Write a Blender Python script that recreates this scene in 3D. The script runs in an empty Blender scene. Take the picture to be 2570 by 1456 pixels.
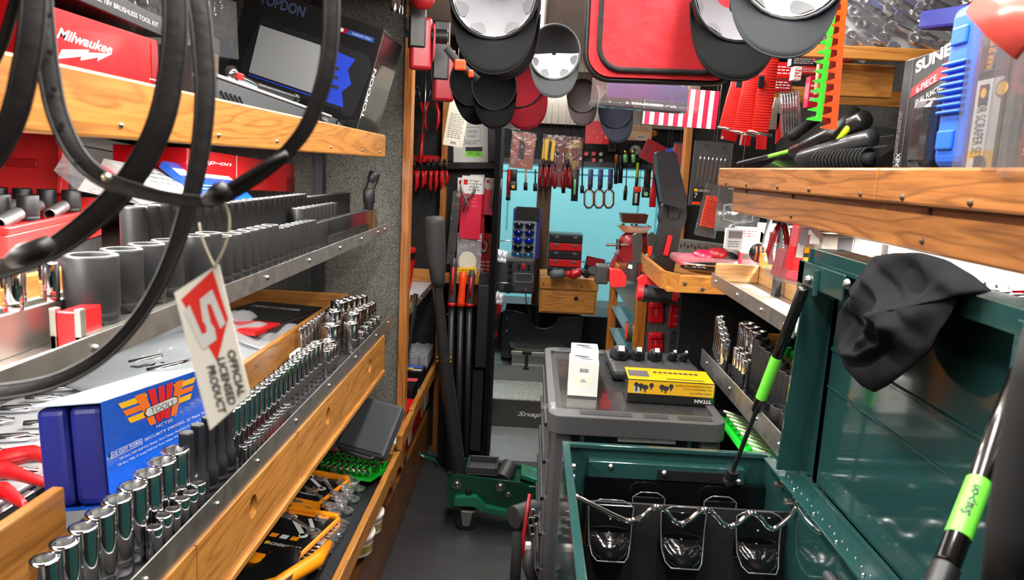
import bpy, bmesh, math, random
from mathutils import Matrix, Vector
R=random.Random(7)
sc=bpy.context.scene
C=sc.collection
pi=math.pi
def V(*a): return Vector(a[0]) if len(a)==1 else Vector(a)
# ---------------------------------------------------------------- camera
FPX=1850.0; CX,CY=1285.0,728.0
CAM=Vector((0,0,1.5))
_vx,_vy=(1340-CX)/FPX,-(422-CY)/FPX
_rho=math.radians(2.8)
Yr=Vector((_vx,_vy,-1)).normalized()
Zr=Vector((math.sin(_rho),math.cos(_rho),math.sin(_rho)*_vx+math.cos(_rho)*_vy)).normalized()
Xr=Yr.cross(Zr)
RM=Matrix((Xr,Yr,Zr))
cd=bpy.data.cameras.new('camera'); cam=bpy.data.objects.new('camera',cd); C.objects.link(cam)
cam.matrix_world=Matrix.Translation(CAM)@RM.to_4x4()
cd.sensor_width=36; cd.lens=FPX/2570*36; cd.clip_start=.05; cd.clip_end=60
cd.dof.use_dof=True; cd.dof.focus_distance=1.9; cd.dof.aperture_fstop=7.5
sc.camera=cam
def px(x,y,X=None,Y=None,Z=None):
    d=RM@Vector(((x-CX)/FPX,-(y-CY)/FPX,-1))
    t=(X-CAM.x)/d.x if X is not None else (Y-CAM.y)/d.y if Y is not None else (Z-CAM.z)/d.z
    return CAM+d*t
def pd(x,y,D):      # at forward depth D
    return CAM+RM@Vector(((x-CX)/FPX,-(y-CY)/FPX,-1))*D
# ---------------------------------------------------------------- world, exposure
sc.view_settings.view_transform='Standard'; sc.view_settings.look='None'
sc.view_settings.gamma=1; sc.view_settings.use_curve_mapping=False
sc.view_settings.exposure=0.0
w=bpy.data.worlds.new('world'); sc.world=w; w.use_nodes=True
w.node_tree.nodes['Background'].inputs[0].default_value=(.8,.9,1,1)
w.node_tree.nodes['Background'].inputs[1].default_value=.5
def area(name,loc,sx,sy,power,col=(1,.97,.92),rot=(0,0,0),spread=None):
    l=bpy.data.lights.new(name,'AREA'); l.shape='RECTANGLE'; l.size=sx; l.size_y=sy; l.energy=power; l.color=col
    o=bpy.data.objects.new(name,l); C.objects.link(o); o.location=loc; o.rotation_euler=rot
    if spread: l.spread=spread
    return o
LAMPS=[(-.12,1.3,2.0),(.38,1.2,2.0),(-.05,3.3,1.6)]     # x, y, length of the ceiling lamps
for _x,_y,_l in LAMPS: area('ceiling_lamp_light',(_x,_y,2.085),.1,_l,33 if _l>1.7 else 27)
area('lamp_light_left_strip',(-.70,1.15,1.517),.03,2.3,36)
area('lamp_light_left_counter_strip',(-.80,1.1,1.228),.03,2.2,9)
area('lamp_light_right_strip',(.74,1.7,1.393),.03,1.2,22)
area('lamp_light_cab',(.1,5.0,2.05),.5,.5,9)
area('outside_daylight',(.2,6.3,2.9),4,1,250,(1,1,1),(math.radians(-35),0,0))
# ---------------------------------------------------------------- materials
def lin(c):
    return tuple(((v/255)/12.92 if v/255<=.04045 else ((v/255+.055)/1.055)**2.4) for v in c)
_mc={}
def mat(name,rgb=(128,128,128),rough=.5,metal=0,coat=0,emit=0,bump=0,bs=200,var=0,vs=8,aniso=0,spec=.5,sheen=0):
    if name in _mc: return _mc[name]
    m=bpy.data.materials.new(name); m.use_nodes=True; nt=m.node_tree; N=nt.nodes; L=nt.links
    b=N['Principled BSDF']; c=(*lin(rgb),1)
    b.inputs['Base Color'].default_value=c; b.inputs['Metallic'].default_value=metal
    b.inputs['Roughness'].default_value=rough; b.inputs['Coat Weight'].default_value=coat
    b.inputs['Coat Roughness'].default_value=.06; b.inputs['Specular IOR Level'].default_value=spec
    if sheen: b.inputs['Sheen Weight'].default_value=sheen
    if emit: b.inputs['Emission Color'].default_value=c; b.inputs['Emission Strength'].default_value=emit
    tc=N.new('ShaderNodeTexCoord')
    nz=N.new('ShaderNodeTexNoise'); nz.inputs['Scale'].default_value=vs*4; L.new(tc.outputs['Object'],nz.inputs['Vector'])
    mr=N.new('ShaderNodeMapRange'); mr.inputs[3].default_value=max(0,rough*.8); mr.inputs[4].default_value=min(1,rough*1.25+.01)
    L.new(nz.outputs[0],mr.inputs[0]); L.new(mr.outputs[0],b.inputs['Roughness'])
    if var:
        n2=N.new('ShaderNodeTexNoise'); n2.inputs['Scale'].default_value=vs; L.new(tc.outputs['Object'],n2.inputs['Vector'])
        mx=N.new('ShaderNodeMix'); mx.data_type='RGBA'
        mx.inputs[6].default_value=tuple(v*(1-var) for v in c[:3])+(1,); mx.inputs[7].default_value=tuple(min(1,v*(1+var)) for v in c[:3])+(1,)
        L.new(n2.outputs[0],mx.inputs[0]); L.new(mx.outputs[2],b.inputs['Base Color'])
    if bump:
        n3=N.new('ShaderNodeTexNoise'); n3.inputs['Scale'].default_value=bs; L.new(tc.outputs['Object'],n3.inputs['Vector'])
        bp=N.new('ShaderNodeBump'); bp.inputs['Strength'].default_value=bump; bp.inputs['Distance'].default_value=.002
        L.new(n3.outputs[0],bp.inputs['Height']); L.new(bp.outputs[0],b.inputs['Normal'])
    _mc[name]=m; return m
def oak(name,ax,light=(192,130,58),dark=(128,76,28),scale=1.0):
    if name in _mc: return _mc[name]
    m=bpy.data.materials.new(name); m.use_nodes=True; nt=m.node_tree; N=nt.nodes; L=nt.links; b=N['Principled BSDF']
    tc=N.new('ShaderNodeTexCoord'); mp=N.new('ShaderNodeMapping'); s=[1,1,1]; s[ax]=.09; mp.inputs['Scale'].default_value=[v*scale for v in s]
    L.new(tc.outputs['Object'],mp.inputs[0])
    nz=N.new('ShaderNodeTexNoise'); nz.inputs['Scale'].default_value=9; nz.inputs['Detail'].default_value=3; nz.inputs['Distortion'].default_value=.5
    L.new(mp.outputs[0],nz.inputs['Vector'])
    mu=N.new('ShaderNodeMath'); mu.operation='MULTIPLY'; mu.inputs[1].default_value=14; L.new(nz.outputs[0],mu.inputs[0])
    fr=N.new('ShaderNodeMath'); fr.operation='FRACT'; L.new(mu.outputs[0],fr.inputs[0])
    cr=N.new('ShaderNodeValToRGB'); e=cr.color_ramp.elements
    dk=tuple((a+b2)/2 for a,b2 in zip(light,dark))
    e[0].position=0;e[0].color=(*lin([(a*.55+b2*.45) for a,b2 in zip(dark,light)]),1); e[1].position=.22; e[1].color=(*lin(light),1)
    x=cr.color_ramp.elements.new(.8); x.color=(*lin([v*.94 for v in light]),1)
    x=cr.color_ramp.elements.new(1); x.color=(*lin(dk),1)
    L.new(fr.outputs[0],cr.inputs[0])
    mp2=N.new('ShaderNodeMapping'); s2=[1,1,1]; s2[ax]=.04; mp2.inputs['Scale'].default_value=s2; L.new(tc.outputs['Object'],mp2.inputs[0])
    n2=N.new('ShaderNodeTexNoise'); n2.inputs['Scale'].default_value=260; n2.inputs['Detail'].default_value=4; L.new(mp2.outputs[0],n2.inputs['Vector'])
    mx=N.new('ShaderNodeMix'); mx.data_type='RGBA'; mx.blend_type='MULTIPLY'; mx.inputs[0].default_value=.55
    c2=N.new('ShaderNodeValToRGB'); c2.color_ramp.elements[0].position=.3; c2.color_ramp.elements[0].color=(.5,.42,.33,1); c2.color_ramp.elements[1].position=.6
    L.new(n2.outputs[0],c2.inputs[0]); L.new(cr.outputs[0],mx.inputs[6]); L.new(c2.outputs[0],mx.inputs[7]); L.new(mx.outputs[2],b.inputs['Base Color'])
    b.inputs['Roughness'].default_value=.38; b.inputs['Coat Weight'].default_value=.25; b.inputs['Coat Roughness'].default_value=.2
    bp=N.new('ShaderNodeBump'); bp.inputs['Strength'].default_value=.12; bp.inputs['Distance'].default_value=.001
    L.new(n2.outputs[0],bp.inputs['Height']); L.new(bp.outputs[0],b.inputs['Normal'])
    _mc[name]=m; return m
def carpet(name,c0,c1,ribs=None,rs=260,ns=500):
    if name in _mc: return _mc[name]
    m=bpy.data.materials.new(name); m.use_nodes=True; nt=m.node_tree; N=nt.nodes; L=nt.links; b=N['Principled BSDF']
    tc=N.new('ShaderNodeTexCoord')
    nz=N.new('ShaderNodeTexNoise'); nz.inputs['Scale'].default_value=ns; nz.inputs['Detail'].default_value=2; L.new(tc.outputs['Object'],nz.inputs['Vector'])
    cr=N.new('ShaderNodeValToRGB'); cr.color_ramp.elements[0].position=.38; cr.color_ramp.elements[0].color=(*lin(c0),1)
    cr.color_ramp.elements[1].position=.64; cr.color_ramp.elements[1].color=(*lin(c1),1); L.new(nz.outputs[0],cr.inputs[0])
    src=nz.outputs[0]; L.new(cr.outputs[0],b.inputs['Base Color'])
    if ribs is not None:
        wv=N.new('ShaderNodeTexWave'); wv.bands_direction='XYZ'[ribs]; wv.inputs['Scale'].default_value=rs/6.28; wv.inputs['Distortion'].default_value=.6
        L.new(tc.outputs['Object'],wv.inputs['Vector'])
        ad=N.new('ShaderNodeMath'); ad.operation='ADD'; L.new(nz.outputs[0],ad.inputs[0]); L.new(wv.outputs[0],ad.inputs[1]); src=ad.outputs[0]
        mx=N.new('ShaderNodeMix'); mx.data_type='RGBA'; mx.blend_type='MULTIPLY'; mx.inputs[0].default_value=.5
        L.new(cr.outputs[0],mx.inputs[6]); L.new(wv.outputs[0],mx.inputs[7]); L.new(mx.outputs[2],b.inputs['Base Color'])
    b.inputs['Roughness'].default_value=.95; b.inputs['Specular IOR Level'].default_value=.1
    bp=N.new('ShaderNodeBump'); bp.inputs['Strength'].default_value=.7; bp.inputs['Distance'].default_value=.003
    L.new(src,bp.inputs['Height']); L.new(bp.outputs[0],b.inputs['Normal'])
    _mc[name]=m; return m
def clear(name,tint=(255,255,255),base=.05,rough=.08,haze=0,bump=0):
    if name in _mc: return _mc[name]
    m=bpy.data.materials.new(name); m.use_nodes=True; nt=m.node_tree; N=nt.nodes; L=nt.links
    N.remove(N['Principled BSDF']); out=N['Material Output']
    tr=N.new('ShaderNodeBsdfTransparent'); tr.inputs[0].default_value=(*lin(tint),1)
    gl=N.new('ShaderNodeBsdfGlossy'); gl.inputs['Roughness'].default_value=rough
    lw=N.new('ShaderNodeLayerWeight'); lw.inputs[0].default_value=.25
    ad=N.new('ShaderNodeMath'); ad.operation='ADD'; ad.inputs[1].default_value=base; ad.use_clamp=True
    mu=N.new('ShaderNodeMath'); mu.operation='MULTIPLY'; mu.inputs[1].default_value=.3
    L.new(lw.outputs['Fresnel'],mu.inputs[0]); L.new(mu.outputs[0],ad.inputs[0])
    mx=N.new('ShaderNodeMixShader'); L.new(ad.outputs[0],mx.inputs[0]); L.new(tr.outputs[0],mx.inputs[1]); L.new(gl.outputs[0],mx.inputs[2])
    src=mx
    if haze:
        df=N.new('ShaderNodeBsdfDiffuse'); df.inputs[0].default_value=(*lin(tint),1)
        m2=N.new('ShaderNodeMixShader'); m2.inputs[0].default_value=haze; L.new(mx.outputs[0],m2.inputs[1]); L.new(df.outputs[0],m2.inputs[2]); src=m2
    if bump:
        tc=N.new('ShaderNodeTexCoord'); n3=N.new('ShaderNodeTexNoise'); n3.inputs['Scale'].default_value=18; n3.inputs['Detail'].default_value=3
        L.new(tc.outputs['Object'],n3.inputs['Vector']); bp=N.new('ShaderNodeBump'); bp.inputs['Strength'].default_value=bump; bp.inputs['Distance'].default_value=.02
        L.new(n3.outputs[0],bp.inputs['Height']); L.new(bp.outputs[0],gl.inputs['Normal']); L.new(bp.outputs[0],lw.inputs['Normal'])
    L.new(src.outputs[0],out.inputs[0]); _mc[name]=m; return m
OAKY=oak('oak_along_y',1); OAKZ=oak('oak_along_z',2,(190,122,58),(125,70,28)); OAKX=oak('oak_along_x',0,(196,132,60),(128,76,30))
OAKR=oak('oak_right_side',1,(182,118,62),(104,62,30)); OAKL=oak('oak_lower_cabinet',1,(120,74,32),(70,40,16))
CARP=carpet('carpet_ribbed_grey',(78,80,77),(188,188,178),0,900)
CARW=carpet('carpet_wall_grey',(48,50,50),(112,112,108),1,900)
CARD=carpet('carpet_dark',(24,25,26),(66,66,66))
CARB=carpet('carpet_black',(12,12,13),(34,34,35),0,700)
CHR=mat('chrome',(225,225,228),.07,1); STL=mat('steel_satin',(170,170,168),.3,1); ALU=mat('aluminium_brushed',(196,194,188),.38,1,bump=.1,bs=600)
BLK=mat('black_plastic',(20,20,21),.42); BLKM=mat('black_matte',(14,14,15),.75); IMP=mat('impact_black',(36,36,37),.45,.2,bump=.1); IMPD=mat('impact_bore',(16,16,16),.6)
RUB=mat('black_rubber',(26,26,27),.6,bump=.2,bs=120); LEA=mat('black_leather',(22,19,20),.42,bump=.3,bs=90)
GRY=mat('grey_plastic',(88,90,92),.5); DGR=mat('dark_grey_plastic',(52,53,54),.5,bump=.15,bs=300); LGR=mat('light_grey_plastic',(150,153,155),.5)
RED=mat('red_plastic',(190,20,26),.32); REDD=mat('deep_red_plastic',(140,14,24),.35); REDC=mat('red_card',(206,16,24),.3,coat=.5); MAG=mat('magenta_red_card',(204,18,58),.35,coat=.3)
WHI=mat('white_card',(212,212,208),.5); CRM=mat('cream_card',(214,212,196),.6); YEL=mat('yellow_print',(244,190,20),.3,coat=.5); ORA=mat('orange_plastic',(246,150,20),.35)
ORR=mat('orange_red_plastic',(250,68,22),.35); GRN=mat('green_plastic',(28,200,50),.35); GRNV=mat('vivid_green',(70,225,60),.3,coat=.4); ORV=mat('vivid_orange',(248,84,14),.3,coat=.4)
LIME=mat('lime_print',(130,232,60),.4); BLU=mat('blue_card',(28,92,205),.25,coat=.6,var=.25,vs=9); BLUD=mat('navy_plastic',(28,34,120),.42); BLUC=mat('blue_plastic_case',(30,98,208),.38)
TEA=mat('teal_siding',(146,206,208),.6,var=.06,vs=2); BKC=mat('black_card',(22,22,23),.3,coat=.4); PUR=mat('purple_print',(70,42,120),.3,coat=.4)
GRT=mat('teal_green_paint',(32,66,64),.09,coat=.8,spec=.6); GRJ=mat('jack_green_paint',(5,58,40),.2,coat=.5); NAV=mat('navy_cloth',(20,24,44),.8); TAN=mat('tan_card',(206,168,132),.6)
CART=mat('cart_grey_plastic',(62,62,63),.45,bump=.15,bs=400); CLOTH=mat('black_fleece',(25,26,28),.95,bump=.5,bs=500,spec=.1); HATB=mat('black_cap_cloth',(17,19,20),.9,bump=.4,bs=900,spec=.2); HATG=mat('grey_cap_cloth',(50,53,56),.85,bump=.4,bs=900)
REDF=mat('red_bag_fabric',(178,18,28),.75,bump=.7,bs=60); REDS=mat('red_strap_web',(226,40,30),.55); WEB=mat('black_webbing',(18,18,18),.8,bump=.6,bs=700)
BRN=mat('brown_pillar',(86,58,32),.55,var=.2); GOLD=mat('brass',(210,170,80),.2,1); PNK=mat('pink_plastic',(226,80,96),.4); GLW=mat('pale_glow_green',(150,230,150),.4); FLY=mat('fluoro_yellow',(205,235,40),.4); INK=mat('ink_dark',(40,40,42),.6); INKG=mat('ink_grey',(120,120,118),.6)
CLR=clear('clear_plastic',(250,250,250),.06,.06); CLH=clear('clear_hazy_plastic',(240,240,240),.035,.1,.04,.25); CLP=clear('pink_clear_plastic',(255,190,200),.06,.1,.15); CLW=clear('clear_bag',(235,235,238),.16,.14,.22,1.0); GLS=clear('window_glass',(235,248,250),.02,.01)
LAMPM=mat('lamp_diffuser',(255,250,240),.4,emit=9); SIL=mat('silver_card_print',(190,194,196),.3,.4,bump=.25,bs=30)
# ---------------------------------------------------------------- geometry builder
_txt={}
def text_geo(s,bold,shear):
    k=(s,bold,shear)
    if k in _txt: return _txt[k]
    cu=bpy.data.curves.new('lettering_source','FONT'); cu.body=s; cu.size=1; cu.offset=bold; cu.shear=shear; cu.fill_mode='FRONT'; cu.resolution_u=3
    o=bpy.data.objects.new('lettering_source',cu); me=bpy.data.meshes.new_from_object(o)
    vs=[(v.co.x,v.co.y) for v in me.vertices]; fs=[tuple(p.vertices) for p in me.polygons]
    x0=min(v[0] for v in vs); x1=max(v[0] for v in vs); y0=min(v[1] for v in vs); y1=max(v[1] for v in vs)
    bpy.data.meshes.remove(me); bpy.data.objects.remove(o); bpy.data.curves.remove(cu)
    _txt[k]=([(a-x0,b-y0) for a,b in vs],fs,x1-x0,y1-y0); return _txt[k]
class G:
    def __init__(s,m=None): s.v=[];s.f=[];s.mi=[];s.sm=[];s.mats=[];s.cur=0; s.T=None; s.m(m or BLK)
    def m(s,mt):
        if mt not in s.mats: s.mats.append(mt)
        s.cur=s.mats.index(mt); return s
    def add(s,vs,fs,sm=False,T=None):
        n=len(s.v)
        for v in vs:
            v=Vector(v)
            if T is not None: v=T@v
            if s.T is not None: v=s.T@v
            s.v.append(v)
        for f in fs: s.f.append([i+n for i in f]); s.mi.append(s.cur); s.sm.append(sm)
        return s
    def box(s,a,b,T=None):
        x0,y0,z0=a;x1,y1,z1=b
        if x1<x0:x0,x1=x1,x0
        if y1<y0:y0,y1=y1,y0
        if z1<z0:z0,z1=z1,z0
        return s.add([(x0,y0,z0),(x1,y0,z0),(x1,y1,z0),(x0,y1,z0),(x0,y0,z1),(x1,y0,z1),(x1,y1,z1),(x0,y1,z1)],
          [(0,3,2,1),(4,5,6,7),(0,1,5,4),(1,2,6,5),(2,3,7,6),(3,0,4,7)],T=T)
    def cb(s,c,d,T=None): return s.box([c[i]-d[i]/2 for i in range(3)],[c[i]+d[i]/2 for i in range(3)],T)
    def lathe(s,prof,n=20,T=None,cap=True,sm=True,ph=0):   # prof: (r,z)
        vs=[];fs=[]
        for r,z in prof:
            for k in range(n): a=2*pi*k/n+ph; vs.append((r*math.cos(a),r*math.sin(a),z))
        for i in range(len(prof)-1):
            for k in range(n):
                a=i*n+k;b=i*n+(k+1)%n; fs.append((a,b,b+n,a+n))
        s.add(vs,fs,sm,T)
        if cap:
            s.add([(prof[0][0]*math.cos(2*pi*k/n+ph),prof[0][0]*math.sin(2*pi*k/n+ph),prof[0][1]) for k in range(n)],[tuple(reversed(range(n)))],False,T)
            s.add([(prof[-1][0]*math.cos(2*pi*k/n+ph),prof[-1][0]*math.sin(2*pi*k/n+ph),prof[-1][1]) for k in range(n)],[tuple(range(n))],False,T)
        return s
    def cyl(s,p,q,r,r2=None,n=16,cap=True,sm=True):
        p=V(p);q=V(q); L=(q-p).length
        return s.lathe([(r,0),(r if r2 is None else r2,L)],n,frame_z(p,q-p),cap,sm)
    def tube(s,path,r,n=10,closed=False):
        P=[V(p) for p in path]; vs=[];fs=[];m=len(P); up=None
        for i,p in enumerate(P):
            if closed: t=(P[(i+1)%m]-P[i-1])
            else: t=(P[min(i+1,m-1)]-P[max(i-1,0)])
            t=t.normalized()
            if up is None: up=t.orthogonal().normalized()
            else:
                up=(up-t*up.dot(t)); up=up.normalized() if up.length>1e-6 else t.orthogonal().normalized()
            sd=t.cross(up); rr=r[i] if isinstance(r,(list,tuple)) else r
            for k in range(n): a=2*pi*k/n; vs.append(p+up*math.cos(a)*rr+sd*math.sin(a)*rr)
        for i in range(m if closed else m-1):
            j=(i+1)%m
            for k in range(n): fs.append((i*n+k,i*n+(k+1)%n,j*n+(k+1)%n,j*n+k))
        if not closed: fs.append(tuple(reversed(range(n)))); fs.append(tuple(range((m-1)*n,m*n)))
        return s.add(vs,fs,True)
    def ribbon(s,path,w,t,nrm,twist=None):   # nrm: face normal hint, width across
        P=[V(p) for p in path]; m=len(P); vs=[];fs=[]
        for i,p in enumerate(P):
            tg=(P[min(i+1,m-1)]-P[max(i-1,0)]).normalized(); n0=V(nrm[i]) if isinstance(nrm,list) else V(nrm)
            n0=(n0-tg*n0.dot(tg)).normalized(); sd=tg.cross(n0)
            if twist: 
                q=Matrix.Rotation(twist[i],3,tg); n0=q@n0; sd=q@sd
            ww=w[i] if isinstance(w,list) else w
            for a,b in ((-1,-1),(1,-1),(1,1),(-1,1)): vs.append(p+sd*ww/2*a+n0*t/2*b)
        for i in range(m-1):
            for k in range(4): fs.append((i*4+k,i*4+(k+1)%4,i*4+4+(k+1)%4,i*4+4+k))
        fs.append((3,2,1,0)); fs.append(tuple(range(m*4-4,m*4)))
        return s.add(vs,fs,True)
    def prism(s,poly,z0,z1,T=None,sm=False):
        n=len(poly); ar=sum(poly[i][0]*poly[(i+1)%n][1]-poly[(i+1)%n][0]*poly[i][1] for i in range(n))
        if ar<0: poly=poly[::-1]
        vs=[(x,y,z0) for x,y in poly]+[(x,y,z1) for x,y in poly]
        s.add(vs,[tuple(reversed(range(n))),tuple(range(n,2*n))],False,T)
        return s.add(vs,[(i,(i+1)%n,n+(i+1)%n,n+i) for i in range(n)],sm,T)
    def sphere(s,c,r,n=14,m=8,sq=(1,1,1)):
        vs=[];fs=[]
        for i in range(m+1):
            a=pi*i/m
            for k in range(n): b=2*pi*k/n; vs.append((c[0]+r*sq[0]*math.sin(a)*math.cos(b),c[1]+r*sq[1]*math.sin(a)*math.sin(b),c[2]+r*sq[2]*math.cos(a)))
        for i in range(m):
            for k in range(n): fs.append((i*n+k,(i+1)*n+k,(i+1)*n+(k+1)%n,i*n+(k+1)%n))
        return s.add(vs,fs,True)
    def text(s,t,x,y,h,z=.0006,w=None,bold=0,shear=0,T=None,rot=0,al='l'):
        vs,fs,W,H=text_geo(t,bold,shear); k=h/H; kx=k if w is None else w/W
        ox=0 if al=='l' else -W*kx/2 if al=='c' else -W*kx
        c,sn=math.cos(rot),math.sin(rot)
        return s.add([(x+(a*kx+ox)*c-b*k*sn,y+(a*kx+ox)*sn+b*k*c,z) for a,b in vs],fs,False,T)
    def quad(s,x0,y0,x1,y1,z=.0004,T=None): return s.add([(x0,y0,z),(x1,y0,z),(x1,y1,z),(x0,y1,z)],[(0,1,2,3)],T=T)
    def poly(s,pts,z=.0004,T=None): return s.add([(x,y,z) for x,y in pts],[tuple(range(len(pts)))],T=T)
    def disc(s,x,y,rx,ry=None,z=.0005,n=24,T=None,rot=0):
        ry=rx if ry is None else ry; c,q=math.cos(rot),math.sin(rot)
        return s.poly([(x+rx*math.cos(2*pi*k/n)*c-ry*math.sin(2*pi*k/n)*q,y+rx*math.cos(2*pi*k/n)*q+ry*math.sin(2*pi*k/n)*c) for k in range(n)],z,T)
    def obj(s,name,parent=None,world=False,bev=0,bseg=2,sub=0,solid=0,base=None,**kw):
        vs=s.v
        if parent is not None and world:
            Wi=WM[parent].inverted(); vs=[Wi@v for v in vs]
        loc=None
        if parent is None and not base:
            lo=[min(v[i] for v in vs) for i in range(3)]; hi=[max(v[i] for v in vs) for i in range(3)]
            loc=Vector(((lo[0]+hi[0])/2,(lo[1]+hi[1])/2,lo[2])); vs=[v-loc for v in vs]
        if base is not None:
            Wi=base.inverted(); vs=[Wi@v for v in vs] if world else vs
        me=bpy.data.meshes.new(name); me.from_pydata([tuple(v) for v in vs],[],s.f)
        for mt in s.mats: me.materials.append(mt)
        me.polygons.foreach_set('material_index',s.mi); me.polygons.foreach_set('use_smooth',s.sm); me.update()
        o=bpy.data.objects.new(name,me); C.objects.link(o)
        if parent is not None: o.parent=parent; WM[o]=WM[parent]
        elif base is not None: o.matrix_world=base; WM[o]=base
        else: o.location=loc; WM[o]=Matrix.Translation(loc)
        if solid: md=o.modifiers.new('thickness','SOLIDIFY'); md.thickness=solid; md.offset=0
        if sub: md=o.modifiers.new('smooth','SUBSURF'); md.levels=sub; md.render_levels=sub
        if bev: md=o.modifiers.new('edge','BEVEL'); md.width=bev; md.segments=bseg; md.limit_method='ANGLE'; md.angle_limit=.6
        for k,v in kw.items(): o[k]=v
        return o
WM={}
def frame_z(p,z,x=None):
    z=V(z).normalized(); x=V(x) if x is not None else z.orthogonal(); x=(x-z*x.dot(z)).normalized(); y=z.cross(x)
    return Matrix(((x.x,y.x,z.x,p[0]),(x.y,y.y,z.y,p[1]),(x.z,y.z,z.z,p[2]),(0,0,0,1)))
def frame3(bl,br,tl):
    x=V(br)-V(bl); w=x.length; x.normalize(); y=V(tl)-V(bl); y-=x*y.dot(x); h=y.length; y.normalize(); z=x.cross(y)
    return Matrix(((x.x,y.x,z.x,bl[0]),(x.y,y.y,z.y,bl[1]),(x.z,y.z,z.z,bl[2]),(0,0,0,1))),w,h
def thing(name,label,cat,loc=(0,0,0),group=None,M=None):
    o=bpy.data.objects.new(name,None); C.objects.link(o); W=M if M is not None else Matrix.Translation(V(loc)); o.matrix_world=W; WM[o]=W; o.empty_display_size=.05
    o['label']=label; o['category']=cat
    if group: o['group']=group
    return o
def st(o): o['kind']='structure'; return o
def dup(root,W,label=None,group=None,scale=None):
    r=root.copy(); C.objects.link(r); r.matrix_world=W; WM[r]=W
    if label: r['label']=label
    if group: r['group']=group
    for ch in list(root.children):
        c=ch.copy(); C.objects.link(c); c.parent=r
        for g in ch.children: d=g.copy(); C.objects.link(d); d.parent=c
    return r
NTH=['','first','second','third','fourth','fifth','sixth','seventh','eighth','ninth','tenth','eleventh','twelfth','thirteenth','fourteenth','fifteenth','sixteenth','seventeenth','eighteenth','nineteenth','twentieth']
def nth(i):
    if i<=20: return NTH[i]
    t=['','','twenty','thirty','forty','fifty','sixty','seventy','eighty','ninety'][i//10%10]
    return {2:'twentieth',3:'thirtieth',4:'fortieth',5:'fiftieth',6:'sixtieth',7:'seventieth',8:'eightieth',9:'ninetieth'}[i//10] if i%10==0 else t+'-'+NTH[i%10]
def decals(D,w,h,name,parent,z0=.0004):
    g=G(INK); z=z0
    for d in D:
        k=d[0]; z+=.00012
        if k=='t': # text, x,y,h,mat, opts
            o=d[6] if len(d)>6 else {}; o=dict(o)
            if 'w' in o: o['w']*=w
            g.m(d[5]).text(d[1],d[2]*w,d[3]*h,d[4]*h,z,**o)
        elif k=='r': g.m(d[5]).quad(d[1]*w,d[2]*h,d[3]*w,d[4]*h,z)
        elif k=='p': g.m(d[2]).poly([(a*w,b*h) for a,b in d[1]],z)
        elif k=='e': g.m(d[5]).disc(d[1]*w,d[2]*h,d[3]*w,d[4]*h,z)
        elif k=='bar':
            g.m(WHI).quad(d[1]*w,d[2]*h,d[3]*w,d[4]*h,z); x=d[1]*w; e=d[3]*w; dx=(e-x)/40; x+=dx*3; rr=random.Random(3)
            while x<e-dx*4:
                t=dx*rr.choice((.6,1,1.6)); g.m(INK).quad(x,(d[2]*.8+d[4]*.2)*h,x+t,(d[4]*.9+d[2]*.1)*h,z+.0001); x+=t+dx*rr.choice((.7,1.2))
        elif k=='ln':  # small print as rows of dashes
            rr=random.Random(len(D)); n=d[5]
            for i in range(n):
                y=(d[4]-(d[4]-d[2])*(i+.5)/n)*h; t=(d[4]-d[2])*h/n*.35; x=d[1]*w
                while x<d[3]*w-t*2:
                    l=min(t*rr.uniform(1.5,5),d[3]*w-x); g.m(d[6]).quad(x,y-t/2,x+l,y+t/2,z); x+=l+t
    return g.obj(name,parent)
def pack(name,label,cat,bl,br,tl,t,m,D=None,bev=.0015,group=None,side=None,pname='printed_face',extra=None):
    M,w,h=frame3(bl,br,tl); g=G(m)
    g.box((0,0,-t),(w,h,0))
    o=g.obj(name,base=M,bev=bev); o['label']=label; o['category']=cat
    if group: o['group']=group
    if D: decals(D,w,h,pname,o)
    return o,w,h
def flatM(p,ang=0,tilt=0,lean=0):   # hanging frame: x right, y up, z toward the camera (-Y)
    return Matrix.Translation(V(p))@Matrix.Rotation(ang,4,'Z')@Matrix(((1,0,0,0),(0,0,-1,0),(0,1,0,0),(0,0,0,1)))@Matrix.Rotation(lean,4,'Z')@Matrix.Rotation(tilt,4,'X')
# ================================================================ SETTING
def slab(name,a,b,m,bev=0,structure=True):
    o=G(m).box(a,b).obj(name,bev=bev)
    if structure: st(o)
    return o
FLR=mat('floor_rubber',(46,46,47),.45,bump=.25,bs=40,var=.2,vs=5)
slab('floor',(-1.38,-1.6,-.03),(1.15,3.62,0),FLR)
slab('floor.001',(-1.38,3.62,-.03),(1.15,4.12,.002),mat('floor_ribbed_mat',(112,116,116),.55,bump=.5,bs=150,var=.2,vs=9))
SRS=mat('step_steel_dark',(92,90,84),.3,.7,bump=.2,bs=20)
STP=carpet('step_diamond_plate',(120,125,120),(190,195,188),None,0,160)
slab('trim_1',(-1.1,4.12,-.03),(1.15,4.5,.165),SRS)
slab('trim_2',(-1.1,4.125,.165),(1.15,4.5,.17),STP)
slab('trim_3',(-1.1,4.5,-.03),(1.15,5.6,.27),STL)
sg=G(WHI); sg.text('Snap-on',-.02,.055,.035,shear=.3,bold=.02,w=.24,T=Matrix.Translation((0,4.118,.01))@Matrix(((1,0,0,0),(0,0,-1,0),(0,1,0,0),(0,0,0,1))))
st(sg.obj('trim_4'))
slab('wall_left',(-1.38,-1.6,0),(-1.35,4.1,2.15),CARW)
slab('wall_right',(1.08,-1.6,0),(1.11,4.1,2.15),CARW)
slab('wall_rear',(-1.38,-1.63,0),(1.11,-1.6,2.15),mat('wall_rear_panel',(200,198,192),.6))
slab('ceiling',(-1.38,-1.6,2.12),(1.11,5.6,2.15),mat('ceiling_panel',(225,222,214),.6))
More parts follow.
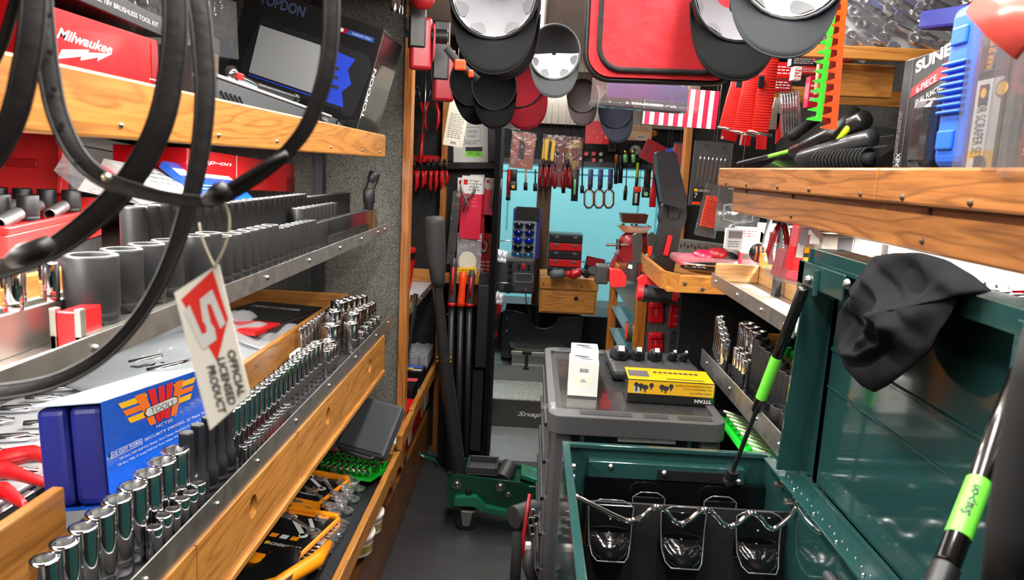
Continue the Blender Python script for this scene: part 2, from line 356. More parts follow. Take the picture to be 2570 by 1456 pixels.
# carpeted partitions and their oak edges
slab('wall_partition_left',(-1.35,2.85,.0),(-.50,2.88,2.12),CARP)
slab('wall_partition_left_far',(-1.35,3.76,0),(-.18,3.79,2.12),CARD)
slab('trim_5',(-.502,2.835,.27),(-.470,2.895,2.12),OAKZ,.003)
slab('trim_6',(-.462,3.70,.0),(-.432,3.76,2.12),OAKZ,.003)
slab('wall_partition_right',(.50,2.36,0),(1.08,2.40,1.14),carpet('carpet_black_ribbed',(16,16,16),(46,46,46),0,1500,300))
slab('wall_partition_right_far',(.69,3.4,.9),(1.08,3.43,2.12),CARD)
slab('trim_7',(.668,3.37,.98),(.698,3.43,2.12),OAKZ,.003)
# carpeted wheel box and oak cladding low on the left
slab('trim_8',(-1.35,-.5,0),(-.50,3.76,.27),CARD,.01)
for i,(a,b) in enumerate(((-.5,.9),(.91,1.9),(1.91,2.75),(2.76,3.7))):
    slab('trim_%d'%(9+i),(-.4999,a,.01),(-.478,b,.235),OAKL,.003)
slab('trim_13',(-.51,2.84,.27),(-.465,2.90,.30),CARD)
# cab
slab('wall_dashboard',(-1.0,4.95,.27),(1.1,5.6,.52),BLKM)
slab('wall_cab_left',(-1.38,4.1,0),(-1.0,5.6,2.15),BLKM)
slab('wall_cab_right',(1.08,4.1,0),(1.11,5.6,2.15),BLKM)
slab('wall_header',(-1.0,5.0,1.545),(1.1,5.05,1.79),mat('header_black',(12,12,13),.6))
slab('trim_14',(-1.0,4.97,1.525),(1.1,5.0,1.56),mat('header_grey_edge',(70,70,72),.5))
slab('wall_headliner',(-1.0,4.9,1.79),(1.1,5.05,2.12),mat('headliner_beige',(170,160,150),.8))
slab('trim_15',(.03,5.0,.5),(.125,5.06,1.56),BRN)
slab('window_1',(-1.0,5.3,.52),(1.1,5.306,1.56),GLS)
g=G(TEA)
g.box((-3,7.2,-.5),(4,7.3,4))
for z in (.55,.62,1.46,1.53,2.6): g.m(mat('siding_line',(70,140,146),.7)).box((-3,7.195,z),(4,7.2,z+.008))
for x in (-.42,-.24,1.02,1.2,2.4): g.box((x,7.195,.9),(x+.008,7.2,4))
st(g.obj('wall_outside'))
slab('floor.002',(-3,5.7,-.55),(4,7.3,-.5),mat('outside_concrete',(120,120,118),.9))
# ceiling lamps
for i,(x,y,l) in enumerate(LAMPS):
    t=thing('ceiling_light',['long lamp on the ceiling over the left shelves','long lamp on the ceiling over the right shelves','short lamp on the ceiling before the cab'][i],'lamp',(x,y,2.12))
    g=G(WHI); g.box((-.07,-l/2-.02,-.03),(.07,l/2+.02,0)); g.obj('housing',t,bev=.003)
    G(LAMPM).box((-.055,-l/2,-.0335),(.055,l/2,-.0302)).obj('diffuser',t)
for nm,lb,x,y,z,l in (('strip_light','thin strip light under the top left oak shelf','',0,0,0),):
    t=thing(nm,lb,'lamp',(-.70,1.15,1.531)); G(WHI).box((-.02,-1.16,-.01),(.02,1.16,0)).obj('housing',t); G(LAMPM).box((-.015,-1.15,-.0125),(.015,1.15,-.0102)).obj('diffuser',t)
t=thing('strip_light','thin strip light under the upper left metal shelf','lamp',(-.80,1.1,1.24)); G(WHI).box((-.02,-1.11,-.01),(.02,1.11,0)).obj('housing',t); G(LAMPM).box((-.015,-1.1,-.0118),(.015,1.1,-.0102)).obj('diffuser',t)
t=thing('strip_light','thin strip light under the lower right oak shelf','lamp',(.74,1.7,1.408)); G(WHI).box((-.02,-.61,-.01),(.02,.61,0)).obj('housing',t); G(LAMPM).box((-.015,-.6,-.0125),(.015,.6,-.0102)).obj('diffuser',t)

# ================================================================ LEFT BAY: fixed shelves
def screws(parent,pts,r=.004,nrm=(1,0,0),m=None,name='screw'):
    for p in pts:
        g=G(m or STL); q=V(p)+V(nrm)*r*.7
        T=frame_z(p,nrm); g.lathe([(r,0),(r*.95,r*.35),(r*.6,r*.75),(.0004,r*.9)],10,T); g.obj(name,parent,world=True)
XL=-.52
t=thing('wall_shelf','top left shelf with a broad honey oak front board carrying the red and black boxes','shelf',(-.75,1.2,1.513))
g=G(OAKY); g.box((-.542,-.4,1.511),(-.52,2.6,1.588)); g.obj('front_board',t,world=True,bev=.004)
G(DGR).box((-1.35,-.4,1.532),(-.542,2.6,1.540)).obj('deck',t,world=True)
screws(t,[(XL,y,1.528) for y in (.55,.93,1.22,1.5,1.9,2.25,2.5)])
t=thing('metal_shelf','upper left aluminium shelf tray holding rows of black impact sockets','shelf',(-.75,1.2,1.24))
G(ALU).box((-1.35,-.4,1.24),(-.523,2.66,1.246)).obj('tray',t,world=True)
G(ALU).box((-.523,-.4,1.240),(-.520,2.66,1.276)).obj('front_lip',t,world=True,bev=.001)
screws(t,[(XL,y,1.259) for y in (.40,.855,1.22,1.44,1.72,2.0,2.26,2.5,2.62)],.0055)
g=G(OAKY); g.box((-.745,-.4,1.246),(-.73,2.64,1.31)); g.box((-.73,2.62,1.246),(-.56,2.64,1.31)); g.obj('divider',t,world=True,bev=.003)
t=thing('upright_post','dark slotted steel upright behind the left shelves at the far end','post',(-.8,2.80,.73))
g=G(mat('upright_steel',(62,64,68),.4,.6)); g.box((-.825,2.79,.74),(-.795,2.83,2.1)); g.box((-.835,2.785,.74),(-.825,2.83,2.1)); g.obj('channel',t,world=True)
# main socket counter
t=thing('socket_counter','long left counter with aluminium lip, black tray and oak drawer fascia under it','counter',(-.75,1.2,.73))
G(BLK).box((-.68,-.4,.872),(-.523,2.70,.880)).obj('tray',t,world=True)
G(ALU).box((-.523,-.4,.868),(-.520,2.78,.918)).obj('front_lip',t,world=True,bev=.001)
G(ALU).box((-.74,2.70,.875),(-.523,2.78,.884)).obj('end_plate',t,world=True)
screws(t,[(XL,y,.897) for y in (.95,1.19,1.38,1.62,1.9,2.2,2.5,2.72)],.0055)
for a,b in ((-.4,1.035),(1.40,2.78)): G(OAKY).box((-.705,a,.88),(-.685,b,.99)).obj('divider_rail',t,world=True,bev=.004)
g=G(OAKX); g.box((-1.35,2.76,.88),(-.705,2.78,.99)); g.obj('end_rail',t,world=True,bev=.004)
G(GRY).box((-1.35,-.4,.872),(-.68,2.78,.880)).obj('rear_deck',t,world=True)
g=G(OAKY)
hs=(.35,.87,1.345,1.88,2.39); seams=(.6,1.1,1.62,2.14)
prev=-.4
# fascia boards with oval finger holes
def fascia(y0,y1,hy):
    z0,z1=.742,.868; x0,x1=-.535,-.516; n=24; cz=.818; ry,rz=.021,.024
    ring=[(hy+ry*math.cos(2*pi*k/n),cz+rz*math.sin(2*pi*k/n)) for k in range(n)]
    out=[]
    for (a,b) in ring:
        dx,dz=a-hy,b-cz
        tx=min(((y1-hy)/dx if dx>1e-9 else (y0-hy)/dx if dx<-1e-9 else 9e9),((z1-cz)/dz if dz>1e-9 else (z0-cz)/dz if dz<-1e-9 else 9e9))
        out.append((hy+dx*tx,cz+dz*tx))
    g=G(OAKY)
    for X,fl in ((x1,False),(x0,True)):
        vs=[(X,a,b) for a,b in ring]+[(X,a,b) for a,b in out]; fs=[]
        for k in range(n):
            j=(k+1)%n; f=(k,n+k,n+j,j); fs.append(tuple(reversed(f)) if fl else f)
        g.add(vs,fs)
    vs=[(x1,a,b) for a,b in ring]+[(x0,a,b) for a,b in ring]; g.add(vs,[(k,(k+1)%n,n+(k+1)%n,n+k) for k in range(n)],True)
    c=[(y0,z0),(y1,z0),(y1,z1),(y0,z1)]; vs=[(x1,a,b) for a,b in c]+[(x0,a,b) for a,b in c]; g.add(vs,[(k,n2,n2+4,k+4) for k,n2 in ((0,1),(1,2),(2,3),(3,0))])
    # corner fill between the ring hull and the rectangle
    for cy,cz2 in c:
        near=sorted(out,key=lambda q:(q[0]-cy)**2+(q[1]-cz2)**2)[:2]
        for X in (x1,x0): g.add([(X,*near[0]),(X,cy,cz2),(X,*near[1])],[(0,1,2)])
    return g.obj('drawer_front',t,world=True)
edges=[-.4]+list(seams)+[2.64]
for (a,b),h in zip(zip(edges,edges[1:]),hs): fascia(a+.0015,b-.0015,h)
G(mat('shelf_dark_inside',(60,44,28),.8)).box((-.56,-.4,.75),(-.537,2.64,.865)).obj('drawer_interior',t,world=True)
G(OAKY).box((-.54,-.4,.728),(-.508,2.62,.742)).obj('bottom_edge',t,world=True,bev=.002)
G(BLKM).box((-1.35,-.4,.85),(-.57,2.7,.868)).obj('underside',t,world=True)
# lower slide out tray of wrenches
t=thing('wrench_tray','low oak edged tray on the left holding ratcheting wrench sets','tray',(-.65,1.6,.34))
g=G(OAKY); g.box((-.468,.9,.365),(-.446,2.62,.428)); g.obj('front_rail',t,world=True,bev=.004)
g=G(OAKX); g.box((-.8,2.60,.37),(-.468,2.62,.425)); g.obj('end_rail',t,world=True,bev=.004)
G(mat('tray_liner',(24,26,32),.6)).box((-1.34,.9,.352),(-.468,2.60,.362)).obj('tray_floor',t,world=True)
screws(t,[(-.446,y,.385) for y in (1.0,1.35,1.75,2.1,2.45)],.005,m=DGR)
g=G(OAKZ); g.box((-.50,2.64,.27),(-.47,2.70,.42)); st(g.obj('trim_16',bev=.003))

# ---------------------------------------------------------------- sockets
def socket_geo(m,r,h,hexb=6,bore=None,ring=True,drive=False,band=None):
    bore=bore or (BLKM if m is IMP else STL)
    n=20; g=G(m); ri=r*.74
    g.lathe([(r*.9,0),(r*.97,h*.02),(r*.97,h*.16),(r*.93,h*.18),(r*.97,h*.2),(r,h*.24),(r,h*.975),(r*.965,h),(ri,h)],n,cap=False)
    g.add([(r*.9*math.cos(2*pi*k/n),r*.9*math.sin(2*pi*k/n),0) for k in range(n)],[tuple(reversed(range(n)))])
    # bore
    k=hexb*2; pts=[]
    for i in range(n):
        a=2*pi*i/n; rr=ri*(.93+.07*math.cos(a*6)) ; pts.append((rr*math.cos(a),rr*math.sin(a)))
    top=[(ri*math.cos(2*pi*i/n),ri*math.sin(2*pi*i/n),h) for i in range(n)]
    g.m(bore)
    vs=top+[(x*.97,y*.97,h-.003) for x,y in pts]+[(x*.95,y*.95,h*.45) for x,y in pts]
    fs=[(n*j+i,n*j+(i+1)%n,n*j+n+(i+1)%n,n*j+n+i) for j in range(2) for i in range(n)]
    g.add(vs,[tuple(reversed(f)) for f in fs],True); g.m(IMPD).add(vs[2*n:],[tuple(range(n))])
    return g
_sk={}
def socket(p,r,h,kind,label,group,rotz=0,M=None,cat='socket'):
    key=(kind,round(r,4),round(h,3)); M=M or Matrix.Translation(V(p))@Matrix.Rotation(rotz,4,'Z')
    if key not in _sk:
        if kind=='chrome': o=socket_geo(CHR,r,h).obj('chrome_socket',base=M)
        elif kind=='impact':
            o=socket_geo(IMP,r,h).obj('impact_socket',base=M)
        elif kind=='hexbit':
            g=G(IMP); g.lathe([(r*.9,0),(r,h*.01),(r,h*.06),(r*.85,h*.07),(r,h*.09),(r,h*.30),(r*.72,h*.36),(r*.70,h*.62)],20)
            g.lathe([(r*.74,h*.62),(r*.74,h*.985),(r*.66,h)],6,sm=False); o=g.obj('hex_bit_socket',base=M)
        _sk[key]=o
    else:
        o=_sk[key].copy(); C.objects.link(o); o.matrix_world=M; WM[o]=M
    o['label']=label; o['category']=cat; o['group']=group; return o
def rad(y,base): return base
# front row of the counter, matched to the photo run by run
X0=-.582; ZT=.8805
i=0
for k in range(9):
    y=.832+.0385*k*(1+.012*k); r=.0185+.0009*k
    socket((X0-.0,y,ZT),r*.93,.112+.0012*k,'chrome','tall chrome deep socket in the nearest counter run, %s from the camera'%nth(k+1),'chrome deep sockets at the near end of the counter')
for k in range(6):
    y=1.055+.021*k+.012*k; 
    socket((-.548,1.03+.03*k,ZT),.0125,.055+.004*(k%2),'chrome','short chrome socket beside the tall near run, %s from the camera'%nth(k+1),'short chrome sockets before the tall near ones')
for k in range(3): socket((-.585,1.165+.03*k-.01,ZT),.019,.095-.02*k,'chrome','chrome socket between tall near run and black hex bits, %s from camera'%nth(k+1),'chrome sockets next to the hex bits')
for k in range(5):
    socket((-.575,1.185+.043*k+.012,ZT),.0185-.0008*k,.142-.001*k,'hexbit','tall black hex bit socket in front of the blue box, %s from the camera'%nth(k+1),'black hex bit sockets')
y=1.40; k=0
while y<2.02:
    r=.0115+.0085*(y-1.40)/.62
    socket((X0,y,ZT),round(r,3),.112,'chrome','slim chrome deep socket in the middle counter run, %s from camera end'%nth(k+1),'slim chrome deep sockets in the middle run')
    y+=r*2+.0028; k+=1
y=1.38;k=0
while y<1.66:
    socket((-.549,y,ZT),.0085,.048,'chrome','tiny chrome socket before the middle counter run, %s from camera end'%nth(k+1),'tiny chrome sockets before the middle run'); y+=.024;k+=1
y=2.03;k=0
while y<2.13:
    socket((-.565,y,ZT),.015,.08,'chrome','medium chrome socket just past the middle run, %s from the camera end'%nth(k+1),'medium chrome sockets'); y+=.034;k+=1
for k,(y,r,h,x) in enumerate(((2.17,.026,.075,-.60),(2.24,.030,.108,-.61),(2.32,.024,.10,-.565),(2.33,.027,.135,-.625),(2.40,.026,.115,-.58),(2.44,.030,.145,-.635),(2.49,.024,.11,-.585),(2.53,.027,.135,-.635),(2.56,.022,.10,-.588),(2.60,.024,.13,-.63),(2.63,.022,.098,-.588),(2.67,.022,.12,-.625),(2.69,.019,.09,-.588),(2.73,.02,.115,-.62),(2.755,.017,.085,-.59),(2.37,.015,.06,-.545),(2.45,.015,.06,-.548),(2.53,.014,.058,-.55),(2.60,.013,.055,-.55),(2.67,.013,.05,-.55))):
    socket((x,y,ZT),r,h,'chrome','large chrome socket in the clustered far counter end, %s in the cluster'%nth(k+1),'large chrome sockets at the far end of the counter')
for k in range(16):
    y=2.13+.036*k; g=None
    socket((-.668,y,ZT),.0085,.118,'chrome','thin chrome socket against the far oak divider, %s from camera end'%nth(k+1),'thin chrome sockets against the divider')
o=G(RED).box((-.56,1.50,.8805),(-.53,1.58,.8825)).obj('red_tag',bev=.0005); o['label']='flat red tag lying on the black tray beside the aluminium lip'; o['category']='tag'
# upper shelf: front row, back row
ZU=1.2465
for k,(y,r) in enumerate(((.97,.0385),(1.045,.032),(1.115,.030),(1.18,.028))):
    socket((-.590,y,ZU+.018),r*.9,.092,'impact','fat black impact socket above the red-ended rail, %s from camera'%nth(k+1),'fat black impact sockets on the red-ended rails')
y=1.25;k=0
while y<2.62:
    r=.0235-.0125*min(1,(y-1.25)/1.0); h=.098-.03*min(1,(y-1.25)/.9)
    if 1.86<y<1.92: r=.017
    socket((-.575-.006*min(1,(y-1.25)),y,ZU+.012),round(r,3),round(h,2),'impact','black impact socket, front row of upper left shelf, %s from camera end'%nth(k+1),'black impact sockets of the front row')
    y+=round(r,3)*2+.003;k+=1
y=1.20;k=0
while y<2.62:
    r=.0215-.009*min(1,(y-1.2)/1.2); h=.158-.02*min(1,(y-1.2)/1.4)
    socket((-.655,y,ZU),round(r,3),round(h,2),'impact','tall black impact socket, rear row of upper left shelf, %s from camera'%nth(k+1),'tall black impact sockets of the rear row')
    y+=round(r,3)*2+.0025;k+=1
for k in range(9):
    socket((-.612,1.93+.042*k,ZU+.02),.019-.0008*k,.1,'impact','glossy black impact socket of the raised middle row, %s from the camera end'%nth(k+1),'glossy impact sockets raised between the rows')
# clear acrylic strip holding the small sockets at the end
o=G(CLR).box((-.555,2.0,1.262),(-.552,2.64,1.33)).obj('acrylic_strip'); o['label']='long clear acrylic strip before the far black sockets on the upper left shelf'; o['category']='strip'
# rails with red ends
for lb,p,ln in (('near the camera and standing alone',(-.635,.80,ZU),.22),('under the fattest black socket',(-.575,.885,ZU),.42)):
    t=thing('socket_rail','pale metal socket rail with a red end block, '+lb,'socket rail',p,'red-ended socket rails')
    g=G(ALU); g.box((-.020,0,0),(-.012,ln,.052 if ln<.3 else .018)); g.box((.012,0,0),(.020,ln,.052 if ln<.3 else .018)); g.obj('channel',t,bev=.001)
    g=G(ALU); g.box((-.020,0,0),(-.012,.012,.052)); g.box((.012,0,0),(.020,.012,.052)); g.obj('end_bracket',t,bev=.001)
    G(RED).box((-.012,.002,.002),(.012,.06,.048)).obj('end_block',t,bev=.002)
for k in range(4):
    socket((-.645+.02*(k%2),.83+.035*k,ZU+.052),.012,.05,'chrome','small chrome socket standing on the near red-ended rail, %s from the camera'%nth(k+1),'small chrome sockets on the near rail')
# universal joint standing at the far end
t=thing('universal_joint','black impact universal joint standing tall at the far end of the upper left shelf','universal joint',(-.575,2.60,ZU))
g=G(IMP); g.lathe([(.016,0),(.016,.10),(.021,.105),(.021,.15),(.016,.155)],20); g.obj('shaft',t)
T=Matrix.Translation((0.0,0,.155))@Matrix.Rotation(.35,4,'Y'); g=G(IMP); g.cb((-.014,0,.015),(.008,.028,.04),T); g.cb((.014,0,.015),(.008,.028,.04),T); g.obj('yoke',t,bev=.002)
g=G(IMP); g.lathe([(.015,.022),(.02,.03),(.02,.058),(.016,.062)],16,T); g.obj('head',t)
# ================================================================ LEFT BAY: goods
def pk(name,label,cat,pts,t,m,D=None,**k):
    P=[]
    dflt=k.pop('at')
    for p in pts:
        if len(p)==2: P.append(px(p[0],p[1],**{dflt[0]:dflt[1]}))
        else: P.append(px(p[0],p[1],**{p[2]:p[3]}))
    return pack(name,label,cat,P[0],P[1],P[2],t,m,D,**k)
# --- top shelf
pk('tool_box_carton','bright red carton with white script lettering on the top left shelf','box',[(90,150),(398,214),(98,5)],.22,REDC,
 [('t','Milwaukee',.14,.47,.20,WHI,{'shear':.45,'bold':.02,'w':.42,'rot':-.03}),
  ('p',[(.17,.28),(.37,.40),(.36,.34),(.56,.44),(.43,.22),(.44,.30),(.30,.16),(.31,.24),(.14,.10)],WHI),('r',.93,.02,1,.9,REDD),('ln',.90,.06,.99,.14,1,WHI)],at=('X',-.62))
pk('tool_box_carton','long black carton with small white print lying on the red carton','box',[(120,-32,'X',-.63),(415,95,'X',-.63),(125,-95,'X',-.63)],.3,BKC,
 [('t','FUEL 18V BRUSHLESS TOOL KIT',.30,.35,.22,WHI,{'w':.62})],at=('X',-.63))
pk('clear_package','large clear plastic clamshell leaning above the red carton on the top left shelf','package',[(430,125,'X',-.75),(600,150,'X',-.75),(400,-60,'X',-.75)],.12,CLH,None,at=('X',-.75))
o,w,h=pk('clear_package','small clear box of brown parts beside the black scanner carton','package',[(500,240,'X',-.60),(548,262,'X',-.60),(528,85,'X',-.60)],.14,CLH,[('r',.1,.1,.9,.75,BRN),('r',.2,.5,.8,.6,REDD),('e',.5,.8,.1,.04,WHI)],at=('X',-.6))
G(mat('brown_parts',(60,46,40),.5)).box((.01,.01,-.12),(w-.01,h*.75,-.02)).obj('contents',o)
# scanner carton
Y0=2.2
bl,br,tl=px(548,262,Y=Y0),px(880,372,Y=Y0),px(655,-30,Y=Y0)
M,w,h=frame3(bl,br,tl)
o=G(BKC).box((0,0,-.30),(w,h,0)).obj('scanner_carton',base=M,bev=.002); o['label']='black carton with a silver tablet picture, tilted on the top left shelf'; o['category']='box'
D=[('t','TOPDON',.10,.885,.085,mat('dull_blue_print',(58,74,104),.4),{'bold':.03,'w':.33}),
 ('p',[(.10,.30),(.08,.40),(.14,.76),(.17,.80),(.22,.80),(.24,.77),(.92,.77),(.96,.73),(.985,.68),(.96,.30),(.93,.24),(.88,.24),(.86,.27),(.20,.27),(.17,.25),(.12,.26)],mat('tablet_body_print',(26,27,30),.4)),
 ('p',[(.155,.33),(.15,.72),(.60,.72),(.63,.60),(.63,.33)],SIL),
 ('p',[(.66,.30),(.66,.72),(.86,.70),(.83,.60),(.88,.50),(.83,.42),(.87,.30)],mat('tablet_blue_print',(40,70,200),.35)),
 ('ln',.70,.40,.80,.62,3,INK),('r',.155,.305,.66,.315,mat('tablet_blue_print')),('ln',.34,.20,.55,.23,1,INKG),
 ('r',.70,.87,.76,.91,REDD),('e',.715,.89,.012,.016,WHI),('p',[(.75,.87),(.77,.91),(.95,.91),(.95,.87)],mat('badge_blue',(30,70,150),.4)),('t','DIAGNOSTIC TOOLS',.79,.882,.016,WHI,{'w':.14})]
decals(D,w,h,'printed_face',o)
Ms=Matrix(((0,0,1,w+.0006),(0,1,0,0),(-1,0,0,0),(0,0,0,1)))   # right end: x=-z
g=G(WHI); g.text('TOPDON',.09,.05,.036,w=h*.42,rot=0,T=Ms@Matrix.Translation((.04,h*.26,0))@Matrix.Rotation(pi/2,4,'Z')@Matrix.Translation((-.09,-.05,0)),bold=.03)
g.m(INKG).quad(.002,h*.03,.005,h*.97,T=Ms); g.obj('end_lettering',o)
# grey yoke tool case with latches
o,w,h=pk('tool_case','grey hard tool case with black latches jutting over the top left shelf edge','case',[(545,265,'X',-.575),(850,345,'X',-.575),(552,192,'X',-.575)],.16,mat('case_grey_blue',(66,70,74),.45),None,at=('X',-.575),bev=.006)
g=G(BLKM)
for k in range(5): g.tube([(.012+.021*k,h*.52,.002),(.022+.021*k,h*.30,.004),(.030+.021*k,h*.05,.002)],.0022,6)
g.obj('grip_ribs',o)
g=G(LGR); g.box((0,h-.004,-.1),(w*.9,h+.003,.003)); g.obj('rim',o,bev=.002)
for k,a in enumerate((.78,.97)):
    g=G(BLK); x=w*a; g.ribbon([(x-.01,h*.75,.004),(x+.01,h*.55,.012),(x+.03,h*.2,.016),(x+.055,h*-.05,.020),(x+.085,-h*.18,.026)],.018,.005,(0,0,1)); g.obj('latch',o)
t=thing('ratchet_wrench','chrome ratchet with a red insert lying in the grey tool case','ratchet',px(590,195,X=-.60))
g=G(CHR); p=px(582,190,X=-.60); q=px(640,215,X=-.60); r_=px(735,245,X=-.60); g.sphere(p,.02,sq=(.6,1,1)); g.cyl(p,q,.011,.008); g.obj('head',t,world=True)
g=G(BLK); g.cyl(q,r_,.009,.008); g.tube([r_,r_+(r_-q).normalized()*.02],.012); g.obj('handle',t,world=True)
g=G(RED); g.cb(p+V(.013,.01,0),(.006,.028,.014)); g.obj('insert',t,world=True,bev=.003)
# --- upper shelf goods behind the sockets
ux=V(-.97,-.25,0);vx_=V(-.25,.97,0); O=V(-.87,1.20,1.317)
M=Matrix(((-.9684,-.2496,0,O.x),(.2496*-1,.9684,0,O.y),(0,0,1,O.z),(0,0,0,1)))
M=Matrix.Translation(O)@Matrix.Rotation(math.radians(14.5),4,'Z')
t=thing('socket_case','open red moulded case full of silver and dark sockets on the upper left shelf','socket case',M=M)
RPK=mat('case_red_bright',(226,44,44),.35)
G(BLKM).box((-.46,0,-.069),(0,.5,-.02)).obj('lower_shell',t,bev=.004)
g=G(RPK); g.box((-.46,0,-.019),(0,.5,.03)); g.box((-.46,0,.03),(0,.012,.045)); g.box((-.46,.488,.03),(0,.5,.068)); g.box((-.012,0,.03),(0,.5,.043)); g.box((-.46,0,.03),(-.448,.5,.068)); g.obj('tray',t,bev=.003)
g=G(RPK); T=Matrix.Translation((-.23,.50,.07))@Matrix.Rotation(math.radians(-12),4,'X'); g.box((-.23,0,0),(.16,.014,.25),T); g.box((-.23,-.03,0),(-.218,0,.25),T); g.box((.148,-.03,0),(.16,0,.25),T); g.box((-.23,-.03,.238),(.16,0,.25),T)
g.m(mat('lid_relief_red',(190,24,30),.4))
for x in (-.12,.07): g.box((x-.03,-.006,.06),(x+.03,0,.08),T); g.box((x-.03,-.006,.16),(x+.03,0,.18),T)
g.obj('lid',t,bev=.003)
SSK=mat('socket_satin',(190,190,192),.32,.9)
def lying(T,r,h,m,label,group,nm='socket'):
    key=('lie',r,h,m.name)
    if key not in _sk: _sk[key]=socket_geo(m,r,h).obj(nm,base=T)
    else: o=_sk[key].copy(); C.objects.link(o); o.matrix_world=T; WM[o]=T; _sk[key+('n',)]=o
    o=_sk.get(key+('n',),_sk[key]); o['label']=label; o['category']='socket'; o['group']=group
k=0
for row in range(4):
    for c in range(9):
        k+=1
        T=M@Matrix.Translation((-.03-.047*c,.03+.115*row+.10,.056))@Matrix.Rotation(math.radians(98),4,'X')
        if row%2==0: lying(T,.0125,.085,SSK,'silver socket lying in red case, %s row from front, %s from right'%(nth(row+1),nth(c+1)),'silver sockets lying in the red case','satin_socket')
        else: 
            T=M@Matrix.Translation((-.03-.047*c,.06+.115*row,.040)); lying(T,.0185,.048,IMP,'dark upright socket in red case, %s row from front, %s from right'%(nth(row+1),nth(c+1)),'dark sockets upright in the red case','dark_socket')
# white slotted board behind
o,w,h=pk('price_board','white slotted board of hanging cards at the back of the upper left shelf','board',[(180,480,'X',-1.30),(470,505,'X',-1.30),(180,330,'X',-1.30)],.01,WHI,
 [('r',.06,.78,.32,.80,INK),('r',.38,.78,.98,.80,INK)]+[('r',.1+.06*k,.2,.135+.06*k,.45,(REDD if k%2 else INKG)) for k in range(14)]+[('r',.1+.06*k,.47,.11+.06*k,.55,INK) for k in range(14)],at=('X',-1.3))
pk('blister_pack','pale clear packaged tool lying nearest the white board','package',[(225,430,'X',-.95),(420,482,'X',-.90),(232,400,'X',-1.0)],.05,CLW,[('r',.3,.3,.7,.7,PNK)],at=('X',-.9))
pk('blister_pack','white bagged tool lying behind the tall black sockets','package',[(400,475,'X',-.85),(545,495,'X',-.85),(405,425,'X',-.98)],.05,WHI,[('ln',.1,.2,.9,.8,3,INKG)],at=('X',-.9))
pk('tool_box_carton','dark red carton with white italic lettering on the upper left shelf','box',[(470,470,'X',-.92),(742,482,'X',-.92),(478,372,'X',-.92)],.2,REDC,
 [('t','Snap-on',.02,.62,.16,WHI,{'shear':.3,'bold':.02,'w':.30}),('r',.36,.0,.365,1,WHI),('ln',.45,.45,.8,.6,2,MAG),('r',.88,.02,1.0,.5,REDD)],at=('X',-.92))
pk('blister_pack','blue and white flat package in front of the dark red carton','package',[(515,495,'X',-.84),(640,500,'X',-.84),(520,418,'X',-.95)],.02,BLU,[('r',0,.6,1,.8,WHI),('ln',.1,.2,.6,.4,2,WHI)],at=('X',-.84))
pk('parts_box','small black box standing in a row behind the belts on the upper left shelf','box',[(442,440,'X',-1.1),(478,445,'X',-1.1),(442,350,'X',-1.1)],.06,BKC,None,at=('X',-1.1))
# --- lower counter goods
# blue boxed driver set
bl,br,tl=px(325,1205,X=-.628),px(556,1078,X=-.628),px(255,1010,X=-.645)
_d=(V(bl)-V(tl)).normalized()*.03
M,w,h=frame3(V(bl)+_d,V(br)+_d,tl); M.translation=V(tl)-M.to_3x3()@V(0,h,0)
t=thing('driver_set_box','blue printed carton of security drivers leaning behind the near chrome sockets','box',M=M)
o=G(BLU).box((0,0,-.0015),(w,h,0)).obj('sleeve_front',t)
SLT=mat('carton_silver_blue',(170,186,206),.35,.3)
G(SLT).box((0,h-.0015,-.115),(w,h,-.0015)).obj('sleeve_top',t)
G(BLU).box((0,0,-.115),(w,.0015,-.0015)).obj('sleeve_bottom',t)
g=G(BLUD); g.box((.006,.004,-.112),(w-.006,h-.005,-.062)); g.box((.006,.004,-.060),(w-.006,h-.005,-.004)); g.obj('inner_case',t,bev=.012,bseg=3)
VY=mat('logo_yellow',(250,190,30),.4); VR=mat('logo_red',(222,30,34),.4); VO=mat('logo_orange',(244,120,24),.4)
D=[]
for s in (1,-1):
    f=lambda x: .50+(x)*s
    for j in range(3): D.append(('p',[(f(-.38+.03*j),.935-.085*j),(f(-.13),.935-.085*j),(f(-.14),.875-.085*j),(f(-.355+.03*j),.875-.085*j)],(VY,VO,VY)[j]))
    D.append(('p',[(f(-.24),.955),(f(-.15),.955),(f(-.07),.60),(f(-.13),.60)],VO))
    D.append(('p',[(f(-.125),.965),(f(-.055),.965),(f(-.015),.60),(f(-.06),.60)],VR))
D+=[('p',[(.47,.965),(.53,.965),(.53,.62),(.47,.62)],VR),('p',[(.32,.74),(.34,.79),(.62,.81),(.66,.79),(.66,.73),(.63,.71),(.35,.69)],INK),('p',[(.33,.745),(.35,.785),(.615,.80),(.65,.78),(.65,.735),(.62,.715),(.355,.70)],WHI),
 ('t','TOOLS',.38,.715,.06,INK,{'w':.23}),('t','HCT50',.42,.545,.035,WHI,{'w':.16}),('t','SECURITY DRIVERS, 22 Piece Set',.30,.465,.035,WHI,{'w':.66}),
 ('r',.02,.455,.28,.515,WHI),('r',.025,.46,.275,.51,mat('blue_card')),('t','1/2 CUT TORX',.03,.47,.032,WHI,{'w':.24,'bold':.02}),
 ('t','T8 thru T60 Half-Cut Stubby Torx Tamper Proof Security Drivers, 12 pc.',.08,.40,.028,WHI,{'w':.86}),
 ('t','T8 thru T60, 4" Long Half-Cut Torx Tamper Proof Security Drivers, 10 pc.',.06,.35,.028,WHI,{'w':.86}),
 ('r',.52,.10,.84,.25,mat('picture_blue',(70,120,210),.4)),('r',.54,.13,.80,.22,GRY),('r',.62,.16,.68,.2,RED),
 ('t','S2',.36,.06,.13,mat('logo_silver',(200,200,190),.4),{'bold':.04}),('ln',.80,.27,.98,.34,3,WHI)]
decals(D,w,h,'printed_front',t)
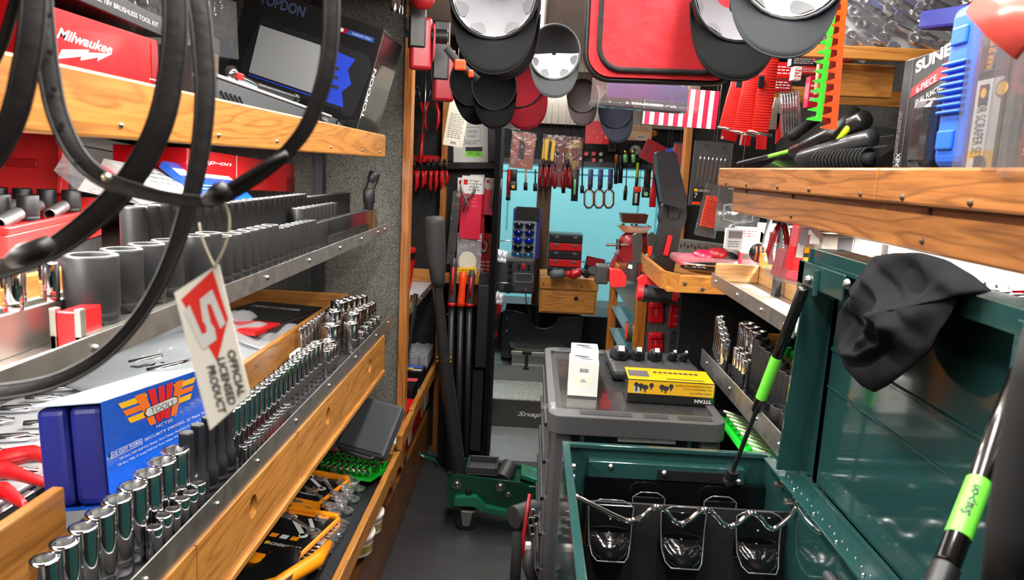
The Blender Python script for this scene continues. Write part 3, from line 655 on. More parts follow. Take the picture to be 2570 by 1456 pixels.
# open silver case of bits, black case below
t=thing('socket_case','open black case with silver set lying behind the near oak divider','tool case',(-1.0,1.3,.881))
g=G(BLK); g.box((-1.32,.95,.882),(-.80,1.66,.93)); g.obj('case_body',t,world=True,bev=.012)
g=G(mat('insert_silver',(205,206,208),.35,.2)); g.box((-1.31,.96,.93),(-.81,1.65,.942)); g.obj('insert',t,world=True,bev=.004)
for k in range(3):
    g=G(STL); y=1.03+.22*k; g.box((-.805,y,.90),(-.79,y+.09,.938)); g.obj('latch',t,world=True,bev=.003)
for i in range(5):
    for j in range(9):
        x=-1.28+.1*i; y=.99+.075*j
        T=Matrix.Translation((x,y,.9515))@Matrix.Rotation(.35,4,'Z')@Matrix.Rotation(pi/2,4,'Y')
        key='bit'
        if key not in _sk: _sk[key]=G(CHR).lathe([(.008,0),(.009,.01),(.009,.05),(.005,.055),(.005,.07)],12,None).obj('bit_socket',base=T); o=_sk[key]
        else: o=_sk[key].copy(); C.objects.link(o); o.matrix_world=T
        o['label']='chrome bit lying in the silver insert, %s row from wall, %s from camera'%(nth(i+1),nth(j+1)); o['category']='socket'; o['group']='bits in the silver insert'
# red handled pliers in a black tray at the bottom left corner
o=G(BLKM).box((-1.0,.9,.882),(-.72,.947,.93)).obj('foam_tray'); o['label']='black foam tray at the lower left corner under the red handles'; o['category']='tray'
for k,(a,b,c) in enumerate((((-.90,1.0,.955),(-.80,1.06,.965),(-.735,1.02,.96)),((-.95,1.08,.955),(-.84,1.12,.97),(-.74,1.10,.955)),((-.93,1.16,.955),(-.84,1.19,.972),(-.75,1.17,.955)))):
    t=thing('pliers',('red handled pliers, %s from the camera in the lower left corner')%nth(k+1),'pliers',a,'red handled pliers at lower left')
    pts=[V(a).lerp(V(b),i/5) for i in range(5)]+[V(b).lerp(V(c),i/5) for i in range(6)]
    G(RED).tube(pts,[.008,.013,.016,.017,.016,.014,.012,.010,.009,.007,.005],10).obj('grip',t,world=True)
    G(STL).tube([V(c),V(c)+V(.012,.0,-.004)],[.005,.003],8).obj('jaw',t,world=True)
# clear bagged parts
def sheet(name,label,cat,P00,P10,P01,P11,m,bump=.012,n=14,seed=1,t=.003):
    rr=random.Random(seed); a=[rr.uniform(3,11) for _ in range(6)]; g=G(m); vs=[];fs=[]
    N=(V(P10)-V(P00)).cross(V(P01)-V(P00)).normalized()
    for i in range(n+1):
        for j in range(n+1):
            u,v=i/n,j/n; p=(V(P00)*(1-u)+V(P10)*u)*(1-v)+(V(P01)*(1-u)+V(P11)*u)*v
            d=bump*(math.sin(a[0]*u+a[1]*v)+.6*math.sin(a[2]*u-a[3]*v+1)+.35*math.sin(2.2*a[4]*(u+v)))*(math.sin(pi*min(1,max(0,u)))**.3)
            vs.append(p+N*d)
    for i in range(n):
        for j in range(n): k=i*(n+1)+j; fs.append((k,k+n+1,k+n+2,k+1))
    g.add(vs,fs,True); o=g.obj(name,solid=t); o['label']=label; o['category']=cat; return o
SHT=clear('grey_bag_film',(190,196,200),.35,.2,.45,.8)
sheet('parts_bag','large grey clear plastic bag lying behind the oak divider','bag',(-.72,1.50,.925),(-.72,2.12,.945),(-1.1,1.6,.97),(-1.05,2.2,1.0),SHT,.012,20,2)
sheet('parts_bag','wrinkled clear bag draped beside the black carton on the counter','bag',(-.715,2.05,.93),(-.715,2.32,.95),(-.98,2.05,1.02),(-.95,2.32,1.0),CLW,.014,16,5)
for k,(a,b,c) in enumerate((((-.84,1.72,.90),.10,.02),((-.9,1.80,.90),.12,.4),((-.98,1.86,.9),.12,-.3))):
    t=thing('boxed_tool',['black and silver packed tool poking out under the grey bag','white lettered packed tool behind the grey bag','dark packed tool at the back of the counter'][k],'package',a)
    g=G([BLK,WHI,DGR][k]); g.cb((a[0],a[1],a[2]+.03),(b,.16,.05)); g.obj('tray',t,world=True,bev=.006)
    g=G(CHR); g.tube([(a[0]-.03,a[1]-.06,a[2]+.058),(a[0]+.02,a[1],a[2]+.062),(a[0]+.03,a[1]+.06,a[2]+.058)],.008); g.obj('tool',t,world=True)
# black carton with red flap
M=Matrix.Translation((-.87,2.24,.881))@Matrix.Rotation(-.2,4,'Z')
t=thing('tool_carton','open black carton with a red flap at the back of the left counter','box',M=M)
g=G(mat('carton_black_grey',(44,44,46),.45)); g.box((-.15,-.06,0),(.10,.30,.10)); g.obj('carton_body',t,bev=.004)
g=G(REDC); g.box((-.15,-.12,.09),(.10,.02,.102)); g.obj('flap',t); g=G(BKC); g.box((-.15,.02,.1005),(.10,.30,.104)); g.m(WHI).text('IMPACT DRIVER',-.12,.2,.03,.1046,w=.18); g.obj('carton_top',t)
M=Matrix.Translation((-.735,2.40,.881))@Matrix.Rotation(-.12,4,'Z')
o=G(BKC).box((-.12,0,0),(0,.22,.052)).obj('wrench_carton',base=M,bev=.002); o['label']='small black carton with white and yellow print beside the oak divider'; o['category']='box'
Dm=Matrix(((0,0,1,.0005),(1,0,0,0),(0,1,0,0),(0,0,0,1)))
g=G(WHI); g.text('GEARWRENCH',.03,.036,.011,w=.13,T=Dm,bold=.03); g.m(YEL).quad(.012,.036,.026,.046,T=Dm); g.text('4',.012,.016,.014,T=Dm); g.m(INKG)
for i in range(3): g.quad(.03,.010+.008*i,.13,.013+.008*i,T=Dm)
for i in range(4): g.m(WHI if i%2 else YEL).quad(-.11+.0,.03+.045*i,-.02,.05+.045*i,.0526)
g.obj('printed_face',o)
o=G(WHI).box((-.655,1.98,.8805),(-.612,2.06,.955)).obj('parts_box',bev=.002); o['label']='small white cardboard box between the divider and the chrome sockets'; o['category']='box'

# ---------------------------------------------------------------- wrenches
def wrench_geo(m,L=.2,w=.010,ring=.016,t=.006,hook=.017):
    g=G(m); n=14
    # ring end
    o_=[(ring*math.cos(2*pi*k/n),ring*math.sin(2*pi*k/n)) for k in range(n)]; i_=[(ring*.6*math.cos(2*pi*k/n),ring*.6*math.sin(2*pi*k/n)) for k in range(n)]
    vs=[(x,y,z) for z in (-t/2,t/2) for x,y in o_]+[(x,y,z) for z in (-t/2,t/2) for x,y in i_]
    fs=[]
    for k in range(n):
        j=(k+1)%n; fs+=[(k,j,n+j,n+k),(2*n+k,3*n+k,3*n+j,2*n+j),(n+k,n+j,3*n+j,3*n+k),(k,2*n+k,2*n+j,j)]
    g.add(vs,fs)
    g.add([(ring*.9,-w*.5,-t*.3),(L-hook,-w*.4,-t*.3),(L-hook,w*.4,-t*.3),(ring*.9,w*.5,-t*.3),(ring*.9,-w*.5,t*.3),(L-hook,-w*.4,t*.3),(L-hook,w*.4,t*.3),(ring*.9,w*.5,t*.3)],
      [(0,3,2,1),(4,5,6,7),(0,1,5,4),(2,3,7,6)])
    hk=[(L-hook*1.3,-w*.4),(L-hook*.8,-hook*.85),(L+hook*.5,-hook*.95),(L+hook*.75,-hook*.55),(L-.002,-hook*.38),(L-hook*.3,0),(L-.002,hook*.38),(L+hook*.75,hook*.45),(L+hook*.5,hook*.9),(L-hook*.6,hook*.9),(L-hook*1.3,w*.4)]
    g.prism(hk,-t/2,t/2); return g
_wr={}
def wrench(T,L,label,group,m=None,**k):
    key=(round(L,2),(m or CHR).name)
    if key not in _wr: o=_wr[key]=wrench_geo(m or CHR,L,**k).obj('combination_wrench',base=T)
    else: o=_wr[key].copy(); C.objects.link(o); o.matrix_world=T
    o['label']=label;o['category']='wrench';o['group']=group;return o
# boxed ratcheting sets (orange racks) in the low tray
def rack_set(lb,O,ang,nw,W,H,title):
    M=Matrix.Translation(V(O))@Matrix.Rotation(ang,4,'Z')
    t=thing('wrench_set_rack',lb,'wrench set',M=M)
    G(BKC).box((-W/2,-H/2,.03),(W/2,H/2,.034)).obj('card',t)
    g=G(ORA); g.box((-W/2-.010,-H/2,.026),(-W/2,H/2,.040)); g.box((W/2,-H/2,.026),(W/2+.010,H/2,.040)); g.box((-W/2,H/2-.01,.0),(W/2,H/2+.012,.044))
    g.prism([(-W/2-.014,-H/2),(W/2+.014,-H/2),(W*.30,-H/2-.05),(-W*.30,-H/2-.05)],.0,.04)
    g.obj('plastic_rack',t,bev=.004)
    gg=G(WHI); z=.0346
    gg.text('GEARWRENCH',W*.44,H*.27-H*.5,H*.055,z,w=W*.6,rot=pi,bold=.02); gg.m(YEL).quad(-W*.24,-H*.28,-W*.17,-H*.22,z)
    gg.m(WHI).text(title,-W*.28,-H*.27,H*.10,z,rot=pi,bold=.02)
    gg.m(WHI); gg.add([(x,y,z) for x,y in ((-W*.30,H*.32),(-W*.24,H*.36),(W*.28,H*.02),(W*.22,-H*.02))],[(0,1,2,3)]); gg.disc(-W*.28,H*.34,.016,z=z); gg.disc(W*.25,0,.014,z=z); gg.m(BKC).disc(-W*.28,H*.34,.008,z=z+.0003)
    gg.m(WHI); gg.add([(x,y,z+.0002) for x,y in ((W*.02,H*.36),(W*.08,H*.38),(W*.34,H*.16),(W*.29,H*.13))],[(0,1,2,3)])
    for i in range(3): gg.m(ORA if i!=1 else WHI).quad(-W*.30+i*W*.2,-H*.13,-W*.16+i*W*.2,-H*.05,z)
    gg.m(ORA).quad(-W*.45,H*.42,W*.3,H*.47,z)
    gg.obj('printed_card',t)
    for i in range(nw):
        y=-H*.40+H*.86*i/(nw-1); L=W+.045+.05*(1-i/nw)
        T=M@Matrix.Translation((-W/2-.02-.012*(1-i/nw),y,.020))
        wrench(T,round(L,2),'chrome ratcheting wrench in the %s, %s from its near end'%(lb.split(' with')[0],nth(i+1)),'wrenches of '+title+' rack',m=mat('wrench_bright_chrome',(240,240,243),.2,.92),t=.008)
rack_set('orange rack with black card, nearest the camera in the low tray',(-.665,2.02,.363),-.22,12,.17,.27,'12')
rack_set('second orange rack with black card, farther in the low tray',(-.70,2.34,.363),-.26,8,.17,.20,'12')
k=0
for i in range(20):
    T=Matrix.Translation((-.55-.025*(i%3),1.98+.028*i,.375+.012*(i%3)))@Matrix.Rotation(2.5-.03*i,4,'Z')@Matrix.Rotation(.25,4,'X')
    wrench(T,.15,'loose chrome wrench heaped beside the orange racks, %s from the camera'%nth(i+1),'loose chrome wrenches in the low tray',m=mat('wrench_bright_chrome'),ring=.022,w=.014,hook=.022,t=.009)
# near bag with orange hanger
sheet('black_pouch','black plastic pouch at the camera end of the low tray','pouch',(-.78,1.62,.42),(-.56,1.70,.44),(-.80,1.85,.40),(-.60,1.93,.40),BKC,.008,12,4)
g=G(ORA); g.tube([(-.80,1.72,.40),(-.70,1.66,.42),(-.60,1.72,.42),(-.535,1.84,.42),(-.53,1.95,.41)],[.012,.014,.018,.022,.012],10); o=g.obj('orange_rack_grip'); o['label']='curved orange plastic rack handle nearest the camera in the low tray'; o['category']='handle'
# green socket rack with chrome studs
M=Matrix.Translation((-.63,2.53,.375))@Matrix.Rotation(-.38,4,'Z')@Matrix.Rotation(-.1,4,'Y')
t=thing('socket_organizer','green toothed wrench organizer full of chrome, far end of the low left tray','organizer',M=M)
G(GRN).box((-.16,-.06,0),(.15,.06,.012)).obj('base',t)
for i in range(12):
    g=G(GRN)
    for y in (-.045,0,.045): g.tube([(-.15+.026*i,y,.01),(-.145+.026*i,y,.03),(-.15+.026*i+.01,y-.005,.05)],[.010,.010,.006],7)
    g.obj('clip_row',t)
for i in range(12):
    for y in (-.068,-.022,.022):
        T=M@Matrix.Translation((-.138+.026*i,y,.035))@Matrix.Rotation(.6,4,'X')
        if 'stud' not in _sk: o=_sk['stud']=G(CHR).lathe([(.006,0),(.007,.008),(.007,.02),(.005,.024)],10).obj('small_socket',base=T)
        else: o=_sk['stud'].copy(); C.objects.link(o); o.matrix_world=T
        o['label']='small chrome socket clipped in the green organizer on the low left tray'; o['category']='socket'; o['group']='chrome sockets in the green organizer'
# standing black blow-moulded case
bl,br,tl=px(838,1118,Y=2.42),px(962,1152,Y=2.38),px(880,985,Y=2.55)
M,w,h=frame3(bl,br,tl)
t=thing('tool_case','closed black moulded case leaning at the far end of the low left tray','case',M=M)
GC=mat('case_charcoal',(48,52,56),.55,bump=.3,bs=300)
G(GC).box((0,0,-.05),(w,h,-.026)).obj('rear_shell',t,bev=.012); g=G(GC); g.box((.0,0,-.024),(w,h,0)); g.obj('front_shell',t,bev=.012)
G(GC).box((.012,.012,0),(w-.012,h-.012,.004)).obj('raised_panel',t,bev=.004)
g=G(BLK); g.tube([(w*.15,-.002,.006),(w*.2,-.014,.01),(w*.8,-.014,.01),(w*.85,-.002,.006)],.006); g.obj('handle',t)
# plastic pails under the tray
PAIL=mat('pail_pinkish_white',(206,186,182),.5); LID=mat('pail_lid',(222,208,202),.5)
for k,(x,y,r,z) in enumerate(((-.500,2.31,.058,.271),(-.505,2.17,.062,.271))):
    t=thing('plastic_pail',['pale plastic pail with ribbed lid, farther one under the low tray','pale plastic pail with ribbed lid, nearer one under the low tray'][k],'pail',(x,y,z))
    G(PAIL).lathe([(r*.85,0),(r*.92,.04),(r*.93,.062)],24).obj('body',t)
    g=G(LID); g.lathe([(r*.97,.052),(r,.056),(r,.066),(r*.92,.068),(r*.9,.064)],28)
    for i in range(10): a=2*pi*i/10; g.box((0,-.0015,.062),(r*.88,.0015,.0665),Matrix.Rotation(a,4,'Z'))
    g.obj('lid',t)
    g=G(mat('pail_label',(150,130,60),.5)); g.lathe([(r*.875,.01),(r*.925,.045)],24,cap=False); g.obj('label_band',t)
# ================================================================ LEFT BAY TWO
def hang(p,w,h,t=.003,lean=0,ang=0,tilt=0): return flatM(p,ang,tilt,lean)
def lab(o,l,c,g=None):
    o['label']=l;o['category']=c
    if g:o['group']=g
    return o
t=thing('metal_shelf','small whitish metal shelf with oak ends in the second left bay','shelf',(-.7,3.3,.89))
WSH=mat('shelf_white_metal',(205,208,212),.35,.25)
G(WSH).box((-1.1,2.9,.893),(-.478,3.74,.899)).obj('tray',t,world=True); G(ALU).box((-.478,2.9,.888),(-.473,3.72,.915)).obj('front_lip',t,world=True)
g=G(OAKX); g.box((-.68,3.715,.9),(-.465,3.735,.965)); g.obj('end_board',t,world=True,bev=.003); G(OAKY).box((-.70,2.9,.9),(-.685,3.715,.965)).obj('divider',t,world=True,bev=.003)
screws(t,[(-.473,y,.902) for y in (3.0,3.22,3.5)],.0045)
t=thing('boot_carton','red moulded tool case standing on the small whitish shelf','case',(-.66,3.35,.9))
g=G(RED); T=Matrix.Translation((-.62,3.3,.9))@Matrix.Rotation(-.25,4,'Z')@Matrix.Rotation(.12,4,'Y'); g.box((-.05,-.2,0),(.03,.16,.21),T); g.obj('case_body',t,world=True,bev=.012)
g=G(REDD); g.box((.03,-.12,.03),(.036,.08,.15),T); g.obj('raised_panel',t,world=True,bev=.003); g=G(BKC); g.box((.031,.08,.16),(.0335,.14,.19),T); g.obj('sticker',t,world=True)
# lower rail and tray of bay two
t=thing('parts_tray','low oak railed tray in the second left bay holding red boxes','tray',(-.7,3.2,.40))
g=G(OAKY); g.box((-.462,2.9,.445),(-.440,3.74,.50)); g.box((-.462,2.62,.43),(-.440,2.9,.49)); g.obj('front_rail',t,world=True,bev=.004)
G(BLKM).box((-1.1,2.9,.40),(-.462,3.74,.41)).obj('tray_floor',t,world=True); screws(t,[(-.44,y,.462) for y in (2.7,3.0,3.4)],.0045,m=DGR)
def bx(name,label,cat,a,b,m,ang=0,D=None,face='-y',bev=.002,group=None,pn='printed_face'):
    c=V((a[0]+b[0])/2,(a[1]+b[1])/2,a[2]); s=V(b)-V(a); M=Matrix.Translation(c)@Matrix.Rotation(ang,4,'Z')
    o=G(m).box((-s.x/2,-s.y/2,0),(s.x/2,s.y/2,s.z)).obj(name,base=M,bev=bev); lab(o,label,cat,group)
    if D:
        e=.0004
        T,w,h={'-y':(Matrix(((1,0,0,-s.x/2),(0,0,-1,-s.y/2-e),(0,1,0,0),(0,0,0,1))),s.x,s.z),'x':(Matrix(((0,0,1,s.x/2+e),(1,0,0,-s.y/2),(0,1,0,0),(0,0,0,1))),s.y,s.z),
           '-x':(Matrix(((0,0,-1,-s.x/2-e),(-1,0,0,s.y/2),(0,1,0,0),(0,0,0,1))),s.y,s.z),'top':(Matrix(((1,0,0,-s.x/2),(0,1,0,-s.y/2),(0,0,1,s.z+e),(0,0,0,1))),s.x,s.y),
           'topx':(Matrix(((0,-1,0,s.x/2),(1,0,0,-s.y/2),(0,0,1,s.z+e),(0,0,0,1))),s.y,s.x)}[face]
        d=decals(D,w,h,pn,o); 
        for v in d.data.vertices: v.co=T@v.co
    return o
bx('tool_box_carton','red carton with white lettering lying in the second left bay tray','box',(-.64,2.92,.41),(-.475,3.12,.47),REDC,0,[('t','Snap-on RED BOX',.04,.35,.3,WHI,{'w':.9,'bold':.02})],'topx')
bx('parts_box','black box with a pink clear lid in the second left bay tray','box',(-.60,3.17,.41),(-.49,3.33,.50),BKC,0,[('r',.0,.7,1,1,PNK)],'top')
bx('parts_box','small box printed blue and yellow in the second left bay tray','box',(-.60,3.38,.41),(-.48,3.50,.52),BKC,0,[('r',.05,.2,.6,.5,YEL),('r',.1,.5,.9,.9,BLU),('r',.6,.1,.95,.3,WHI)],'top')
t=thing('tool_case','grey ribbed tool case over a black one at the end of the second left bay','case',(-.55,3.6,.41))
g=G(BLK); g.box((-.72,3.52,.41),(-.475,3.73,.50)); g.obj('lower_shell',t,world=True,bev=.01)
g=G(LGR); g.box((-.72,3.52,.50),(-.475,3.73,.57))
for i in range(5): g.box((-.715+.05*i,3.53,.57),(-.69+.05*i,3.72,.578)); g.box((-.715+.05*i,3.512,.51),(-.69+.05*i,3.52,.56))
g.obj('upper_shell',t,world=True,bev=.006)
ZNC=mat('zinc_tube',(190,196,176),.22,1)
for k,(a,b) in enumerate((((1044,738),(1003,1000)),((1036,742),(1000,985)),((1030,850),(1012,1005)),((1024,870),(1006,1010)))):
    y=3.0+.03*k
    o=G(ZNC if k<2 else CLR).cyl(px(b[0],b[1],Y=y),px(a[0],a[1],Y=y),.011 if k<2 else .009).obj('metal_tube'); lab(o,['tall zinc tube leaning beside the oak post','second zinc tube leaning behind the tallest one','clear capped tube leaning beside the zinc tubes','shorter clear tube lowest by the oak post'][k],'tube')
# cartons on the carpeted ledge under the rail
i=0
for (y0,y1,z,m,top,lb) in ((2.66,2.74,.40,WHI,WHI,'white carton with a slot, nearest the camera on the low ledge'),(2.76,2.84,.40,WHI,WHI,'second white slotted carton on the low ledge'),
    (2.86,2.93,.405,GRY,LGR,'grey topped carton between white and red ones on the low ledge'),(2.95,3.05,.41,RED,TAN,'red carton with a tan top on the low ledge'),
    (3.07,3.16,.42,WHI,LGR,'tall white carton in the middle of the low ledge'),(3.18,3.24,.425,REDC,BLKM,'red and black carton past the tall white one'),(3.26,3.32,.42,REDC,REDD,'narrow red carton on the low ledge'),
    (3.34,3.42,.43,RED,WHI,'red carton with white lettering on the low ledge'),(3.44,3.52,.43,TAN,TAN,'tan carton far along the low ledge'),(3.54,3.70,.44,WHI,WHI,'wide white carton at the far end of the low ledge')):
    bx('carton',lb,'box',(-.64,y0,.271),(-.485,y1,z),m,0,[('r',0,0,1,1,top),('r',.35,.4,.65,.6,INKG)],'topx',group='cartons on the low ledge')
# hanging pliers on the carpet
YB=3.70
def pliers(name,lb,top,jaw,grip,gap,gm=RED,jl=None,group=None,jm=STL):
    P=px(*top,Y=YB); t=thing(name,lb,'pliers',P,group)
    k=YB/FPX; H1=(jaw-top[1])*k; H2=(grip-jaw)*k; gp=gap*k
    g=G(jm)
    for s in (1,-1): g.tube([(s*gp*.1,-.01,0),(s*gp*.16,-.01,-H1*.5),(s*gp*.3,-.01,-H1)],[.003,.006,.006],6)
    g.sphere((0,-.012,-H1*.12),.009); g.obj('jaws',t)
    for s in (1,-1):
        g=G(gm); g.tube([(s*gp*.28,-.01,-H1),(s*gp*.5,-.01,-H1-H2*.35),(s*gp*.5,-.01,-H1-H2*.7),(s*gp*.38,-.01,-H1-H2)],[.007,.009,.009,.006],8); g.obj('grip',t)
for k,(x,y,j,b) in enumerate(((1048,214,255,320),(1086,214,255,320))): pliers('long_pliers','long red handled pliers hanging high on the left carpet, %s from the left'%nth(k+1),(x,y),j,b,34,group='long pliers hanging on the carpet',jm=mat('plier_blue_steel',(70,84,104),.35,.8))
P=px(1067,250,Y=3.68); t=thing('pry_tool','long grey and red shafted tool hanging between the upper pliers','tool',P)
G(STL).tube([(.0,0,.14),(0,0,.0),(-.008,0,-.16)],.006).obj('shaft',t); G(REDD).tube([(-.008,0,-.16),(-.015,0,-.30),(-.02,0,-.31)],[.008,.014,.010]).obj('handle',t)
o=G(RED).box(px(1030,402,Y=3.755)+V(0,0,-.006),px(1122,398,Y=3.75)+V(0,-.02,.01)).obj('magnetic_bar'); lab(o,'red magnetic bar on the left carpet carrying the lower pliers','bar')
for k,x in enumerate((1040,1057,1076,1090,1104,1117)):
    pliers('needle_pliers','red handled black pliers on the red bar, %s from the left'%nth(k+1),(x,400),428,478-(k%3)*8,15,group='pliers on the red bar',jm=BLK)
# red lights with dark lenses hanging by the oak post
def lamp_light(lb,c,Y,s=1):
    P=px(c[0],c[1],Y=Y); t=thing('work_light',lb,'flashlight',P,'red pivoting work lights',M=Matrix.Translation(P)@Matrix.Rotation(.25,4,'Z'))
    k=s*Y/FPX
    G(BLK).box((-34*k,-.026,-12*k),(6*k,.022,125*k)).obj('battery_grip',t,bev=.006)
    G(mat('work_light_red',(150,18,34),.35)).box((-30*k,-.02,-62*k),(22*k,.022,62*k)).obj('body',t,bev=.012,bseg=3)
    g=G(PNK); g.lathe([(.0,0),(30*k,.001),(30*k,.006)],24,Matrix.Translation((24*k,0,5*k))@Matrix.Rotation(pi/2,4,'Y')@Matrix.Diagonal((1.5,.8,1,1)),cap=False); g.obj('bezel',t)
    g=G(BLK); g.cyl((22*k,0,20*k),(60*k,-.01,20*k),17*k,n=20); g.obj('lens_barrel',t); g=G(CHR); g.cyl((60*k,-.01,20*k),(62*k,-.0105,20*k),13*k,n=20); g.obj('lens',t)
lamp_light('red and black work light with round lens, the higher of two by the oak post',(1060,110),2.5)
lamp_light('red and black work light with round lens, the lower of two by the oak post',(1118,190),2.7)
P=px(1060,-5,Y=2.4); o=G(REDD).sphere((0,0,0),.04,sq=(1,.5,.9)).obj('red_cap_knob',base=Matrix.Translation(P)); lab(o,'dark red rounded knob hanging above the work lights','knob')
for k,(x,y,h) in enumerate(((990,-10,60),(1003,-5,55),(1028,55,50))):
    P=px(x,y,Y=2.5); o=G(CHR).lathe([(.011,0),(.012,.01),(.012,.07),(.009,.075)],16).obj('chrome_socket',base=Matrix.Translation(P-V(0,0,.05))); lab(o,'shiny chrome socket hanging at the top of the oak post, %s from the left'%nth(k+1),'socket','sockets hanging over the oak post')
# cream card, bag of parts
def hcard(name,label,cat,x0,y0,x1,y1,Y,m,D=None,lean=-.05,t=.002,group=None,bev=.0006,w2=None):
    c=px((x0+x1)/2,(y0+y1)/2,Y=Y); k=Y/FPX; w=(x1-x0)*k*1.0; h=(y1-y0)*k*1.0
    M=flatM(c,0,0,lean)@Matrix.Translation((-w/2,-h/2,0))
    o=G(m).box((0,0,-t),(w,h,0)).obj(name,base=M,bev=bev); lab(o,label,cat,group)
    if D: decals(D,w,h,'printed_face',o)
    return o,w,h
hcard('header_card','cream instruction card hanging before the framed notice','card',1122,236,1172,366,3.1,CRM,[('ln',.15,.15,.85,.62,12,INKG),('bar',.35,.03,.65,.10)],-.14)
o,w,h=hcard('parts_bag','clear bag of brown straps hanging above the framed notice','bag',1190,268,1308,318,3.0,CLH,None,-.06,.02)
g=G(mat('strap_brown',(92,64,44),.5))
for i in range(6): g.tube([(w*(.2+.1*i),h*.95,-.01),(w*(.22+.11*i),h*.5,-.01),(w*(.25+.11*i),h*.15,-.01)],.005,6)
g.obj('contents',o)
# framed notice
t=thing('notice_frame','black framed notice with handwriting hanging on the far left carpet','picture frame',px(1185,350,Y=3.75))
c0=px(1122,425,Y=3.75); c1=px(1246,425,Y=3.75); c2=px(1130,230,Y=3.75); M,w,h=frame3(c0,c1,c2); Wt=WM[t].inverted()
g=G(mat('frame_black',(24,24,25),.35)); g.T=Wt@M
for a,b in (((0,0,0),(w,.035,.025)),((0,h-.035,0),(w,h,.025)),((0,.035,0),(.035,h-.035,.025)),((w-.04,.035,0),(w,h-.035,.025))): g.box(a,b)
g.obj('frame',t,bev=.004)
g=G(WHI); g.T=Wt@M; g.box((.03,.03,.002),(w-.035,h-.03,.006)); g.obj('paper',t)
g=G(INK); g.T=Wt@M; z=.0065
g.text('INVENTORY',w*.30,h*.66,.016,z,w=w*.4); g.text('VISION',w*.42,h*.47,.014,z,w=w*.2); g.text('PAID',w*.44,h*.41,.014,z,w=w*.16); g.text('CREDIT',w*.32,h*.32,.015,z,w=w*.3)
for a,b in (((.36,.54),(.68,.545)),((.36,.37),(.68,.375))): g.quad(w*a[0],h*a[1],w*b[0],h*b[1],z)
g.quad(w*.36,h*.37,w*.365,h*.545,z); g.quad(w*.675,h*.37,w*.68,h*.545,z)
g.m(LIME).quad(w*.38,h*.16,w*.72,h*.235,z); g.m(INK).quad(w*.38,h*.235,w*.72,h*.29,z); g.text('SPECIAL',w*.42,h*.18,.018,z+.0003,w=w*.25)
g.obj('handwriting',t)
# red blister cards and tools on the far left panel
RH=[('r',0,.72,1,1,WHI),('r',.08,.86,.28,.94,RED),('ln',.35,.76,.95,.95,4,INKG),('ln',.15,.5,.85,.68,3,PNK)]
hcard('blister_card','red and white card holding grey pliers, front one on the far left panel','card',1156,443,1208,600,3.55,MAG,RH,-.02)
hcard('blister_card','red and white card behind the pliers card on the far left panel','card',1148,447,1190,565,3.60,MAG,RH,.02)
hcard('blister_card','long red card reaching lowest behind the pliers card','card',1180,440,1216,610,3.62,MAG,RH,.04)
t=thing('snap_ring_pliers','grey curved pliers hanging on the front red card','pliers',px(1170,480,Y=3.52))
for s in (1,-1): G(STL).tube([(-.035*s+.01,0,.05),(-.03*s+.01,0,0),(.0,0,-.04),(.012*s,0,-.07),(.008*s,0,-.1)],[.004,.006,.007,.005,.003],8).obj('handle',t)
o,w,h=hcard('blister_card','red and white card with a chrome cylinder nearest the teal window','card',1215,448,1256,540,3.6,MAG,RH+[('r',.1,.68,.35,.78,CRM)],-.03)
g=G(CHR); g.cyl((w*.5,h*.2,.008),(w*.55,h*.9,.008),.008); g.sphere((w*.5,h*.16,.008),.009); g.obj('tool',o)
# oak bin with blister packs
t=thing('oak_bin','small oak bin on the far left panel filled with clear packs','bin',px(1165,690,Y=3.5))
A=px(1112,700,Y=3.5); B=px(1207,700,Y=3.5); z0=A.z-.02; z1=z0+.05
g=G(OAKX); g.box((A.x,3.5,z0),(B.x,3.515,z1)); g.box((A.x,3.515,z0),(B.x,3.72,z0+.012)); g.obj('front_board',t,world=True,bev=.002)
g=G(OAKY); g.box((B.x-.015,3.515,z0),(B.x,3.72,z1)); g.obj('side_board',t,world=True,bev=.002)
g=G(OAKZ); g.box((B.x-.05,3.6,z0-.12),(B.x-.02,3.63,z0)); g.obj('bracket',t,world=True)
o,w,h=hcard('blister_pack','clear clamshell with a cream round insert in the small oak bin','package',1146,585,1208,685,3.56,CLW,[('e',.45,.28,.36,.26,CRM),('bar',.2,.05,.55,.14),('r',0,0,.9,.03,ORA)],0,.02)
o,w,h=hcard('blister_pack','tall dark strip pack of black blocks beside the oak post','package',1128,480,1148,665,3.50,CLH,None,-.06,.02)
g=G(BLK)
for i in range(6): g.box((.003,h*.02+h*.155*i,-.016),(w-.003,h*.14+h*.155*i,-.003))
g.obj('contents',o)
hcard('blister_pack','yellow tools pack lying lowest in the oak bin','package',1146,672,1196,690,3.53,YEL,[('ln',.1,.2,.9,.8,2,INK)],.08,.02)
hcard('blister_pack','red card with a round dial picture beside the oak bin','card',1196,585,1236,735,3.66,RED,[('e',.4,.78,.3,.13,INK),('e',.4,.78,.22,.10,WHI),('e',.4,.78,.14,.06,RED),('ln',.2,.3,.8,.55,4,WHI),('r',.93,0,1,1,CRM)],-.02)
for k,(x,y) in enumerate(((1170,612),(1183,608),(1194,608))):
    o=G(STL).lathe([(.005,0),(.005,.05),(.010,.055),(.010,.075),(.007,.08)],12).obj('chrome_bolt',base=Matrix.Translation(px(x,y,Y=3.60)-V(0,0,.06))); lab(o,'chrome headed pin standing in the oak bin, %s from left'%nth(k+1),'pin','pins in the oak bin')
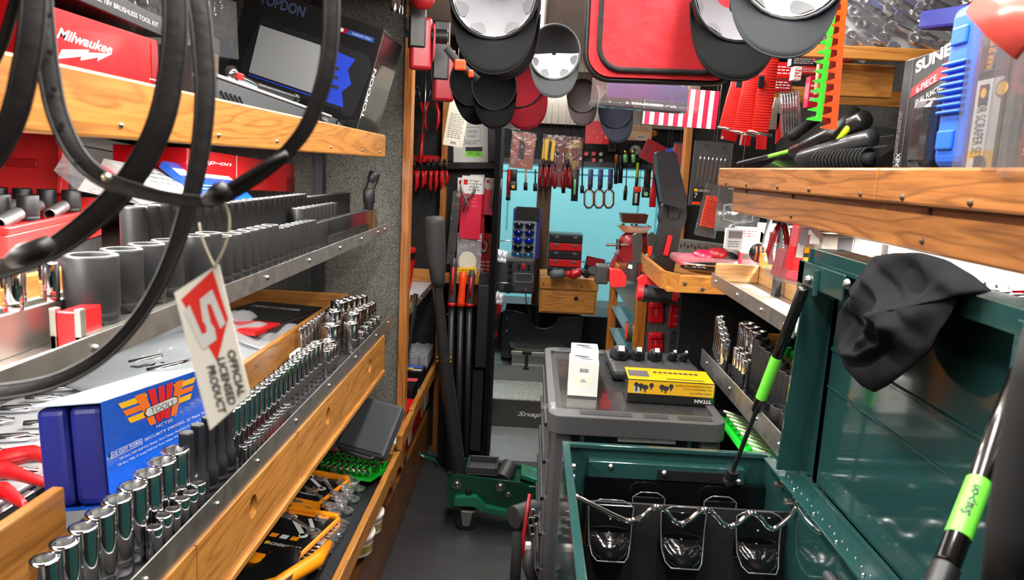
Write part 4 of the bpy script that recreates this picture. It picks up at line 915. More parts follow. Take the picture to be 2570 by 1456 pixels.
# pry bars in a carpeted black box
t=thing('pry_bar_box','tall black carpeted box holding the long pry bars','box',(-.32,3.6,0))
A=px(1122,775,Y=3.48); B=px(1205,775,Y=3.48); zt=A.z
g=G(CARB); 
for a,b in (((A.x-.02,3.48,0),(B.x,3.49,zt)),((A.x-.02,3.74,0),(B.x,3.75,zt)),((A.x-.02,3.49,0),(A.x-.01,3.74,zt)),((B.x-.01,3.49,0),(B.x,3.74,zt))): g.box(a,b)
g.obj('walls',t,world=True)
G(STL).box((A.x,3.474,zt-.03),(A.x+.008,3.482,zt-.022)).obj('stud',t,world=True)
for k,(x,m1,y0,y1,lb) in enumerate(((1135,RED,648,768,'pry bar with a tall grey and red grip'),(1158,ORR,683,768,'pry bar with an orange ribbed grip'),(1180,DGR,678,768,'pry bar with a black grip and red inlay'))):
    top=px(x+5,y0,Y=3.45); bot=px(x-2,y1,Y=3.45)
    t=thing('pry_bar',lb,'pry bar',bot); d=(top-bot); z=d.length
    g=G(m1 if k==1 else DGR); r=.019
    g.tube([bot,bot+d*.12,bot+d*.5,bot+d*.85,top],[r*1.1,r,r*.9,r*.95,r*.6],12); g.obj('grip',t,world=True)
    if k!=1: g=G(RED); q=V(0,-r*.86,0); g.ribbon([bot+d*.25+q,bot+d*.5+q*.95,bot+d*.82+q],.012,.006,(0,-1,0)); g.tube([bot,bot+d*.08],[r*1.15,r*1.05],12); g.obj('inlay',t,world=True)
    g=G(mat('bar_grey',(58,58,60),.4,.5)); e=px(x-10,1190,Y=3.45); g.ribbon([bot,bot.lerp(e,.5),e],.026,.012,(0,-1,0)); g.obj('shaft',t,world=True)
t=thing('wall_organizer','tall narrow black caddy standing beside the pry bar box','organizer',(-.22,3.4,0))
A=px(1200,715,Y=3.4); B=px(1228,715,Y=3.4)
g=G(mat('organizer_black',(30,30,31),.4,bump=.2)); 
for a,b in (((A.x,3.40,.55),(B.x,3.41,A.z)),((A.x,3.47,.55),(B.x,3.48,A.z+.05)),((A.x,3.41,.55),(A.x+.006,3.47,A.z)),((B.x-.006,3.41,.55),(B.x,3.47,A.z))): g.box(a,b)
g.obj('upper_pocket',t,world=True,bev=.003); G(BLKM).box((A.x-.01,3.42,.12),(B.x-.01,3.47,.53)).obj('lower_pocket',t,world=True,bev=.006)
g=G(CARB); g.box((B.x,3.40,0),(B.x+.025,3.76,2.1)); st(g.obj('trim_17'))
for k,(x,y) in enumerate(((1262,640),(1252,745))):
    P=px(x,y,Y=3.6); t=thing('tape_roll',['shiny clear tape roll on a wire hook by the window','lower shiny clear tape roll on a wire hook'][k],'roll',P)
    g=G(CLW); g.cyl(P+V(-.04,0,0),P+V(.02,0,-.01),.03,n=20); g.obj('roll',t,world=True); g=G(STL); g.tube([P+V(-.09,0,.055),P+V(0,-.0,.07),P+V(.05,-.02,.075)],.0025,6); g.obj('hook',t,world=True)
hcard('blister_pack','red card in a clear shell hanging low on the black strip','package',1236,755,1254,850,3.7,REDD,[('r',.5,.2,1,.7,BLK)],-.12,.02)
# ================================================================ FLOOR JACK
t=thing('floor_jack','green trolley jack with a tall padded black handle on the aisle floor','floor jack',(-.10,2.95,0))
def W3(x,y,Y): return px(x,y,Y=Y)
x0,x1=-.285,.12; y0,y1=2.88,3.06
g=G(GRJ)
pl=[(x0,.085),(x0-.01,.21),(x0+.02,.235),(x1-.10,.215),(x1,.16),(x1+.06,.10),(x1+.06,.05),(x0+.22,.075),(x0+.12,.10),(x0+.03,.10)]
for y in (y0,y1): g.add([],[]); g.prism([(a,b) for a,b in pl],-.006,.006,Matrix.Translation((0,y,0))@Matrix(((1,0,0,0),(0,0,-1,0),(0,1,0,0),(0,0,0,1))))
g.box((x0,y0,.08),(x1,y1,.20)); g.obj('side_plates',t,world=True,bev=.004)
g=G(mat('jack_green_light',(24,104,74),.25,coat=.4)); g.prism([(x0+.03,.115),(x0+.03,.15),(x0+.12,.155),(x0+.16,.115),(x1-.05,.085),(x1+.05,.075),(x1+.05,.055),(x0+.15,.095),(x0+.11,.115)],0,.035,Matrix.Translation((0,y0-.005,0))@Matrix(((1,0,0,0),(0,0,-1,0),(0,1,0,0),(0,0,0,1)))); g.obj('caster_arm',t,world=True,bev=.003)
g=G(mat('jack_green_light')); g.box((x1-.11,2.90,.0),(x1+.10,3.02,.015),Matrix.Translation((0,0,.225))@Matrix.Translation((x1-.11,0,0))@Matrix.Rotation(.28,4,'Y')@Matrix.Translation((-x1+.11,0,0)))
g.m(INK); T=Matrix.Translation((0,0,.2405))@Matrix.Translation((x1-.11,0,0))@Matrix.Rotation(.28,4,'Y')@Matrix.Translation((-x1+.11,0,0))
for i in range(3): g.box((x1-.08,2.93+.022*i,0),(x1+.0,2.936+.022*i,.0006),T)
g.obj('lift_arm_cover',t,world=True,bev=.003)
g=G(DGR); A=(x0+.075,2.92,.235); 
for a,b in (((x0+.07,2.90,.225),(x0+.20,3.03,.235)),((x0+.07,2.90,.235),(x0+.078,3.03,.262)),((x0+.192,2.90,.235),(x0+.20,3.03,.262)),((x0+.078,2.90,.235),(x0+.192,2.908,.262)),((x0+.078,3.022,.235),(x0+.192,3.03,.262))): g.box(a,b)
g.obj('parts_tray',t,world=True,bev=.003)
G(DGR).cyl((x0+.22,2.93,.20),(x0+.25,3.0,.24),.035).obj('pump_cover',t,world=True)
for k,(x,z,r) in enumerate(((x0+.035,.195,.019),(x0+.215,.195,.021),(x0+.25,.165,.013))):
    g=G(STL); g.cyl((x,y0-.006,z),(x,y0-.014,z),r,n=6 if k else 20); g.sphere((x,y0-.014,z),r*.7,sq=(1,.5,1)); g.obj('bolt',t,world=True)
g=G(STL); g.box((x0+.06,y0-.03,.085),(x0+.115,y0+.02,.093)); g.prism([(-.025,0),(.025,0),(.012,-.062),(-.014,-.062)],0,.004,Matrix.Translation((x0+.082,y0-.03,.086))@Matrix(((1,0,0,0),(0,0,-1,0),(0,1,0,0),(0,0,0,1)))); g.obj('caster_fork',t,world=True)
G(BLK).cyl((x0+.078,y0-.022,.038),(x0+.078,y0+.008,.038),.038,n=24).obj('caster_wheel',t,world=True,bev=.004)
G(BLK).lathe([(.013,0),(.013,.02),(.009,.028)],6,Matrix.Translation((x0+.085,y0-.008,.15))).obj('caster_nut',t,world=True)
g=G(GRJ); hb=V(x0+.035,2.97,.20); ht=px(1155,1200,Y=2.95); g.cyl(hb,ht,.022,n=20); g.tube([ht+V(.026*math.cos(a),.026*math.sin(a),0) for a in [2*pi*i/16 for i in range(16)]],.005,8,closed=True); g.obj('handle_socket',t,world=True)
g=G(GRJ); g.ribbon([V(x0+.0,2.9,.22),V(x0-.03,2.88,.25),V(x0-.06,2.87,.30),V(x0-.10,2.86,.315),V(x0-.125,2.85,.33)],.045,.006,(0,0,1)); g.obj('foot_pedal',t,world=True)
a=px(1153,1190,Y=2.96); b=px(1115,900,Y=2.92); c=px(1100,720,Y=2.88); d=px(1093,690,Y=2.88); e=px(1090,545,Y=2.85)
HB=mat('jack_handle_black',(40,40,41),.4)
g=G(HB); g.cyl(a,b,.029,n=20); g.obj('lower_handle',t,world=True); g=G(HB); g.cyl(b,c.lerp(d,.5),.022,.020,n=20); g.obj('upper_handle',t,world=True)
g=G(mat('foam_grip',(44,44,45),.7,bump=.2)); f=c.lerp(e,.15); g.tube([c.lerp(e,.02),c.lerp(e,.12),c.lerp(e,.35),c.lerp(e,.6),c.lerp(e,.93),e],[.024,.030,.034,.038,.039,.034],20); g.obj('foam_grip',t,world=True)
g=G(GOLD); q=px(1116,905,Y=2.92)
for dx in (-.028,.026):
    for dz in (0,.018): g.sphere((q.x+dx,q.y-.018,q.z+dz),.005)
g.obj('brass_screws',t,world=True)
# ================================================================ CAB

A=px(1352,785,Y=4.55); B=px(1506,700,Y=4.55)
t=thing('cab_cabinet','small oak drawer cabinet with a round finger hole below the windscreen','cabinet',(A.x,4.7,A.z))
zA=A.z; zB=px(1430,698,Y=4.55).z; hx=B.x-.01
G(OAKX).box((A.x,4.56,zA),(hx,4.9,zB-.012)).obj('body',t,world=True,bev=.003); G(OAKX).box((A.x-.004,4.55,zB-.075),(hx+.004,4.9,zB)).obj('top_apron',t,world=True,bev=.003)
g=G(OAKX); g.box((A.x+.015,4.548,zA+.012),(hx-.015,4.56,zB-.09)); dr_=g.obj('drawer',t,world=True,bev=.003)
g=G(BLKM); q=px(1446,750,Y=4.547); g.cyl((q.x,4.5475,q.z),(q.x,4.5465,q.z),.014,n=20); g.obj('finger_hole',dr_,world=True)
screws(t,[(A.x+.02,4.55,zB-.04),(hx-.1,4.55,zB-.05)],.006,(0,-1,0),m=BRN)
# drawer organiser
A=px(1375,698,Y=4.62); B=px(1462,590,Y=4.62); t=thing('drawer_organizer','stack of black and red small parts drawers on the oak cab cabinet','organizer',(A.x,4.7,zB))
hz=(px(1418,588,Y=4.62).z-zB)/5.2
g=G(BLK); g.box((A.x-.004,4.64,zB),(B.x+.004,4.8,zB+hz*5.2)); g.obj('frame',t,world=True,bev=.003)
for i in range(5):
    z=zB+.01+hz*i
    g=G([BLK,RED][i%2]); g.box((A.x,4.61,z),(B.x,4.64,z+hz*.88)); dr_=g.obj('drawer',t,world=True,bev=.002)
    for u in (A.x+.03,B.x-.055): G(GRY).box((u,4.605,z+hz*.55),(u+.025,4.61,z+hz*.8)).obj('latch',dr_,world=True)
G(CLR).box((A.x-.003,4.60,zB+hz*5.2),(B.x+.003,4.8,zB+hz*5.3)).obj('lid',t,world=True)
def lump(name,lb,cat,pts,m,r,Y,m2=None,grp=None):
    P=[px(a,b,Y=Y) for a,b in pts]; t=thing(name,lb,cat,P[0],grp)
    G(m).tube([P[0].lerp(P[1],u/6) for u in range(7)],[r*.6,r,r*1.1,r,r*1.05,r,r*.5],12).obj('body',t,world=True)
    if len(P)>2: G(m2 or BLK).tube([P[1].lerp(P[2],u/4) for u in range(5)],[r*.7,r*.8,r*.7,r*.8,r*.4],10).obj('handle',t,world=True)
    return t
lump('cordless_tool','red and grey cordless tool lying left on the cab cabinet','tool',[(1380,690),(1420,686),(1448,696)],GRY,.028,4.5,RED)
lump('cordless_tool','red pistol shaped tool lying in the middle of the cab cabinet','tool',[(1430,692),(1460,680),(1478,695)],RED,.026,4.48,BLK)
pk('blister_pack','dark clear blister pack behind the red tools on the cab cabinet','package',[(1462,690,'Y',4.7),(1508,700,'Y',4.7),(1466,640,'Y',4.7)],.03,BKC,[('r',.05,.55,.95,.95,REDD),('e',.5,.35,.3,.2,GRY)],at=('Y',4.7))
# sunglasses stand
A=px(1283,648,Y=4.6); B=px(1340,648,Y=4.6); zt=px(1315,520,Y=4.6).z
t=thing('sunglasses_stand','blue and black counter stand with five pairs of sunglasses','stand',(A.x,4.65,A.z))
G(BLUD).box((A.x,4.62,A.z),(B.x+.03,4.74,A.z+.31)).obj('stand_body',t,world=True); G(BLKM).box((A.x+.015,4.615,A.z+.235),(B.x+.02,4.64,zt)).obj('header',t,world=True)
G(mat('stand_grey',(120,130,140),.5)).box((A.x+.005,4.612,A.z),(B.x+.005,4.62,A.z+.235)).obj('stand_front',t,world=True)
LZ=[mat('lens_smoke',(40,44,60),.05,.6),mat('lens_blue_dark',(20,40,120),.05,.6),mat('lens_blue',(20,50,230),.08,.6),mat('lens_black',(14,16,20),.05,.4),mat('lens_teal',(30,110,170),.05,.6)]
for i in range(5):
    z=A.z+.025+.044*i; z=A.z+.022+.047*i
    s=thing('sunglasses','sunglasses with %s lenses, %s from the bottom of the stand'%(['teal mirrored','smoked black','bright blue','dark blue','grey'][i],nth(i+1)),'sunglasses',((A.x+B.x)/2,4.6,z),'sunglasses on the stand')
    for dx in (-.034,.034):
        G(LZ[[4,3,2,1,0][i]]).sphere((dx,-.008,.0),.028,sq=(1.05,.35,.6)).obj('lens',s)
    g=G(BLK); g.tube([(-.065,.01,.006),(-.05,-.01,.014),(0,-.014,.008),(.05,-.01,.014),(.065,.01,.006)],.0035,6); g.obj('frame',s)
# black equipment panel with knobs
A=px(1248,735,Y=4.5); B=px(1340,740,Y=4.5); zt=px(1300,648,Y=4.5).z
t=thing('control_box','black control box with knobs and a red rocker switch in the cab','control box',((A.x+B.x)/2,4.6,A.z))
x0,x1_=A.x,B.x; W_=x1_-x0; H_=zt-A.z
g=G(DGR); g.box((x0,4.5,A.z),(x1_,4.8,zt)); g.obj('case',t,world=True,bev=.02,bseg=3)
def onp(u,v): return V(x0+W_*u,4.498,A.z+H_*v)
for u,v,r in ((.32,.85,.014),(.33,.66,.014),(.32,.42,.012),(.3,.14,.03)): g=G(BLK); q=onp(u,v); g.cyl(q,q+V(0,-.016,0),r,n=16); g.obj('knob',t,world=True)
for u,m_ in ((.56,BLK),(.68,RED),(.82,BLK)): q=onp(u,.78); g=G(m_); g.cb(q,(.018,.012,.034)); g.obj('rocker_switch',t,world=True,bev=.002)
g=G(LGR); q=onp(.70,.46); 
for a in ((-.055,0,.026,.002),(-.055,0,-.026,.002),): g.cb((q.x,q.y,q.z+a[2]),(.11,.003,.003))
for a in (-.055,.055): g.cb((q.x+a,q.y,q.z),(.003,.003,.055))
g.obj('label_frame',t,world=True)
for u,v in ((.55,.12),(.76,.14)): q=onp(u,v); g=G(CHR); g.cyl(q,q+V(0,-.02,0),.009); g.obj('jack_plug',t,world=True)
q=onp(.77,.12); o=G(BLK).tube([q+V(0,-.02,0),q+V(.005,-.05,-.06),q+V(.03,-.04,-.13),q+V(.05,-.02,-.2)],.004,6).obj('cable'); lab(o,'thin black cable hanging from the control box','cable')
# black bin, silver step box
A=px(1258,875,Y=4.62); B=px(1452,880,Y=4.62); zt=px(1360,785,Y=4.62).z
t=thing('plastic_bin','large black plastic bin with a scooped rim on the cab floor','bin',((A.x+B.x)/2,4.7,.27))
pts=[(A.x,.29),(B.x,.29),(B.x+.02,zt-.03),(B.x+.01,zt-.01),(B.x-.06,zt-.02)]
c=(A.x+B.x)/2+.01
for k in range(9): a=pi*k/8; pts.append((c+.10*math.cos(a),zt-.02-.085*math.sin(a)))
pts+=[(c-.17,zt),(A.x+.02,zt)]
BN=mat('bin_black_teal',(18,24,27),.35); TT=Matrix.Translation((0,4.62,0))@Matrix(((1,0,0,0),(0,0,-1,0),(0,1,0,0),(0,0,0,1)))
g=G(BN); g.prism(pts,-.012,0,TT); g.obj('front_wall',t,world=True); g=G(BN); g.box((A.x,4.63,.28),(B.x,4.9,.30)); g.box((A.x,4.63,.28),(A.x+.012,4.9,zt)); g.box((B.x-.012,4.63,.28),(B.x,4.9,zt)); g.box((A.x,4.888,.28),(B.x,4.9,zt)); g.obj('shell',t,world=True)
g=G(BN); g.tube([(x,4.615,z) for x,z in pts[2:]],.006,8); g.obj('rim',t,world=True); screws(t,[(A.x+.03,4.618,zt-.05),(A.x+.03,4.618,zt-.13)],.006,(0,-1,0))
A=px(1282,945,Y=4.52); B=px(1372,950,Y=4.52); zt=px(1320,882,Y=4.52).z; 
t=thing('metal_box','silver metal battery box with a black latch at the cab step','box',((A.x+B.x)/2+.03,4.6,.27))
G(STL).box((A.x,4.52,.271),(B.x+.1,4.61,zt-.02)).obj('body',t,world=True,bev=.002); G(ALU).box((A.x-.006,4.51,zt-.025),(B.x+.106,4.612,zt)).obj('lid',t,world=True,bev=.003)
q=px(1322,890,Y=4.505); g=G(BLK); g.box((q.x-.03,4.502,zt-.02),(q.x+.03,4.51,zt+.002)); g.box((q.x-.010,4.50,zt-.10),(q.x+.010,4.508,zt-.02)); g.box((q.x-.018,4.498,zt-.115),(q.x+.018,4.51,zt-.095)); g.obj('latch',t,world=True,bev=.002)
g=G(mat('ramp_blue_steel',(96,124,134),.3,.7)); g.prism([(px(1262,850,Y=4.9).x,0),(px(1275,850,Y=4.9).x,0),(A.x+.02,-.38),(A.x-.01,-.38)],0,.01,Matrix.Translation((0,4.9,zt+.02))); o=g.obj('door_track'); lab(o,'slanting blue grey metal track beside the silver box','track')
# hanging tools along the header
YH=4.94
def tri(x,y,Y=YH): return px(x,y,Y=Y)
def hangtool(name,lb,cat,segs,Y=YH,grp=None):
    P=tri(*segs[0][1][0],Y); t=thing(name,lb,cat,P,grp)
    for nm,pts,wd,m in segs:
        k=Y/FPX; path=[tri(a,b,Y) for a,b in pts]
        if isinstance(wd,tuple): G(m).ribbon(path,wd[0]*k,wd[1],(0,-1,0)).obj(nm,t,world=True,bev=.002)
        else: G(m).tube(path,[w_*k/2 for w_ in wd] if isinstance(wd,list) else wd*k/2,10).obj(nm,t,world=True)
    return t
hangtool('flashlight','red slim torch hanging left of the window beside the header','flashlight',[('body',[(1278,425),(1276,490)],11,RED),('tip',[(1276,490),(1275,503)],12,BLK)])
t=hangtool('work_light','black square headed light hanging under the salmon pack','flashlight',[('strap',[(1290,425),(1289,455)],(16,.02),BLK),('head',[(1288,455),(1287,478)],(20,.03),BLK)]); 
q=tri(1288,469,4.92); G(YEL).cyl(q,q+V(0,-.01,0),.011).obj('lens',t,world=True)
for k,(x,y0,y1,c) in enumerate(((1320,425,478,1),(1344,425,480,0),(1415,460,485,0),(1462,370,485,0))):
    hangtool('pick_tool','black shafted hanging tool, %s from the left along the header'%nth(k+1),'tool',[('shaft',[(x,y0),(x-1,y1-16)],4+c*1,TAN if c else BLK),('tip',[(x-1,y1-20),(x-1,y1)],10,BLK)],grp='black tools hanging from the header')
hangtool('work_light','black paddle light with a pale strip hanging by the red pliers','flashlight',[('handle',[(1445,425),(1441,505)],(17,.02),BLK),('light_bar',[(1443,450),(1441,488)],(5,.026),GLW)])
o,w,h=hcard('blister_pack','salmon coloured clear pack with a black torch, left of the header','package',1283,335,1340,422,4.93,mat('salmon_card',(226,120,104),.35,coat=.5),[('r',.34,.25,.58,.78,BLK),('r',.05,.1,.2,.25,WHI),('r',.40,.86,.60,.90,BLK)],-.06,.02)
G(CLH).box((-.006,-.006,.001),(w+.006,h+.006,.014)).obj('clear_shell',o)
o,w,h=hcard('blister_pack','wide red blister pack of two ball tools beside the yellow packs','package',1360,345,1456,468,4.96,mat('pack_dark_red',(168,34,52),.35,coat=.5),[('r',.02,.52,.18,.95,YEL),('r',.64,.55,.72,.95,YEL),('r',.72,.8,.98,.95,YEL),('r',.75,.45,.95,.55,YEL),('r',.8,.35,.88,.45,YEL)],-.05,.015)
g=G(BLK)
for u in (.38,.56): g.sphere((w*u,h*.66,.008),.016,sq=(1,.6,1.2)); g.tube([(w*u,h*.55,.006),(w*u-.004,h*.3,.006)],.003)
g.obj('ball_tools',o)
G(CLH).box((-.006,-.006,.02),(w+.006,h+.006,.024)).obj('clear_shell',o)
hcard('blister_pack','yellow carded cutter hanging over the red pack','card',1362,352,1392,402,4.88,YEL,[('r',.45,.1,.7,.95,BLK)],-.06,.01)
for k,x in enumerate((1364,1378,1424)):
    t=hangtool('pliers','dark red handled pliers hanging before the red pack, %s from left'%nth(k+1),'pliers',[('jaw',[(x,398),(x,425)],8,BLK)],4.86,'dark red pliers on the header')
    for s in (-1,1): G(REDD).tube([tri(x+s*3,420,4.86),tri(x+s*7-3,445,4.86),tri(x+s*5-4,470,4.86)],[.008,.011,.008]).obj('grip',t,world=True)
for k,x in enumerate((1393,1413,1432)):
    hangtool('screwdriver','screwdriver with a dark red bulb handle below the red pack, %s from left'%nth(k+1),'screwdriver',[('shaft',[(x+1,385),(x,435)],2.5,STL),('handle',[(x,432),(x,445),(x-1,460),(x-1,474)],[4,9,11,7],REDD)],4.84,'screwdrivers below the red pack')
for k,x in enumerate((1478,1503,1528)):
    t=hangtool('loop_light','purple framed pale glowing loop tool, %s of three from left'%nth(k+1),'light',[('handle',[(x+5,425),(x+3,472)],(12,.02),mat('indigo_plastic',(44,38,110),.4)),('neck',[(x+3,455),(x+2,475)],(9,.022),BLK)],4.9,'loop lights on the header')
    g=G(mat('indigo_plastic')); pts=[(x-5,476),(x+6,476),(x+12,484),(x+11,514),(x+4,522),(x-5,522),(x-11,514),(x-11,484)]
    g.tube([tri(a,b,4.9) for a,b in pts],.0065,6,closed=True); g.obj('loop_frame',t,world=True)
    g=G(mat('loop_cream',(214,214,140),.4)); g.tube([tri(x+(a-x)*.8,499+(b-499)*.86,4.894) for a,b in pts],.004,6,closed=True); g.obj('loop_inlay',t,world=True)
hangtool('screwdriver','black screwdriver hanging alone with a thin shaft by the window','screwdriver',[('shaft',[(1573,420),(1571,468)],3,PUR),('handle',[(1571,466),(1570,480),(1568,503)],[6,10,9],BLK)],4.9)
hangtool('flashlight','orange and black slim torch right of the loop lights','flashlight',[('body',[(1547,410),(1545,462)],10,BLK),('band',[(1548,388),(1547,412)],9,mat('band_orange',(190,88,30),.4))],4.9)
hangtool('flashlight','black torch hanging behind the orange banded one','flashlight',[('body',[(1560,390),(1556,460)],12,BLK)],4.93)
hangtool('flashlight','fluorescent yellow slim torch hanging on the header','flashlight',[('body',[(1601,408),(1599,447)],8,FLY),('cap',[(1602,395),(1601,408)],9,BLK),('tail',[(1599,447),(1597,470)],9,BLK)],4.88)
for k,x in enumerate((1570,1590)): hangtool('small_lantern','pale green capped small light on the header, %s of two'%('left' if k==0 else 'right'),'light',[('body',[(x,388),(x,408)],11,GLW),('cap',[(x,378),(x,388)],10,GOLD),('base',[(x,408),(x,418)],8,BLK)],4.88,'pale green capped lights')
t=hangtool('work_light','red edged slim light with white bar hanging lowest of the right group','flashlight',[('body',[(1599,470),(1595,516)],(17,.02),BLK),('side_trim',[(1600,468),(1600,482)],(17,.024),ORR),('light_bar',[(1597,485),(1595,510)],(6,.026),WHI)],4.86)
t=hangtool('work_light','black square headed light with round lens at the right of the header','flashlight',[('body',[(1626,425),(1623,472)],(16,.02),BLK),('head',[(1623,470),(1621,496)],(22,.03),BLK)],4.86); q=tri(1621,487,4.84); G(GLW).cyl(q,q+V(0,-.008,0),.014).obj('lens',t,world=True); g=G(RED); g.text('Milwaukee',0,0,.012,w=.075,shear=.3,rot=pi/2,T=flatM(tri(1627,462,4.848))); g.obj('lettering',t,world=True)
hangtool('measuring_tape','red long level hanging beside the black tripod light','level',[('body',[(1648,400),(1643,470)],(14,.02),RED),('lower_end',[(1640,470),(1637,520)],(16,.02),RED)],4.6)
# badges on the black header
for k,(x,y,m_,r) in enumerate(((1471,386,PNK,.014),(1490,386,PNK,.014),(1508,387,CRM,.012),(1490,402,PNK,.013),(1508,403,LGR,.012))):
    q=tri(x,y,4.97); o=G(m_).cyl(q,q+V(0,-.006,0),r,n=16).obj('button_badge'); lab(o,'round button badge pinned on the black header, %s counted left to right'%nth(k+1),'badge','button badges on the header')
o,w,h=hcard('window_sticker','white oval sticker with linked letters on the black header','sticker',1582,363,1608,390,4.96,BKC,[('e',.5,.5,.5,.42,WHI),('e',.5,.5,.44,.36,INK),('e',.5,.5,.40,.32,WHI),('t','FN',.28,.32,.36,INK,{'w':.44,'bold':.04})],0,.002)
o,w,h=hcard('shield_badge','dark shield shaped badge on the black header','badge',1526,355,1546,380,4.97,GRY,[('p',[(.1,.9),(.9,.9),(.9,.4),(.5,.1),(.1,.4)],BKC)],0,.002)
hcard('tan_card','tan cardboard card with barcode hanging on the header','card',1577,316,1636,352,4.7,TAN,[('ln',.1,.6,.9,.9,3,BRN),('bar',.4,.1,.7,.35)],.02)
o=G(ORA).cyl(tri(1640,335,4.8),tri(1640,335,4.8)+V(0,-.01,0),.02).obj('orange_tag'); lab(o,'round orange tag behind the tan card','tag')
hcard('red_tray_card','bright red moulded insert hanging left of the tan card','insert',1470,305,1528,360,4.6,RED,[('e',.15+.18*i,.3+.2*(i%2),.03,.05,PNK) for i in range(5)],.02,.02)
hcard('red_tray_card','pink red flared holder hanging between insert and tan card','insert',1524,305,1566,352,4.4,PNK,[('p',[(.1,.1),(.5,.2),(.4,.9),(.2,.9)],REDD),('p',[(.6,.2),(.95,.1),(.9,.8),(.7,.9)],REDD)],-.2,.03)
hcard('red_clipboard','dark red flat plate hanging tilted by the tripod light','plate',1612,358,1668,408,4.2,REDD,[('r',.2,.2,.25,.8,INK)],-.42,.01)
hcard('blue_tag','small blue tag hanging behind the tripod light head','tag',1673,372,1695,392,4.0,mat('tag_blue',(40,90,190),.4),None,.2,.01)
o,w,h=hcard('blister_pack','red and silver tool pack hanging by the far right oak post','package',1688,365,1722,440,3.6,RED,[('r',.3,0,.45,.45,STL),('r',.55,0,.7,.4,STL)],-.1,.02); G(CLH).box((-.008,-.008,.001),(w+.008,h+.008,.016)).obj('clear_shell',o)
sheet('black_jacket','black cloth hanging behind the tripod light in the window','cloth',px(1640,440,Y=3.9),px(1672,430,Y=3.9),px(1660,570,Y=3.9),px(1690,560,Y=3.9),BLKM,.01,12,7)
# ================================================================ RIGHT SIDE SHELVES
t=thing('wall_shelf','upper right oak shelf with two stacked front boards carrying cases and packs','shelf',(.8,1.2,1.41))
for nm,a,b in (('front_board',-.4,1.187),('front_board',1.19,2.2)): G(OAKR).box((.54,a,1.474),(.56,b,1.527)).obj(nm,t,world=True,bev=.004)
G(OAKR).box((.556,-.4,1.408),(.576,2.08,1.473)).obj('lower_board',t,world=True,bev=.004)
G(OAKX).box((.576,2.06,1.408),(1.08,2.08,1.473)).obj('end_board',t,world=True,bev=.003)
G(DGR).box((.56,-.4,1.502),(1.08,2.19,1.510)).obj('deck',t,world=True)
screws(t,[(.54,y,1.484) for y in (.93,1.1,1.24,1.47,1.66,1.9,2.1)]+[(.556,y,1.467) for y in (1.05,1.6,1.95)]+[(.556,y,1.425) for y in (.7,1.06,1.6)],.005,(-1,0,0),m=BRN)
# mid tray
t=thing('metal_shelf','mid height aluminium shelf tray on the right wall beside the open green lid','shelf',(.8,1.2,1.2))
G(ALU).box((.536,1.45,1.196),(.70,2.14,1.202)).obj('tray',t,world=True); G(ALU).box((.532,1.45,1.19),(.536,2.14,1.226)).obj('front_lip',t,world=True,bev=.001)
OAKP=oak('oak_pale_right',1,(206,160,104),(150,104,56))
G(OAKP).box((.665,1.45,1.202),(.68,2.14,1.262)).obj('divider',t,world=True,bev=.003); g=G(oak('oak_pale_end',0,(206,160,104),(150,104,56))); g.box((.54,2.125,1.202),(.665,2.14,1.255)); g.obj('end_board',t,world=True,bev=.004)
G(BLKM).box((.70,-.3,1.19),(1.08,2.36,1.198)).obj('rear_deck',t,world=True)
screws(t,[(.532,y,1.208) for y in (2.08,1.86,1.66,1.5)],.005,(-1,0,0))
t=thing('oak_tray','honey oak cornered tray end with dark bolts beside the tripod light','tray',(.55,2.3,1.15))
a=px(1700,735,Y=2.22); b=px(1790,722,Y=2.22)
G(OAKX).box((a.x,2.22,a.z),(b.x+.06,2.235,a.z+.055)).obj('front_board',t,world=True,bev=.003)
g=G(OAKY); g.add([(a.x,2.22,a.z),(a.x-.04,2.30,a.z),(a.x-.04,2.30,a.z+.055),(a.x,2.22,a.z+.055),(a.x+.012,2.225,a.z),(a.x-.026,2.305,a.z),(a.x-.026,2.305,a.z+.055),(a.x+.012,2.225,a.z+.055)],[(0,1,2,3),(7,6,5,4),(3,2,6,7),(0,4,5,1)]); g.box((a.x-.04,2.30,a.z),(a.x-.026,2.9,a.z+.055)); g.obj('side_board',t,world=True)
G(OAKX).box((a.x-.03,2.235,a.z),(1.0,2.9,a.z+.01)).obj('base_board',t,world=True)
screws(t,[(a.x+.02,2.22,a.z+.03),(a.x+.075,2.22,a.z+.016)],.006,(0,-1,0),m=DGR)
# lower counter
t=thing('socket_counter','right hand counter with aluminium lip and black tray of impact sockets','counter',(.8,1.2,.9))
G(BLK).box((.552,1.45,.925),(.70,2.24,.932)).obj('tray',t,world=True); G(ALU).box((.548,1.45,.922),(.552,2.24,.975)).obj('front_lip',t,world=True,bev=.001)
G(OAKP).box((.695,1.45,.932),(.712,2.26,1.03)).obj('divider_rail',t,world=True,bev=.004); G(OAKX).box((.712,2.25,.932),(1.08,2.265,1.03)).obj('end_rail',t,world=True,bev=.003)
G(BLKM).box((.712,.3,.925),(1.08,2.25,.932)).obj('rear_deck',t,world=True); screws(t,[(.548,y,.95) for y in (2.16,1.9,1.66,1.5)],.005,(-1,0,0))
t=thing('upright_post','dark steel upright standing behind the lower right oak divider','post',(.8,2.0,.93)); G(mat('upright_steel')).box((.80,2.22,.93),(.83,2.245,1.19)).obj('channel',t,world=True)
ZR=.9325
for k in range(5): socket((.585-.004*k,2.20-.035*k,ZR),.015,.155-.01*k,'chrome','tall chrome socket at the far end of the right counter, %s from the black panel'%nth(k+1),'tall chrome sockets on the right counter')
for k in range(4): socket((.60,2.03-.03*k,ZR),.015,.10-.012*(k%2),'chrome','shorter chrome socket beside the first dark one on the right, %s from the far end'%nth(k+1),'shorter chrome sockets on the right counter')
